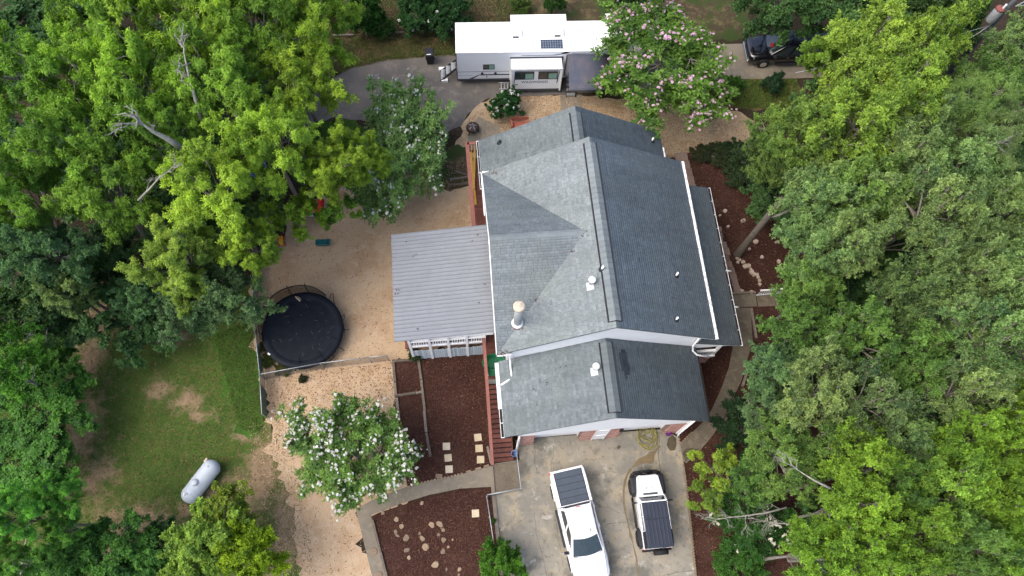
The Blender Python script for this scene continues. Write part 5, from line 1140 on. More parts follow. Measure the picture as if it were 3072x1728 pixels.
def stone(name, u, v, r, label, group, mat=None, cat='stone', th=.06, elong=1.0, rz=0, tone=None, z=.02):
    p = at(u, v, z); n = RF.randint(6, 8); base = []
    for i in range(n):
        a = 2*math.pi*i/n+RF.uniform(-.25, .25); q = r*RF.uniform(.75, 1.12); base.append((q*math.cos(a)*elong, q*math.sin(a)))
    m = MB(); m.loft([[(x, y, -.03) for x, y in base], [(x*.98, y*.98, th*.6) for x, y in base], [(x*.86, y*.86, th) for x, y in base]], closed=True, caps=True); m.t = [RF.random() if tone is None else tone]*len(m.t)
    o = m.build(name, MT[mat or ('rock' if name == 'rock' else 'flagstone')], bevel=.006); o.location = (p.x, p.y, z); o.rotation_euler.z = rz; return tag(o, label, cat, group)
fl_ = [(592, 848, .20, 'grey flagstone nearest the curved path, top of the lower mulch bed', 1), (382, 985, .22, 'topmost flagstone of the left cluster in the lower mulch bed', 1), (428, 1038, .22, 'tan flagstone just below the topmost of the left cluster', .8), (376, 1085, .17, 'leftmost flagstone of the left cluster, above a tilted neighbour', .4), (392, 1118, .18, 'tilted flagstone under the leftmost one of the left cluster', .5), (465, 1138, .30, 'large ragged flagstone at the right of the left cluster', .3),
 (574, 1096, .16, 'small brown flagstone heading the middle row', .3), (596, 1140, .22, 'rounded pale flagstone second in the middle row', .7), (621, 1212, .30, 'largest long tan flagstone ending the middle row', .8), (672, 1026, .24, 'square tan flagstone between the middle row and the right chain', .9), (740, 1024, .22, 'tan flagstone heading the right chain of stones', .7), (768, 1070, .17, 'narrow flagstone second in the right chain', .6), (730, 1108, .18, 'dull brown flagstone left of the right chain', .2), (772, 1152, .22, 'bent flagstone half way down the right chain', .4), (808, 1210, .13, 'small pointed flagstone at the right end of the right chain', .8), (768, 1243, .26, 'long dull flagstone closing the right chain', .3),
 (468, 1236, .24, 'mossy brown flagstone below the left cluster', .25), (486, 1297, .16, 'small orange flagstone below the mossy one', 1), (702, 1356, .25, 'orange square flagstone lowest in the middle of the mulch', .95), (902, 1394, .15, 'small pale flagstone beside the bottom bush', 1), (845, 1150, .10, 'thin white stone sliver right of the right chain', 1), (796, 1394, .15, 'half buried dark flagstone near the bottom edge', .1), (272, 930, .16, 'tan flagstone beneath the white flowers by the garden path', .6), (897, 1437, .14, 'grey flagstone at the bottom edge left of the bush', .4)]
for a, b, r_, lab, tn in fl_: stone('flagstone', 1050+a/2.744, 1200+b/2.744, r_*.72, lab, 'flagstones set in the lower mulch bed', elong=RF.uniform(.65, 1.45), rz=RF.uniform(0, 3), tone=tn, cat='flagstone')
for i, (u, v) in enumerate(((1121, 1655), (1136, 1726))): 
    p = at(u, v, .04); m = MB(); m.lathe([(.21, -.02), (.21, .02), (.18, .03), (0, .03)], 22); o = m.build('stepping_disc', MT['flagstone']); o.location = (p.x, p.y, .04); tag(o, ('upper', 'lower')[i]+' round pale stepping disc on the garden path', 'disc', 'round discs on the garden path')
st_ = [(410, 612), (446, 637), (424, 667), (490, 662), (520, 718), (568, 720), (594, 760), (610, 802), (638, 836), (678, 842), (692, 874), (715, 916), (722, 965)]
ordn = ['first', 'second', 'third', 'fourth', 'fifth', 'sixth', 'seventh', 'eighth', 'ninth', 'tenth', 'eleventh', 'twelfth', 'thirteenth']
for i, (a, b) in enumerate(st_): stone('rock', 2120+a/4.527, 640+b/4.527, RF.uniform(.10, .19), ordn[i]+' pale rock counted from the trunk in the line across the mulch', 'pale rocks lining the front bed', cat='rock', th=RF.uniform(.08, .16), tone=.85)
for a, b, r_, lab in ((493, 105, .17, 'pale rock alone on the mulch left of the trunk top'), (668, 386, .20, 'hollow pale rock on the mulch right of the leaning trunk'), (745, 597, .13, 'small pale rock on the mulch well right of the rock line'), (574, 487, .11, 'small rock close to the right of the trunk foot'), (288, 183, .11, 'small pale rock beside the porch gutter'), (475, 1056, .15, 'pale rock at the end of the brick stepping pavers'), (603, 1072, .15, 'pale rock on the timber edge of the entry walk'), (975, 658, .15, 'pinkish rock half under the oak leaves'), (178, 34, .10, 'smallest pale rock near the upper end of the porch roof'), (1030-90, 395, .10, 'small pinkish rock at the edge of the oak shade')):
    stone('rock', 2120+a/4.527, 640+b/4.527, r_, lab, 'scattered rocks in the front bed', cat='rock', th=.12, tone=.9)
for u, v, r_, lab in ((2174, 634, .16, 'white rock on the upper mulch beside the porch gutter'), (2228, 664, .12, 'upright white rock left of the tall trunk'), (2225, 492, .13, 'pale stick shaped rock at the edge of the dark shrub')):
    stone('rock', u, v, r_, lab, 'scattered rocks in the front bed', cat='rock', th=.12, tone=1)
pv = empty('stepping_pavers', 'line of brick red stepping pavers along the front porch eave', 'pavers', at(2180, 770, .02))
for i, (a, b, sx, sy) in enumerate(((180, 360, .40, .42), (228, 437, .46, .50), (262, 522, .48, .52), (258, 612, .48, .52), (297, 697, .46, .48), (333, 780, .46, .50), (374, 905, .42, .85), (408, 1030, .44, .46), (170, 290, .42, .45), (160, 225, .42, .45))):
    p = at(2120+a/4.527, 640+b/4.527, .03)-pv.location; m = MB(); m.box((-sx/2, -sy/2, -.05), (sx/2, sy/2, .03)); m.t = [RF.random()]*6; o = m.build('paver', MT['path_paver'], pv, bevel=.01); o.location = p; o.rotation_euler.z = HA+RF.uniform(-.06, .06)
pv = empty('stepping_pavers', 'reddish walk of pavers beside the upper right corner of the main roof', 'pavers', at(2065, 520, .02))
for i, (u, v) in enumerate(((2044, 470), (2051, 494), (2058, 518), (2064, 542), (2070, 566))):
    p = at(u, v, .03)-pv.location; m = MB(); m.box((-.42, -.31, -.05), (.42, .31, .03)); m.t = [RF.random()]*6; o = m.build('paver', MT['path_paver'], pv, bevel=.01); o.location = p; o.rotation_euler.z = HA+RF.uniform(-.06, .06)
# landscape timbers
def timber(pts, label, wd=.16, h=.14, z=.02, group='weathered landscape timbers'):
    a, b = at(*pts[0], z), at(*pts[1], z); L = (b-a).length; c = (a+b)/2; m = MB(); n = 4
    m.loft([[(-L/2+L*i/n, -wd/2+RF.uniform(-.008, .008), 0), (-L/2+L*i/n, -wd/2*.85, h+RF.uniform(-.01, .01)), (-L/2+L*i/n, wd/2*.85, h+RF.uniform(-.01, .01)), (-L/2+L*i/n, wd/2+RF.uniform(-.008, .008), 0)] for i in range(n+1)], closed=True, caps=True); m.t = [RF.uniform(.2, 1)]*len(m.t)
    o = m.build('landscape_timber', MT['old_timber'], bevel=.012); o.location = (c.x, c.y, z-.01); o.rotation_euler.z = math.atan2((b-a).y, (b-a).x); return tag(o, label, 'timber', group)
tz = lambda x, y: (700+x/2.415, 800+y/2.415)
for a, b, lab in (((1160, 690), (1172, 838), 'upper left edge timber between the tan gravel and mulch'), ((1170, 842), (1180, 930), 'short second timber down the gravel side of the mulch'), ((1184, 952), (1202, 1112), 'lowest timber on the gravel side running under the white flowers'), ((1168, 938), (1322, 916), 'cross timber dividing the two small mulch beds'), ((1324, 918), (1366, 908), 'short stub timber closing the dividing row'), ((1342, 680), (1362, 820), 'light topped timber at the head of the right row'), ((1362, 822), (1388, 1048), 'long dark timber second in the right row'), ((1384, 1050), (1398, 1202), 'grey cracked timber third in the right row'), ((1400, 1206), (1428, 1376), 'split grey timber at the foot of the right row'), ((1152, 686), (1340, 674), 'thin timber along the top of the small mulch bed')):
    timber((tz(*a), tz(*b)), lab, .17)
for a, b, lab in (((1000, 108), (1061, 107), 'pale timber at the grass edge beneath the yellow green branches'), ((1110, 104), (1212, 99), 'weathered timber between the column shrub and flowering shrubs'), ((1262, 97), (1300, 96), 'short pale timber under the left flowering shrub'), ((1318, 93), (1366, 91), 'thin timber end disappearing behind the camper'), ((2253, 925), (2268, 1015), 'thin timber along the right edge of the front walk'), ((2246, 1100), (2226, 1160), 'dark timber beside the bend of the front walk'), ((2212, 1190), (2164, 1280), 'double timber edge along the lower bend of the front walk'), ((2193, 882), (2265, 878), 'timber edging between mulch and the porch walk slab'), ((1118, 1560), (1140, 1650), 'dark upright timber edge right of the garden path'), ((1141, 1652), (1163, 1740), 'dark timber edge at the bottom of the garden path'), ((1350, 540), (1410, 532), 'grey timber step below the north deck'), ((1365, 515), (1404, 528), 'fallen grey board leaning by the north deck'), ((1345, 556), (1408, 552), 'lower grey timber step below the north deck'), ((1462, 1340), (1474, 1392), 'short pale board on edge beside the stair foot')):
    timber((a, b), lab, .15)
# scalloped edging
def edging(px, name, label, wd, step, tone=.8):
    m = MB(); P = [at(u, v, .05) for u, v in px]
    for a, b in zip(P, P[1:]):
        L = (b-a).length; k = max(1, int(L/step))
        for i in range(k):
            q = a+(b-a)*((i+.5)/k); d = (b-a).normalized(); h = RF.uniform(.06, .11); c = RF.uniform(.75, .95); m.bar(q-d*step*.42*c+Vector((0, 0, h/2-.05)), q+d*step*.42*c+Vector((0, 0, h/2-.05)), wd, h+.05, RF.uniform(max(0, tone-.4), tone))
    o = m.build(name, MT['flagstone'], fix=False); return tag(o, label, 'edging', None, 'stuff')
edging([(1222, 1462), (1240, 1455), (1270, 1447), (1310, 1438), (1350, 1430), (1390, 1420)], 'stone_edging', 'row of small pale scalloped edging stones along the curved path', .10, .16, 1)
edging([(1392, 1419), (1420, 1411), (1450, 1402), (1470, 1395)], 'stone_edging', 'flat edging stones along the path near the stairs', .14, .42, .8)
edging([(2049, 1392), (2056, 1440), (2066, 1520), (2075, 1610), (2083, 1690), (2090, 1760)], 'stone_edging', 'pebble edging along the right side of the driveway', .12, .14, .7)
edging([(2036, 1303), (2040, 1331), (2064, 1308), (2077, 1296)], 'stone_edging', 'small white edging stones around the corner bed by the garage', .07, .15, 1)
m = MB(); P = [at(u, v, .05) for u, v in ((1478, 1400), (1484, 1478), (1490, 1540), (1500, 1630), (1508, 1728))]
for a, b in zip(P, P[1:]): m.bar(a+Vector((-.08, 0, .0)), b+Vector((-.08, 0, 0)), .20, .16)
m.build('kerb', G['path_concrete'])['kind'] = 'structure'

# garden hose
MT['hose'] = simple('hose', (.24, .215, .065), .5, var=.2, scale=5)
c = at(1942, 1315, .1); m = MB(); pts = []
for i in range(9*26):
    a = 2*math.pi*i/26; k = i/26; r_ = .47+.13*math.sin(k*2.3)+.07*math.sin(a*2+k); pts.append((c.x+.10*math.sin(k*1.9)+r_*math.cos(a)*.95, c.y+.18*math.cos(k*1.3)+.06*k-.2+r_*math.sin(a), .075+.018*k+.01*math.sin(a*3)))
pts += [tuple(at(1972, 1300, .09)), tuple(at(1990, 1298, .09)), tuple(at(2012, 1296, .09))]; pts += [tuple(at(2018, 1294, .45))]
m.tube(pts, .019, 6); hz = m.build('garden_hose', MT['hose']); tag(hz, 'yellow green garden hose coiled on the driveway by the garage', 'hose')
# flower pot by the corner
p = at(2003, 1302, .05); fp = empty('flower_pot', 'small dark pot of purple flowers at the right brick pier', 'flower pot', p)
m = MB(); m.lathe([(.12, 0), (.17, .26), (.18, .28), (.15, .28), (.14, .22), (0, .22)], 16); m.build('pot', MT['black_plastic'], fp)
MT['purple_flower'] = toned('purple_flower', (.14, .03, .16), (.30, .08, .34), .8); m = MB()
for i in range(60):
    a, r_ = RF.uniform(0, 6.28), RF.uniform(0, .2); q = Vector((r_*math.cos(a), r_*math.sin(a), .30+RF.uniform(0, .12))); m.bar(q, q+Vector((RF.uniform(-.05, .05), RF.uniform(-.05, .05), .03)), .05, .01, RF.random())
m.build('flowers', MT['purple_flower'], fp, fix=False)
m = MB(); p = at(2019, 1290, .3)
# blue bucket by the stair foot
p = at(1543, 1361, .3); bu = empty('bucket', 'blue bucket standing between the wooden stairs and the pipe fence', 'bucket', (p.x, p.y, .05))
m = MB(); m.lathe([(0, .012), (.14, .0), (.18, .33), (.19, .34), (.175, .34), (.135, .03), (0, .03)], 20); m.build('body', MT['blue_plastic'], bu)
m = MB(); m.tube([(-.18, 0, .33), (-.19, .12, .33), (0, .2, .34), (.19, .12, .33), (.18, 0, .33)], .008, 5); m.build('handle', MT['galvanized'], bu)
# green plastic chair-like seat on the deck, sandals
p = at(1481, 1085, FZ+.5); gc = empty('garden_cart', 'dark green plastic garden tub cart on the deck beside the white gutter', 'cart', (p.x, p.y, FZ), HA)
m = MB(); n = 22; rows = []
def outline(k, z): return [((.60+.05*math.cos(2*t_))*k*math.cos(t_)*.95, (.50+.05*math.cos(2*t_))*k*math.sin(t_)-.05*k, z) for t_ in np.linspace(0, 2*math.pi, n, endpoint=False)]
m.loft([outline(.72, .22), outline(.95, .50), outline(1.05, .62), outline(1.06, .66), outline(.98, .66), outline(.88, .52), outline(.62, .30)], closed=True, smooth=True, caps=True); m.build('tub', MT['green_plastic'], gc)
m = MB(); m.loft([[(x*.42-.12, y*.36-.66, z) for x, y, z in outline(k, z)] for k, z in ((.8, .45), (1.05, .58), (1.05, .64), (.85, .64), (.7, .55))], closed=True, smooth=True, caps=True); m.build('tray', MT['green_plastic'], gc)
for x in (-.3, .3): m = MB(); m.lathe([(0, -.04), (.16, -.04), (.16, .04), (0, .04)], 18, m=Matrix.Translation((x, .25, .16)) @ Matrix.Rotation(R(90), 4, 'Y')); m.build('wheel', MT['rubber'], gc)
for x in (-.28, .28): m = MB(); m.bar((x, -.35, 0), (x, -.3, .35), .05, .05); m.build('leg', MT['green_plastic'], gc)
p = at(1466, 1118, FZ+.1); sd2 = empty('planter', 'small dark oblong planter with a pale rim on the deck', 'planter', (p.x, p.y, FZ), HA)
m = MB(); m.box((-.10, -.16, 0), (.10, .16, .2)); m.build('body', MT['black_plastic'], sd2, bevel=.03); m = MB(); m.tube([(-.10, -.10, .2), (-.08, -.17, .2), (.08, -.17, .2), (.10, -.10, .2)], .018, 6); m.build('rim', MT['white_trim'], sd2)
# fire pit
p = at(1418, 385, .35); fp = empty('fire_pit', 'round dark metal fire pit with a cross braced lid behind the house', 'fire pit', (p.x, p.y, .03))
m = MB(); m.lathe([(0, .20), (.25, .22), (.42, .36), (.45, .40), (.45, .43), (.42, .43)], 28); m.build('bowl', MT['black_steel'], fp)
MT['rust_mesh'] = simple('rust_mesh', (.055, .035, .028), .9, var=.4, scale=12); m = MB(); m.lathe([(.43, .43), (.34, .54), (.2, .61), (0, .64)], 28); ld = m.build('spark_screen', MT['rust_mesh'], fp)
for k in range(5):
    a = 2*math.pi*k/5+.3; m = MB(); m.tube([(.04*math.cos(a), .04*math.sin(a), .655), (.2*math.cos(a), .2*math.sin(a), .625), (.34*math.cos(a), .34*math.sin(a), .555), (.44*math.cos(a), .44*math.sin(a), .44)], .014, 6); m.build('brace', MT['chrome'], ld)
for k in range(3): a = 2*math.pi*k/3; m = MB(); m.bar((.35*math.cos(a), .35*math.sin(a), .32), (.45*math.cos(a), .45*math.sin(a), 0), .04, .04); m.build('leg', MT['black_steel'], fp)
# red garden bench partly hidden by the rear roof
p = at(1560, 372, .5); bc = empty('garden_bench', 'red wooden bench end showing at the rear roof edge', 'bench', (p.x, p.y, .012), HA)
MT['red_wood'] = toned('red_wood', (.26, .08, .055), (.36, .13, .09), .8)
for i in range(4): m = MB(); m.box((-.6, -.22+i*.12, .42), (.6, -.22+i*.12+.10, .45)); m.build('seat_slat', MT['red_wood'], bc)
for i in range(3): m = MB(); m.box((-.6, .27, .52+i*.14), (.6, .30, .52+i*.14+.11)); m.build('back_slat', MT['red_wood'], bc)
for x in (-.56, .56): m = MB(); m.box((x-.04, -.24, 0), (x+.04, -.16, .66)); m.box((x-.04, .22, 0), (x+.04, .30, .92)); m.box((x-.05, -.26, .64), (x+.05, .26, .68)); m.build('end_frame', MT['red_wood'], bc)
# play things under the trees
p = at(943, 612, .9); tb = empty('play_house', 'toy with a bright red roof and grey green base under the branches', 'toy', (p.x, p.y, .012), .15)
m = MB(); m.box((-.50, -.45, 0), (.50, .45, .75)); m.build('base', MT['picket'], tb, bevel=.05); m = MB(); m.loft([[(-.62, -.52, .75), (.62, -.52, .75), (.62, .42, .75), (-.62, .42, .75)], [(-.5, -.3, 1.05), (.5, -.3, 1.05), (.5, .2, 1.05), (-.5, .2, 1.05)], [(-.3, -.1, 1.15), (.3, -.1, 1.15), (.3, .05, 1.15), (-.3, .05, 1.15)]], closed=True, caps=True); m.build('roof', MT['red_plastic'], tb, bevel=.06)
m = MB(); m.box((-.18, -.47, .1), (.18, -.44, .62)); m.build('door', MT['black_plastic'], tb)
p = at(969, 728, .25); tb = empty('sand_box', 'teal green plastic sand table on the gravel under the branch tips', 'toy', (p.x, p.y, .012), .12)
m = MB(); m.loft([[(-.36, -.13, 0), (.36, -.13, 0), (.36, .13, 0), (-.36, .13, 0)], [(-.46, -.19, .36), (.46, -.19, .36), (.46, .19, .36), (-.46, .19, .36)], [(-.40, -.15, .36), (.40, -.15, .36), (.40, .15, .36), (-.40, .15, .36)], [(-.36, -.12, .20), (.36, -.12, .20), (.36, .12, .20), (-.36, .12, .20)]], closed=True, caps=True); m.build('tub', MT['teal_plastic'], tb, bevel=.02)
m = MB(); m.box((.10, -.15, .36), (.16, .15, .40)); m.build('divider', MT['teal_plastic'], tb)
p = at(843, 721, .3); tb = empty('ride_on_toy', 'small yellow and orange ride on toy beneath the yellow green tree', 'toy', (p.x, p.y, .012), .3)
m = MB(); m.loft([[(-.12, -.30, .16), (.12, -.30, .16), (.12, .28, .16), (-.12, .28, .16)], [(-.14, -.26, .40), (.14, -.26, .40), (.12, .30, .32), (-.12, .30, .32)]], closed=True, caps=True); m.build('body', MT['yellow_plastic'], tb, bevel=.05)
for x in (-.17, .17):
    for y in (-.2, .2): m = MB(); m.lathe([(0, -.03), (.10, -.03), (.10, .03), (0, .03)], 14, m=Matrix.Translation((x, y, .10)) @ Matrix.Rotation(R(90), 4, 'Y')); m.build('wheel', MT['red_plastic'], tb)
m = MB(); m.tube([(-.2, .2, .5), (.2, .2, .5)], .025, 6); m.bar((0, .2, .3), (0, .2, .5), .04, .04); m.build('handlebar', MT['red_plastic'], tb)
p = at(768, 502, .3); tb = empty('paddling_pool', 'pale blue plastic pool glimpsed through the upper left trees', 'pool', (p.x, p.y, 0))
m = MB(); m.lathe([(0, .03), (.55, .03), (.62, .26), (.68, .28), (.66, .22), (.60, .0), (0, 0)], 26); m.build('shell', MT['blue_plastic'], tb)

# utility pole and transformer, top right
p0 = at(3008, 40, 7.6); p0.z = 0; up_ = empty('utility_pole', 'dark wooden utility pole with a grey transformer in the top right corner', 'utility pole', p0)
m = MB(); m.tube([(0, 0, -.2), (0, 0, 10.5)], [.19, .13], 12); m.build('pole', MT['rv_grey'], up_)
d = at(2985, 48, 9)-p0; 
m = MB(); m.lathe([(.0, 7.0), (.26, 7.02), (.29, 7.1), (.29, 8.0), (.27, 8.06)], 22, (-.46, -.12, 0)); tfm = m.build('transformer', MT['galvanized'], up_)
m = MB(); m.lathe([(.30, 8.05), (.24, 8.16), (0, 8.2)], 22, (-.46, -.12, 0)); m.build('transformer_lid', MT['red_flash'], tfm)
m = MB(); m.lathe([(.06, 8.1), (.08, 8.25), (.05, 8.35), (.07, 8.45), (0, 8.55)], 10, (-.35, -.15, 0)); m.build('bushing', MT['white_trim'], tfm)
m = MB(); m.bar((-.16, -.04, 7.3), (.0, 0, 7.3), .1, .06); m.bar((-.16, -.04, 7.9), (0, 0, 7.9), .1, .06); m.build('bracket', MT['galvanized'], up_)
m = MB(); m.bar((.1, -.35, 8.6), (.75, .1, 8.6), .06, .06); m.build('arm', MT['galvanized'], up_)
for a, b in (((0, 0, 6.6), (-12, -3.5, 4.9)), ((.1, -.3, 8.6), (14, 2.5, 8.9)), ((0, 0, 10.2), (16, 14, 10.0)), ((0, 0, 6.9), (-1.9, -.9, 5.4))):
    a, b = Vector(a), Vector(b); m = MB(); m.tube([a.lerp(b, t_)-Vector((0, 0, 1.2*t_*(1-t_))) for t_ in np.linspace(0, 1, 9)], .018, 5); m.build('wire', MT['galvanized'], up_)
# ------------------------------------------------------------------ trees
def leaf_mat(name, hue=1.0, trans=.32, gloss=.025):
    t = NT(name); oi = t.n('ObjectInfo'); c = oi.outputs['Color']; a = t.attr()
    lo = t.mix(1.0, c, (.46, .56, .58), 'MULTIPLY'); hi = t.mix(1.0, c, (1.78, 1.68, 1.32), 'MULTIPLY')
    col = t.mix(a, lo, hi)
    df = t.n('BsdfDiffuse'); tr_ = t.n('BsdfTranslucent'); gl = t.n('BsdfGlossy'); gl.inputs['Roughness'].default_value = .55; gl.inputs[0].default_value = (.5, .52, .5, 1)
    t.l(col, df.inputs[0]); tc = t.mix(1.0, col, (1.2, 1.25, .45), 'MULTIPLY'); t.l(tc, tr_.inputs[0])
    m1 = t.n('MixShader'); m1.inputs[0].default_value = trans; t.l(df.outputs[0], m1.inputs[1]); t.l(tr_.outputs[0], m1.inputs[2])
    m2 = t.n('MixShader'); m2.inputs[0].default_value = gloss; t.l(m1.outputs[0], m2.inputs[1]); t.l(gl.outputs[0], m2.inputs[2]); t.l(m2.outputs[0], t.o.inputs[0]); return t.m
MT['leaf'] = leaf_mat('leaf')
MT['white_petal'] = toned('white_petal', (.34, .34, .27), (.68, .69, .63), .8, 5, .1)
MT['pink_petal'] = toned('pink_petal', (.34, .19, .25), (.58, .43, .49), .8, 5, .1)
MT['cream_petal'] = toned('cream_petal', (.40, .39, .30), (.62, .60, .50), .8, 5, .1)
MT['dead_wood'] = simple('dead_wood', (.26, .255, .22), .9, var=.3, scale=5)
def unit(v): return v/np.maximum(1e-6, np.linalg.norm(v, axis=1, keepdims=True))
def sprays_to_mesh(name, pos, axis, tone, per, ln, wd, rng, spread=1.05, droop=.25, mat='leaf', pairs=1):
    """each spray: a star of drooping leaflets"""
    n = len(pos); A = unit(axis); ref = unit(np.cross(A, np.array([[.31, .77, .55]]))); B = np.cross(A, ref)
    k = np.arange(per)[None, :]; th = 2*np.pi*k/per+rng.uniform(0, 6.28, (n, 1))+rng.normal(0, .25, (n, per))
    ph = spread+rng.normal(0, .22, (n, per))
    d = (A[:, None]*np.cos(ph)[..., None] + (ref[:, None]*np.cos(th)[..., None]+B[:, None]*np.sin(th)[..., None])*np.sin(ph)[..., None])
    d[..., 2] -= droop*rng.uniform(.4, 1.5, (n, per)); d /= np.linalg.norm(d, axis=2, keepdims=True)
    L = ln*rng.uniform(.65, 1.25, (n, per)); W = wd*rng.uniform(.7, 1.25, (n, per))
    base = pos[:, None]+rng.normal(0, ln*.12, (n, per, 3))
    side = np.cross(d, A[:, None]+rng.normal(0, .35, (n, per, 3))); side /= np.maximum(1e-6, np.linalg.norm(side, axis=2, keepdims=True))
    mid = base+d*(L*.48)[..., None]; mid[..., 2] += L*.05; tip = base+d*L[..., None]; tip[..., 2] -= L*.14
    V = np.stack([base, mid+side*(W/2)[..., None], tip, mid-side*(W/2)[..., None]], 2).reshape(-1, 3)
    T = np.clip(tone[:, None]+rng.normal(0, .13, (n, per)), 0, 1).ravel()
    return mesh_np(name, V, np.arange(4*n*per).reshape(-1, 4), T, MT[mat])
def crown_points(rng, R_, H_, nl, nsub, ntw, nsp, droop=.25, base_lo=-.35):
    """leaf sprays strung along twigs of a branching crown: limbs, side branches, twigs"""
    N3 = lambda *s: rng.normal(0, 1, s+(3,))
    g = np.arange(nl)+.5; az = g*2.39996+rng.uniform(0, 6.28)+rng.normal(0, .3, nl); uz = 1-(1-base_lo)*g/nl+rng.normal(0, .10, nl); uz = np.clip(uz, base_lo, 1); h = np.sqrt(np.maximum(.02, 1-uz**2))
    d = np.stack([np.cos(az)*h, np.sin(az)*h, uz], 1); k = 1+.18*np.sin(az*2+rng.uniform(0, 6))+.12*np.sin(az*3+rng.uniform(0, 6)); f = rng.uniform(.62, .98, nl)*k
    E = d*f[:, None]*np.array([[R_, R_, H_]]); O = np.stack([E[:, 0]*.12, E[:, 1]*.12, -H_*.75+.35*H_*rng.random(nl)+0*uz], 1)
    lt = rng.normal(0, .13, nl)
    t = rng.uniform(.42, 1.0, (nl, nsub))**.8; S0 = O[:, None]+(E-O)[:, None]*t[..., None]; S0[..., 2] += .18*H_*np.sin(np.pi*t)
    ld = unit(E-O)[:, None]; sd_ = ld*.75+N3(nl, nsub)*np.array([.72, .72, .42])+np.array([0, 0, .12]); sd_ /= np.linalg.norm(sd_, axis=2, keepdims=True); sl_ = R_*rng.uniform(.16, .36, (nl, nsub))
    st_ = lt[:, None]+rng.normal(0, .12, (nl, nsub))
    u = rng.uniform(.25, 1.0, (nl, nsub, ntw)); T0 = S0[:, :, None]+sd_[:, :, None]*(sl_[:, :, None]*u)[..., None]
    td = sd_[:, :, None]*.8+N3(nl, nsub, ntw)*np.array([.75, .75, .45])+np.array([0, 0, .15]); td /= np.linalg.norm(td, axis=3, keepdims=True); tl = R_*rng.uniform(.07, .17, (nl, nsub, ntw))
    tt = st_[:, :, None]+rng.normal(0, .09, (nl, nsub, ntw))
    v = rng.uniform(.15, 1.1, (nl, nsub, ntw, nsp)); p = T0[:, :, :, None]+td[:, :, :, None]*(tl[..., None]*v)[..., None]
    p[..., 2] -= droop*tl[..., None]*v**2; p = p+N3(nl, nsub, ntw, nsp)*.022*R_
    ax = td[:, :, :, None]*.55+np.array([0, 0, .75])+N3(nl, nsub, ntw, nsp)*.22
    tone = np.clip(.46+tt[..., None]+rng.normal(0, .08, (nl, nsub, ntw, nsp)), 0, 1)
    c = S0[:, 1]; tw0 = T0.reshape(-1, 3); tw1 = (T0+td*tl[..., None]).reshape(-1, 3)
    return E, p.reshape(-1, 3), unit(np.broadcast_to(ax, p.shape).reshape(-1, 3)), tone.ravel(), S0, sd_*sl_[..., None], tw0, tw1
def bez(a, b, c, n=6): return [(a*(1-t_)**2+b*2*t_*(1-t_)+c*t_*t_) for t_ in np.linspace(0, 1, n)]
def wood(rng, zc, R_, H_, E, S0, sv, tr, lean, vis, mat='bark'):
    m = MB(); Z = np.array([0, 0, zc]); top = np.array([0, 0, zc+.35*H_]); P = bez(np.zeros(3), np.array([lean[0], lean[1], zc*.5]), top, 10)
    m.tube([(0, 0, -.15)]+[tuple(q) for q in P], [tr*1.35]+[tr*(1-.85*t_) for t_ in np.linspace(0, 1, 10)], 10, .55)
    for i in range(len(E)):
        s = P[int(rng.integers(5, 9))]; e = E[i]*.9+Z; mid = (s+e)/2+np.array([0, 0, .10*H_])+rng.normal(0, .05*R_, 3); r0 = tr*rng.uniform(.24, .42)
        m.tube([tuple(q) for q in bez(s, mid, e, 7)], [r0*(1-.85*t_) for t_ in np.linspace(0, 1, 7)], 6, rng.uniform(.35, .8))
        for k in range(S0.shape[1]):
            a = S0[i, k]+Z; b = a+sv[i, k]; m.tube([tuple(a-sv[i, k]*.25), tuple((a+b)/2+rng.normal(0, .02*R_, 3)), tuple(b)], [r0*.36, r0*.22, r0*.08], 4, rng.uniform(.4, .9), cap=False)
    for k in range(vis):                                   # bare pale twigs that poke out of the leaves
        i = int(rng.integers(len(E))); a = E[i]*rng.uniform(.7, .98)+Z; d = rng.normal(0, 1, 3)*np.array([1, 1, .45])+np.array([0, 0, .25]); d = d/np.linalg.norm(d); e = a+d*R_*rng.uniform(.18, .36); Q = bez(a, (a+e)/2+rng.normal(0, .04*R_, 3), e, 5)
        m.tube([tuple(q) for q in Q], [.026*(1-.75*t_) for t_ in np.linspace(0, 1, 5)], 4, 1.0)
        for g in range(3): f = Q[1+g]+(d+rng.normal(0, .7, 3))*R_*.08; m.tube([tuple(Q[1+g]), tuple(f)], [.012, .004], 3, 1.0, cap=False)
    return m
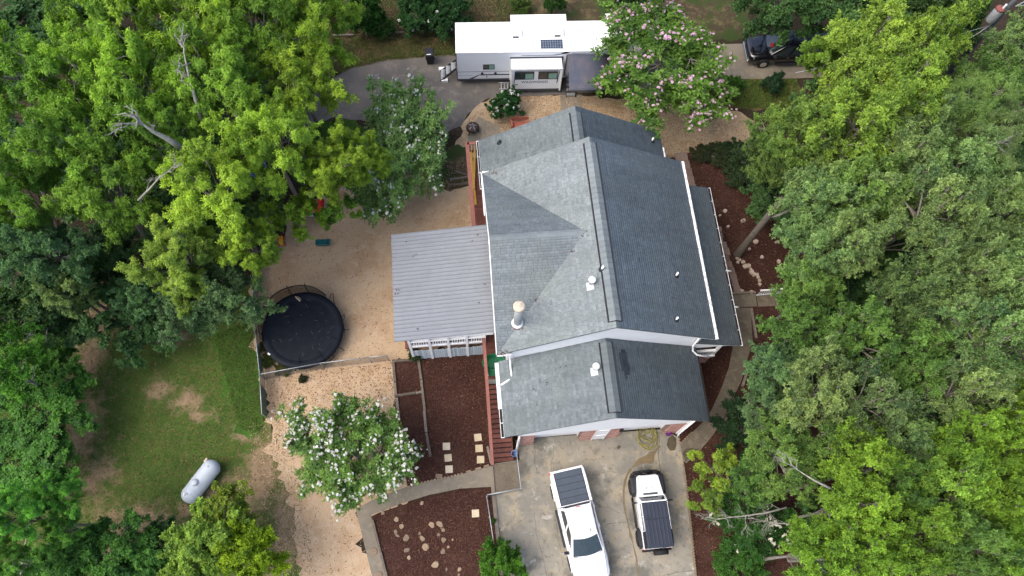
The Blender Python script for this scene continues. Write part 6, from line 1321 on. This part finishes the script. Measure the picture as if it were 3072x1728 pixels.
def make_tree(kind, seed):
    """trunk and crown meshes of one tree of this kind"""
    rng = np.random.default_rng(seed)
    K = dict(hickory=dict(R=3.6, H=2.9, zc=10.0, nl=19, nsub=8, ntw=6, nsp=7, per=6, ln=.235, wd=.064, droop=.42, spread=1.1, tr=.24, vis=14),
             oak=dict(R=3.5, H=3.0, zc=9.5, nl=25, nsub=8, ntw=7, nsp=5, per=5, ln=.205, wd=.092, droop=.10, spread=.95, tr=.25, vis=7),
             under=dict(R=2.4, H=1.8, zc=3.6, nl=22, nsub=7, ntw=6, nsp=5, per=5, ln=.185, wd=.090, droop=.15, spread=1.0, tr=.10, vis=4),
             shrub=dict(R=1.3, H=1.0, zc=.85, nl=26, nsub=7, ntw=6, nsp=5, per=4, ln=.115, wd=.055, droop=.1, spread=.9, tr=.05, vis=3),
             willow=dict(R=3.3, H=2.6, zc=8.5, nl=20, nsub=7, ntw=6, nsp=5, per=7, ln=.30, wd=.045, droop=.6, spread=1.1, tr=.2, vis=9),
             crape=dict(R=2.5, H=1.8, zc=3.2, nl=27, nsub=8, ntw=6, nsp=5, per=5, ln=.165, wd=.066, droop=.10, spread=.95, tr=.085, vis=4),
             sparse=dict(R=2.2, H=1.6, zc=5.0, nl=13, nsub=5, ntw=4, nsp=4, per=6, ln=.26, wd=.078, droop=.3, spread=1.0, tr=.11, vis=10))[kind]
    E, p, ax, tn, S0, sv, tw0, tw1 = crown_points(rng, K['R'], K['H'], K['nl'], K['nsub'], K['ntw'], K['nsp'])
    p = p+np.array([[0, 0, K['zc']]]); k = p[:, 2] > .12; p, ax, tn = p[k], ax[k], tn[k]
    crown = sprays_to_mesh('crown', p, ax, tn, K['per'], K['ln'], K['wd'], rng, K['spread'], K['droop'])
    tm = wood(rng, K['zc'], K['R'], K['H'], E, S0, sv, K['tr'], rng.normal(0, .4, 2), K['vis']).mesh('trunk', MT['bark'])
    return dict(crown=crown, trunk=tm, K=K, p=p, tip=tw1+np.array([[0, 0, K['zc']]]))
NV = dict(hickory=5, oak=5, under=3, shrub=2, willow=1, sparse=2)
LIB = {k: [make_tree(k, 100+hash_*7+len(k)*13) for hash_ in range(n)] for k, n in NV.items()}
RT_ = random.Random(21)
def place(kind, u, v, rpx, ztop, color, label, name='tree', cat='tree', group=None, variant=None, zs=None):
    """tree whose crown shows at photo pixel (u, v) with a radius of rpx pixels and reaches ztop metres"""
    lib = LIB[kind]; T = lib[RT_.randrange(len(lib)) if variant is None else variant % len(lib)]; K = T['K']
    h0 = K['zc']+K['H']; sz = ztop/h0; zc = K['zc']*sz; p = at(u, v, zc); r_ = (at(u+rpx, v, zc)-p).length; s = r_/(K['R']*.97)
    e = empty(name, label, cat, (p.x, p.y, 0), RT_.uniform(0, 6.28), group); e.scale = (s, s, sz if zs is None else zs)
    if kind != 'shrub':                                    # a trunk never stands in the open yard: edge trees lean out over it
        b = Vector((p.x, p.y, 0)); g = at(u, v, 0); k = 0
        while k < 1.0 and in_poly(np.array([b.x]), np.array([b.y]), OPEN)[0]: k += .1; b = Vector((p.x, p.y, 0)).lerp(g, k)
        if k > 0:
            ax = (p-b); L = ax.length; e.location = b; e.scale = (s, s, L/K['zc'])
            e.rotation_euler = (ax.to_track_quat('Z', 'Y').to_matrix() @ Matrix.Rotation(RT_.uniform(0, 6.28), 3, 'Z')).to_euler()
    cr = obj('crown', T['crown'], e); j = RT_.uniform(.86, 1.14); cr.color = (color[0]*j*RT_.uniform(.90, 1.10), color[1]*j, color[2]*j, 1)
    obj('trunk', T['trunk'], e); return e
OPEN = [at(u, v) for u, v in ((750, 860), (790, 720), (870, 640), (1000, 560), (950, 350), (1000, 100), (2450, 90), (2440, 240), (2330, 440), (2350, 640), (2360, 900), (2300, 1000), (2270, 1150), (2190, 1300), (2125, 1400), (2115, 1760), (840, 1760), (800, 1700), (560, 1560), (230, 1500), (230, 960), (560, 930))]
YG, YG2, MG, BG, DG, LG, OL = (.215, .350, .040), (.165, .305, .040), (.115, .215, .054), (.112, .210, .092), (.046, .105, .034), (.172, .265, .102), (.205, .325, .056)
GL = 'yellow green trees of the left woods'; GD = 'dark understorey trees of the left woods'; GR = 'green oaks of the right woods'; GY = 'yellow green oaks of the right woods'
ND = {}
for a in [
 # left woods: low dark layer first
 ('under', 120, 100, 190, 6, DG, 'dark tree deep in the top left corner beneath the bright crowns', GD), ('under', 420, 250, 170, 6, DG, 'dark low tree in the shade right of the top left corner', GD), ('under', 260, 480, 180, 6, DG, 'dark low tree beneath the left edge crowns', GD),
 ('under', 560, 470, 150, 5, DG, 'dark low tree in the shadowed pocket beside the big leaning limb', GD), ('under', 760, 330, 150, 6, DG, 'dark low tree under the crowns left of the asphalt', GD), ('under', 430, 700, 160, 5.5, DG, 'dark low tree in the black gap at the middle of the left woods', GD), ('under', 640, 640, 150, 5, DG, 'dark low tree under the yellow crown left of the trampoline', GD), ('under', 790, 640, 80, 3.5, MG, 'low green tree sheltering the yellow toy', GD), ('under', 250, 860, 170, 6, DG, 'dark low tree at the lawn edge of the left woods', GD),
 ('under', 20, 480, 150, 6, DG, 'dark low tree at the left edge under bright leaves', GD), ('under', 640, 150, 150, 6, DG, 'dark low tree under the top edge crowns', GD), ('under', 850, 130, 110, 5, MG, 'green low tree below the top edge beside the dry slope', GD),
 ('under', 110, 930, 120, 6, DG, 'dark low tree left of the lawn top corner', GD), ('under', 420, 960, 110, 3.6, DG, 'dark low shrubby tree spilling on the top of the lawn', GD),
 # bright crowns
 ('hickory', 940, 70, 140, 13, YG, 'bright tree at the top edge right above the retaining timbers', GL), ('hickory', 905, 245, 135, 12, YG, 'bright tree overhanging the left end of the asphalt', GL), ('hickory', 760, 95, 150, 14, YG2, 'bright tree at the top edge, second left of the dry slope', GL), ('hickory', 560, 75, 165, 15, YG, 'bright tree at the top edge in the middle of the left woods', GL), ('hickory', 310, 80, 170, 15, YG2, 'bright tree at the top edge near the left corner', GL),
 ('hickory', 110, 240, 165, 15, YG2, 'bright tree on the left edge, highest of that edge', GL), ('hickory', 400, 260, 150, 15, YG, 'bright tree standing inside the top left woods', GL), ('hickory', 650, 270, 150, 14, YG2, 'bright tree left of the one over the asphalt', GL), ('hickory', 810, 430, 145, 13, YG, 'bright tree above the red roofed toy', GL), ('hickory', 1000, 490, 110, 11, YG, 'bright tree reaching over the gravel toward the white flowering tree', GL), ('hickory', 1090, 470, 75, 9, YG, 'bright branch crown touching the white flowering tree', GL),
 ('hickory', 520, 420, 120, 13, YG2, 'bright tree with the big grey leaning limb', GL), ('hickory', 230, 440, 160, 14, YG2, 'bright tree inside the left edge at half height', GL), ('hickory', 60, 600, 130, 13, YG2, 'bright tree on the left edge at mid height', GL), ('hickory', 340, 600, 140, 12, YG2, 'bright tree in the middle of the left woods', GL), ('hickory', 650, 580, 150, 13, YG, 'bright tree left of the red roofed toy', GL), ('hickory', 540, 770, 125, 11, OL, 'yellowest tree above the lawn left of the trampoline', GL), ('hickory', 560, 870, 70, 9, OL, 'yellow crown tip hanging over the top of the lawn', GL), ('hickory', 755, 745, 90, 10, YG, 'bright tree above the trampoline net', GL), ('sparse', 890, 640, 75, 8, YG, 'thin bright tree between the red toy and the yellow toy', GL), ('sparse', 1000, 625, 62, 7, YG2, 'thin bright branches over the gravel above the teal sand table', GL),
 ('oak', 170, 770, 110, 11, BG, 'bluish green tree left of the lawn top, lower left woods', 'bluish green trees above the lawn'), ('oak', 40, 760, 110, 10, BG, 'bluish green tree on the left edge below the bright crowns', 'bluish green trees above the lawn'), ('oak', 690, 880, 105, 8, BG, 'bluish green tree beside the trampoline net', 'bluish green trees above the lawn'), ('oak', 560, 930, 95, 7, BG, 'bluish green tree overhanging the top of the lawn', 'bluish green trees above the lawn'), ('oak', 430, 890, 70, 7, BG, 'small bluish green tree in the dark above the lawn', 'bluish green trees above the lawn'), ('oak', 200, 870, 80, 9, LG, 'olive green tree at the upper left of the lawn', 'bluish green trees above the lawn'),
 # left of the lawn
 ('oak', 20, 1090, 110, 8, (.105, .26, .03), 'green tree on the left edge level with the top of the lawn', 'trees left of the lawn'), ('under', 130, 1240, 150, 3.6, (.068, .185, .030), 'broad dark green thicket left of the lawn', 'trees left of the lawn'), ('under', 60, 1380, 140, 3.4, (.068, .185, .030), 'dark green thicket lower left of the lawn', 'trees left of the lawn'), ('under', 160, 1110, 100, 3.4, (.062, .175, .030), 'dark green thicket at the upper left of the lawn', 'trees left of the lawn'),
 ('hickory', 175, 1480, 75, 8, (.13, .32, .05), 'fresh green slim tree at the lower left with a pale stem', 'trees left of the lawn'), ('hickory', 60, 1540, 90, 9, (.12, .31, .05), 'fresh green tree in the lower left corner', 'trees left of the lawn'), ('hickory', 190, 1590, 60, 7, (.12, .31, .05), 'small fresh green tree with two pale trunks near the bottom', 'trees left of the lawn'), ('hickory', 20, 1690, 80, 8, (.12, .30, .05), 'fresh green tree cut by the bottom left corner', 'trees left of the lawn'), ('under', 330, 1660, 120, 4.5, (.078, .21, .038), 'green tree on the bottom edge left of the lime bush', 'trees left of the lawn'), ('under', 200, 1700, 120, 4.2, (.078, .21, .038), 'green tree on the bottom edge near the left corner', 'trees left of the lawn'), ('under', 440, 1700, 80, 3.6, (.085, .22, .05), 'small green tree at the bottom edge touching the lime bush', 'trees left of the lawn'), ('under', 480, 1610, 60, 2.6, DG, 'dark little bush between the lawn and the lime bush', 'trees left of the lawn'),
 ('under', 605, 1640, 115, 5, OL, 'lime yellow spreading bush at the bottom, left half', 'lime bushes at the bottom'), ('under', 745, 1665, 105, 5, (.19, .27, .015), 'lime yellow spreading bush at the bottom beside the gravel', 'lime bushes at the bottom'), ('under', 680, 1560, 95, 4, (.15, .22, .03), 'thin olive bush above the lime bushes', 'lime bushes at the bottom'),
 # right woods: low dark layer
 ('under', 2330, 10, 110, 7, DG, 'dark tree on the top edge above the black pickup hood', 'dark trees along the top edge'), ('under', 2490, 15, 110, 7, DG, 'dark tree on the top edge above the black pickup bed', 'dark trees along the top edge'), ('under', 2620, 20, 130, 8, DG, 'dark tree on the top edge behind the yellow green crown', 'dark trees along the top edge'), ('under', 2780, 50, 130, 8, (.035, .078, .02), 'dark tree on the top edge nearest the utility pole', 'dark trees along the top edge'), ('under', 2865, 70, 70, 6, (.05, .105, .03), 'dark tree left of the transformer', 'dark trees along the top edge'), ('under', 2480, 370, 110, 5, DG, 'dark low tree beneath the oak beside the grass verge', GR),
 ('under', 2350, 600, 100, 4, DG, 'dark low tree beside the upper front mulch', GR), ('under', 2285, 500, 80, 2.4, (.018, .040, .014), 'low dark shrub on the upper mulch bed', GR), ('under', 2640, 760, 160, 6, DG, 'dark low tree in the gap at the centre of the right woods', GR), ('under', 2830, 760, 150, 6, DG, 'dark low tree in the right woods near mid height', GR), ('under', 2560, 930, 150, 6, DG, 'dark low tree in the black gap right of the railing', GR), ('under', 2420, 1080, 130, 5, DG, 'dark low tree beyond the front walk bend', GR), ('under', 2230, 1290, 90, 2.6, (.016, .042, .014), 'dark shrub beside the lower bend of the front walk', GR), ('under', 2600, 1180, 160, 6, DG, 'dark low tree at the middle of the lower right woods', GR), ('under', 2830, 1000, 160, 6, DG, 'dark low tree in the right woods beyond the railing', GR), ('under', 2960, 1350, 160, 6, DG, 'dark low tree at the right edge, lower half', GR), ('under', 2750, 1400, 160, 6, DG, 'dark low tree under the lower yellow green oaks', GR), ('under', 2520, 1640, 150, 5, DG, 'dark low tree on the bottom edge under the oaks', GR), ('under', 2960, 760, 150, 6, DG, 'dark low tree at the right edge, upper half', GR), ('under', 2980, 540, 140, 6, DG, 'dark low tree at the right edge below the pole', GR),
 # yellow green oaks at the top
 ('oak', 2600, 160, 130, 13, OL, 'yellow green oak nearest the top edge right of the black pickup', GY), ('oak', 2760, 150, 110, 13, OL, 'yellow green oak left of the utility pole', GY), ('oak', 2590, 300, 115, 12, OL, 'yellow green oak covering the black pickup tail', GY), ('oak', 2700, 290, 135, 13, (.185, .30, .05), 'yellow green oak right of the middle of the upper cluster', GY), ('oak', 2560, 380, 140, 13, (.18, .30, .05), 'yellow green oak in the centre of the upper cluster', GY), ('oak', 2400, 400, 120, 11, (.15, .25, .055), 'yellow green oak overhanging the far tan gravel', GY), ('oak', 2320, 480, 80, 8, (.13, .21, .06), 'thin oak with grey twigs at the gravel edge', GY), ('sparse', 2460, 470, 110, 10, (.15, .23, .065), 'half bare oak with many grey twigs in the upper cluster', GY),
 ('willow', 2880, 330, 120, 11, (.14, .22, .065), 'narrow leaved tree on the right below the utility pole', GR), ('willow', 2960, 430, 110, 10, (.15, .22, .085), 'narrow leaved pale tree on the right edge', GR), ('oak', 3040, 160, 90, 10, LG, 'green oak on the right edge just under the transformer', GR), ('oak', 2990, 240, 95, 9, MG, 'green oak on the right edge second under the transformer', GR), ('oak', 2700, 470, 120, 12, LG, 'green oak right of the half bare one', GR), ('oak', 2850, 540, 125, 12, LG, 'green oak in the right woods at upper mid height', GR),
 ('oak', 2470, 610, 105, 11, LG, 'pale green oak near the top of the leaning trunk', GR), ('oak', 2600, 600, 125, 12, MG, 'green oak in the second row from the house, upper half', GR), ('oak', 2760, 660, 125, 13, LG, 'pale green oak in the third row, upper half', GR), ('oak', 2920, 660, 120, 13, LG, 'pale green oak in the fourth row, upper half', GR), ('oak', 3040, 640, 100, 12, MG, 'green oak cut by the right edge, upper half', GR),
 ('oak', 2440, 760, 105, 11, LG, 'pale green oak right of the hollow rock', GR), ('oak', 2540, 740, 100, 12, LG, 'rounded pale oak standing above the dark gap', GR), ('oak', 2850, 820, 115, 13, LG, 'pale green oak in the third row at mid height', GR), ('oak', 2990, 860, 120, 13, LG, 'pale green oak by the right edge at mid height', GR), ('oak', 2410, 880, 90, 10, MG, 'green oak over the end of the entry walk', GR), ('oak', 2700, 900, 100, 12, (.135, .22, .08), 'pale rounded oak below the dark gap', GR),
 ('oak', 2400, 1000, 100, 10, MG, 'green oak right of the front walk', GR), ('oak', 2570, 1030, 105, 12, MG, 'green oak with a rounded top in the second row, mid height', GR), ('oak', 2800, 960, 115, 12, LG, 'pale oak in the fourth row at mid height', GR), ('oak', 2940, 1040, 115, 13, LG, 'pale oak near the right edge just below mid height', GR), ('oak', 2330, 1130, 95, 9, BG, 'bluish green oak nearest the front walk bend', GR), ('oak', 2440, 1170, 110, 12, LG, 'pale bluish oak in the first row, lower half', GR), ('oak', 2570, 1220, 110, 12, (.135, .22, .095), 'pale bluish oak in the second row, lower half', GR), ('oak', 2720, 1100, 105, 12, MG, 'green oak in the third row, lower half', GR), ('oak', 2850, 1190, 105, 12, LG, 'pale oak in the fourth row, lower half', GR), ('oak', 2300, 1250, 80, 8, BG, 'bluish green oak over the lower path bend', GR),
 ('oak', 3030, 1180, 90, 12, OL, 'yellow oak cut by the right edge, lower half', GY), ('oak', 2330, 1370, 105, 9, MG, 'green oak right of the driveway corner', GR), ('oak', 2450, 1340, 100, 10, MG, 'green oak in the first row below the bluish ones', GR), ('oak', 2580, 1400, 115, 12, YG2, 'yellow green oak in the second row, lower right', GY), ('oak', 2690, 1330, 90, 11, LG, 'pale oak above the small clearing of the lower right', GR), ('oak', 2870, 1330, 105, 12, YG2, 'yellow green oak in the fourth row, lower right', GY), ('oak', 2990, 1330, 95, 12, YG2, 'yellow green oak near the right edge, lower right', GY), ('oak', 2540, 1530, 115, 12, YG2, 'yellow green oak right of the dead branch', GY), ('oak', 2680, 1480, 95, 11, MG, 'green oak between the yellow ones, lower right', GR), ('oak', 2820, 1460, 110, 12, OL, 'yellow oak in the third row, lower right', GY), ('oak', 2960, 1480, 110, 12, YG2, 'yellow green oak right of the yellow oak, lower right', GY),
 ('oak', 2440, 1665, 110, 11, YG2, 'yellow green oak on the bottom edge nearest the drive', GY), ('oak', 2600, 1660, 105, 12, YG2, 'yellow green oak on the bottom edge, second from the drive', GY), ('oak', 2730, 1620, 110, 12, (.16, .28, .04), 'yellow green oak on the bottom edge, third from the drive', GY), ('oak', 2870, 1620, 110, 12, MG, 'green oak on the bottom edge, fourth from the drive', GR), ('oak', 3010, 1640, 110, 12, YG2, 'yellow green oak in the bottom right corner', GY),
 ('oak', 2462, 168, 62, 10, OL, 'yellow green oak branch drooping over the black pickup bed', GY),
 ('sparse', 2160, 1400, 70, 6, (.22,.31,.04), 'thin yellow leaved tree at the driveway edge, upper one', 'thin trees at the drive edge'), ('sparse', 2130, 1490, 60, 5, (.17, .25, .04), 'thin yellow leaved tree at the driveway edge, lower one', 'thin trees at the drive edge'), ('oak', 2240, 1440, 70, 7, MG, 'green tree behind the thin yellow ones at the drive', 'thin trees at the drive edge'),
]:
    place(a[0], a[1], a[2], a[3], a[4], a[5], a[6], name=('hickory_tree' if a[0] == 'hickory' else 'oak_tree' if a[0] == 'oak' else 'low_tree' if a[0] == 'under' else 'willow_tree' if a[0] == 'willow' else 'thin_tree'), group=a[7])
for u, v, r_, zt, c, lab in ((1090, 60, 60, 3.6, (.035, .10, .02), 'tall bright green column shrub at the grass edge'), (1140, 85, 40, 1.8, (.04, .10, .02), 'low green shrub right of the column shrub'), (1660, 12, 36, 2.4, (.03, .085, .02), 'dark green shrub behind the camper at the top edge'), (1560, 26, 30, 1.2, (.05, .095, .02), 'low light green shrub behind the camper'), (1890, 10, 60, 3.5, DG, 'dark shrub behind the far slide room at the top edge'), (2190, 262, 40, 1.5, (.045, .12, .02), 'bright green shrub on the grass verge by the pink tree'), (2318, 255, 32, 1.6, (.02, .06, .028), 'bluish spiky shrub at the edge of the side drive'), (2215, 455, 45, .8, (.02, .045, .014), 'low dark shrub on the upper mulch'), (2280, 480, 60, 1.6, (.022, .055, .016), 'taller dark shrub near the far gravel'), (2150, 468, 45, .7, (.030, .040, .016), 'thin brownish shrub on the upper mulch nearest the roof'), (2235, 515, 60, 1.0, (.022, .045, .016), 'dark spreading shrub below the others on the upper mulch'), (2100, 462, 30, .5, (.035, .042, .018), 'smallest brownish shrub at the gravel edge'), (1500, 1690, 72, 2.6, (.06, .165, .02), 'bright green bush at the bottom between mulch and drive'), (1480, 1562, 8, .3, (.05, .13, .02), 'tiny green weed by the pipe fence'), (908, 1138, 14, .35, (.03, .035, .012), 'dark weed tuft on the gravel below the chain fence'), (1245, 1062, 22, .9, (.05, .085, .03), 'grey green plant at the foot of the porch corner post'), (800, 1085, 26, .4, (.06, .075, .015), 'weedy patch below the trampoline in the fence corner'), (850, 1105, 26, .35, (.075, .08, .015), 'yellowish weeds between trampoline and chain fence'), (790, 1040, 20, .4, (.055, .06, .015), 'rusty weeds left of the trampoline'), (2280, 1340, 60, 2.2, DG, 'dark shrub under the oak by the driveway corner'), (2205, 1690, 75, 2.2, (.04, .115, .02), 'green bush low at the right of the drive, bottom edge')):
    place('shrub', u, v, r_, zt, c, lab, 'shrub', 'shrub', 'garden shrubs')
# flowering trees
def flower_tree(seed, u, v, rpx, ztop, color, petal, nf, label, name='crape_myrtle', cat='flowering tree', fl=.065, stretch=1.0, per=6, nfl=24, spreadr=.075, dens=1.0):
    rng = np.random.default_rng(seed); T = make_tree('crape', seed); K = T['K']; sz = ztop/(K['zc']+K['H']); zc = K['zc']*sz; p = at(u, v, zc); r_ = (at(u+rpx, v, zc)-p).length; s = r_/(K['R']*.97)
    e = empty(name, label, cat, (p.x, p.y, 0), 0); e.scale = (s, s*stretch, sz)
    cr = obj('crown', T['crown'], e); cr.color = (*color, 1); obj('trunk', T['trunk'], e)
    top = T['tip']; top = top[top[:, 2] > K['zc']-.9]; d = np.linalg.norm((top-np.array([0, 0, K['zc']]))/np.array([K['R'], K['R'], K['H']]), axis=1); pr = np.clip(d-.5, .01, 1)**1.5; i = rng.choice(len(top), nf, replace=False, p=pr/pr.sum())
    first = None; B = []
    for var in range(5):                                   # flower heads share five meshes
        ce = rng.normal(0, 1, (4, 3))*np.array([[.17, .17, .07]]); ce[0] = 0; q = unit(rng.normal(0, 1, (nfl*2, 3)))*np.abs(rng.normal(.6, .3, (nfl*2, 1)))*spreadr*.62+ce[rng.choice(4, nfl*2, p=[.4, .3, .2, .1])]; q[:, 2] += .08; B.append(sprays_to_mesh('blossom', q, unit(q+np.array([[0, 0, .06]])), rng.uniform(.1, 1, nfl*2), per, fl*.62, fl*.62, rng, 1.1, .0, petal))
    for j, k in enumerate(i[:280]):
        o = obj('blossom', B[j % 5], e); o.location = tuple(top[k]+np.array([0, 0, .08])); f = rng.uniform(.6, 1.35)/((s+sz)/2)**.5; o.scale = (f, f/stretch, f); o.rotation_euler.z = rng.uniform(0, 6.28)
    return e
flower_tree(31, 1976, 190, 212, 6.2, (.095, .185, .034), 'pink_petal', 150, 'large crape myrtle with pink blossom over the end of the camper', stretch=.92, fl=.062, spreadr=.062)
flower_tree(32, 1205, 440, 160, 5.0, (.135, .235, .075), 'white_petal', 85, 'white crape myrtle between the asphalt and the rear deck', stretch=1.35, fl=.06, spreadr=.07)
flower_tree(33, 1050, 1352, 178, 4.6, (.115, .215, .050), 'white_petal', 180, 'white crape myrtle on the gravel left of the mulch beds', stretch=1.06, fl=.062, spreadr=.068)
flower_tree(34, 2250, 1570, 105, 3.4, (.030, .095, .018), 'cream_petal', 34, 'cream flowered crape myrtle under the dead branch', stretch=1.1, fl=.08, spreadr=.11)
flower_tree(35, 1130, 560, 80, 3.0, (.065, .150, .040), 'white_petal', 18, 'low leafy crape myrtle below the white one beside the gravel', stretch=1.0, fl=.06, spreadr=.07)
def flower_shrub(seed, u, v, rpx, ztop, color, petal, nf, label):
    T = LIB['shrub'][seed % 2]; K = T['K']; rng = np.random.default_rng(seed); sz = ztop/(K['zc']+K['H']); p = at(u, v, K['zc']*sz); s = (at(u+rpx, v, K['zc']*sz)-p).length/(K['R']*.97)
    e = empty('flowering_shrub', label, 'shrub', (p.x, p.y, 0), rng.uniform(0, 6)); e.scale = (s, s, sz); cr = obj('crown', T['crown'], e); cr.color = (*color, 1); obj('trunk', T['trunk'], e)
    top = T['p'][T['p'][:, 2] > K['zc']]; i = rng.choice(len(top), nf, replace=False); q = unit(rng.normal(0, 1, (6, 3)))*.03; b = sprays_to_mesh('blossom', q, unit(q+np.array([[0, 0, .05]])), rng.uniform(.5, 1, 6), 5, .09, .09, rng, 1.2, 0, petal)
    for k in i: o = obj('blossom', b, e); o.location = tuple(top[k]+np.array([0, 0, .04])); o.scale = (1/s*1.1,)*3
flower_shrub(1, 1517, 322, 48, 2.1, (.022, .085, .022), 'white_petal', 46, 'round rose bush with small white flowers behind the rear roof')
flower_shrub(2, 1250, 50, 66, 2.6, (.026, .080, .024), 'white_petal', 16, 'left flowering shrub above the grass strip with few pale blooms'); flower_shrub(3, 1345, 50, 66, 2.6, (.024, .075, .022), 'white_petal', 14, 'right flowering shrub beside the camper with few pale blooms'); flower_shrub(5, 1295, 30, 50, 2.4, (.024, .072, .022), 'white_petal', 6, 'flowering shrub between the two others at the top edge')

# tall grey trunk leaning out of the mulch
p = at(2212, 764, 0); tt = empty('leaning_trunk', 'tall grey lichened trunk rising from the front mulch beside the rocks', 'tree', p)
q = at(2304, 649, 5.4)-p; m = MB(); m.tube([(0, 0, -.1), (0, 0, .05), tuple(q*.35), tuple(q*.7), tuple(q), tuple(q*1.35+Vector((.15, .1, 0)))], [.30, .25, .22, .20, .19, .15], 14, .12); m.build('trunk', MT['bark'], tt)
m = MB(); m.tube([tuple(q*.97), tuple(q*1.05+Vector((.5, -.05, .1))), tuple(q*1.1+Vector((1.0, .1, .3)))], [.10, .08, .05], 8, .9); m.build('limb', MT['bark'], tt)
T = LIB['oak'][1]; c_ = obj('crown', T['crown'], tt); cq = at(2440, 575, 7.5)-p; c_.location = (cq.x, cq.y, -1.5); c_.scale = (.62, .62, .9); c_.color = (*LG, 1)
# dead branches reaching over the mulch toward the drive
def dead_branch(label, pts, r0, seed, nb, parent=None):
    rng = np.random.default_rng(seed); P = [at(u, v, z) for u, v, z in pts]; e = empty('dead_branch', label, 'branch', (P[0].x, P[0].y, 0)); o = Vector((P[0].x, P[0].y, 0)); m = MB()
    L = [np.array(q-o) for q in P]; n = len(L); m.tube([tuple(q) for q in L], [r0*(1-.75*i/(n-1)) for i in range(n)], 8, 1.0)
    b = m.build('limb', MT['dead_wood'], e)
    def fork(a, d, l, r_, depth):
        if depth == 0 or l < .12: return
        k = a+d*l*.5+rng.normal(0, .08*l, 3); c = a+d*l+rng.normal(0, .12*l, 3); mm = MB(); mm.tube([tuple(a), tuple(k), tuple(c)], [r_, r_*.8, r_*.5], 5, 1.0); tw.v += [] ; n0 = len(tw.v); tw.add(mm.v, mm.f, 1.0, True)
        for _ in range(3 if depth > 2 else 2):
            nd = d+rng.normal(0, .55, 3)*np.array([1, 1, .6]); fork(c if rng.random() < .6 else k, nd/np.linalg.norm(nd), l*rng.uniform(.5, .85), r_*.62, depth-1)
    tw = MB()
    for j in range(nb):
        i = int(rng.integers(1, n)); t_ = rng.random(); a = L[i-1]*(1-t_)+L[i]*t_; d = (L[i]-L[i-1]); d = d/np.linalg.norm(d)+rng.normal(0, .7, 3)*np.array([1, 1, .4]); fork(a, d/np.linalg.norm(d), rng.uniform(.3, .62), r0*.35, 4)
    i = n-1; d = L[i]-L[i-1]; fork(L[i], d/np.linalg.norm(d), .5, r0*.4, 4); fork(L[i], d/np.linalg.norm(d)+np.array([0, .5, 0]), .45, r0*.35, 4)
    tw.build('twigs', MT['dead_wood'], e, fix=False)['kind'] = 'stuff'; return e
dead_branch('bare grey branch forking over the mulch toward the driveway', [(2360, 1522, 4.6), (2300, 1538, 4.5), (2240, 1547, 4.4), (2190, 1552, 4.3), (2150, 1558, 4.2)], .05, 5, 7)
dead_branch('second bare branch, thinner, below the long grey one', [(2390, 1572, 4.4), (2340, 1570, 4.3), (2300, 1565, 4.2), (2262, 1556, 4.1)], .038, 6, 6)
dead_branch('thick grey limb leaning through the left woods', [(548, 446, 11.5), (500, 415, 12.2), (460, 395, 12.8), (425, 370, 13.4)], .18, 7, 2)
dead_branch('bare forked limb in the dark gap of the left woods', [(415, 600, 10.5), (450, 565, 11.2), (480, 530, 11.8), (505, 515, 12.2)], .06, 8, 2)
dead_branch('bare pale limb high in the upper left woods', [(608, 368, 11.0), (584, 290, 12.4), (565, 220, 13.4), (552, 160, 14.2)], .11, 9, 2)
dead_branch('pale twigs in the left edge crown', [(225, 285, 12.0), (150, 250, 12.2), (80, 225, 12.4), (20, 230, 12.5)], .05, 10, 3)
dead_branch('dry pale branch in the middle of the lower right oaks', [(2490, 1465, 11.0), (2440, 1440, 11.1), (2390, 1408, 11.2)], .055, 12, 1)
dead_branch('pale dead limb across the dark gap near the right edge', [(2870, 445, 9.0), (2930, 440, 9.2), (2980, 432, 9.4)], .06, 13, 2)
dead_branch('pair of pale stems at the lower left corner', [(64, 1724, .3), (72, 1660, 3.0), (81, 1600, 5.0)], .08, 14, 1)
dead_branch('pale birch like stem beside the lower left trees', [(150, 1724, .3), (154, 1660, 3.0), (158, 1590, 5.5)], .08, 15, 1)
dead_branch('fallen dry branch lying across the far tan gravel', [(2102, 460, .15), (2118, 420, .12), (2132, 385, .1), (2150, 350, .08)], .022, 16, 3)
for o in list(COL.objects):
    if o.parent is None and o.get('kind') == 'stuff' and 'label' not in o:
        nm = o.name.split('.')[0]; tag(o, {'grass_blades': 'short green grass growing over the lawn and verges', 'dry_grass_blades': 'dry brown grass blades on bare ground', 'leaf_litter': 'fallen leaves scattered on the ground', 'gravel_stones': 'loose tan gravel stones on the yard', 'mulch_chips': 'dark brown bark chips covering the beds'}.get(nm, 'loose ground cover'), nm.replace('_', ' '), nm.replace('_', ' '))
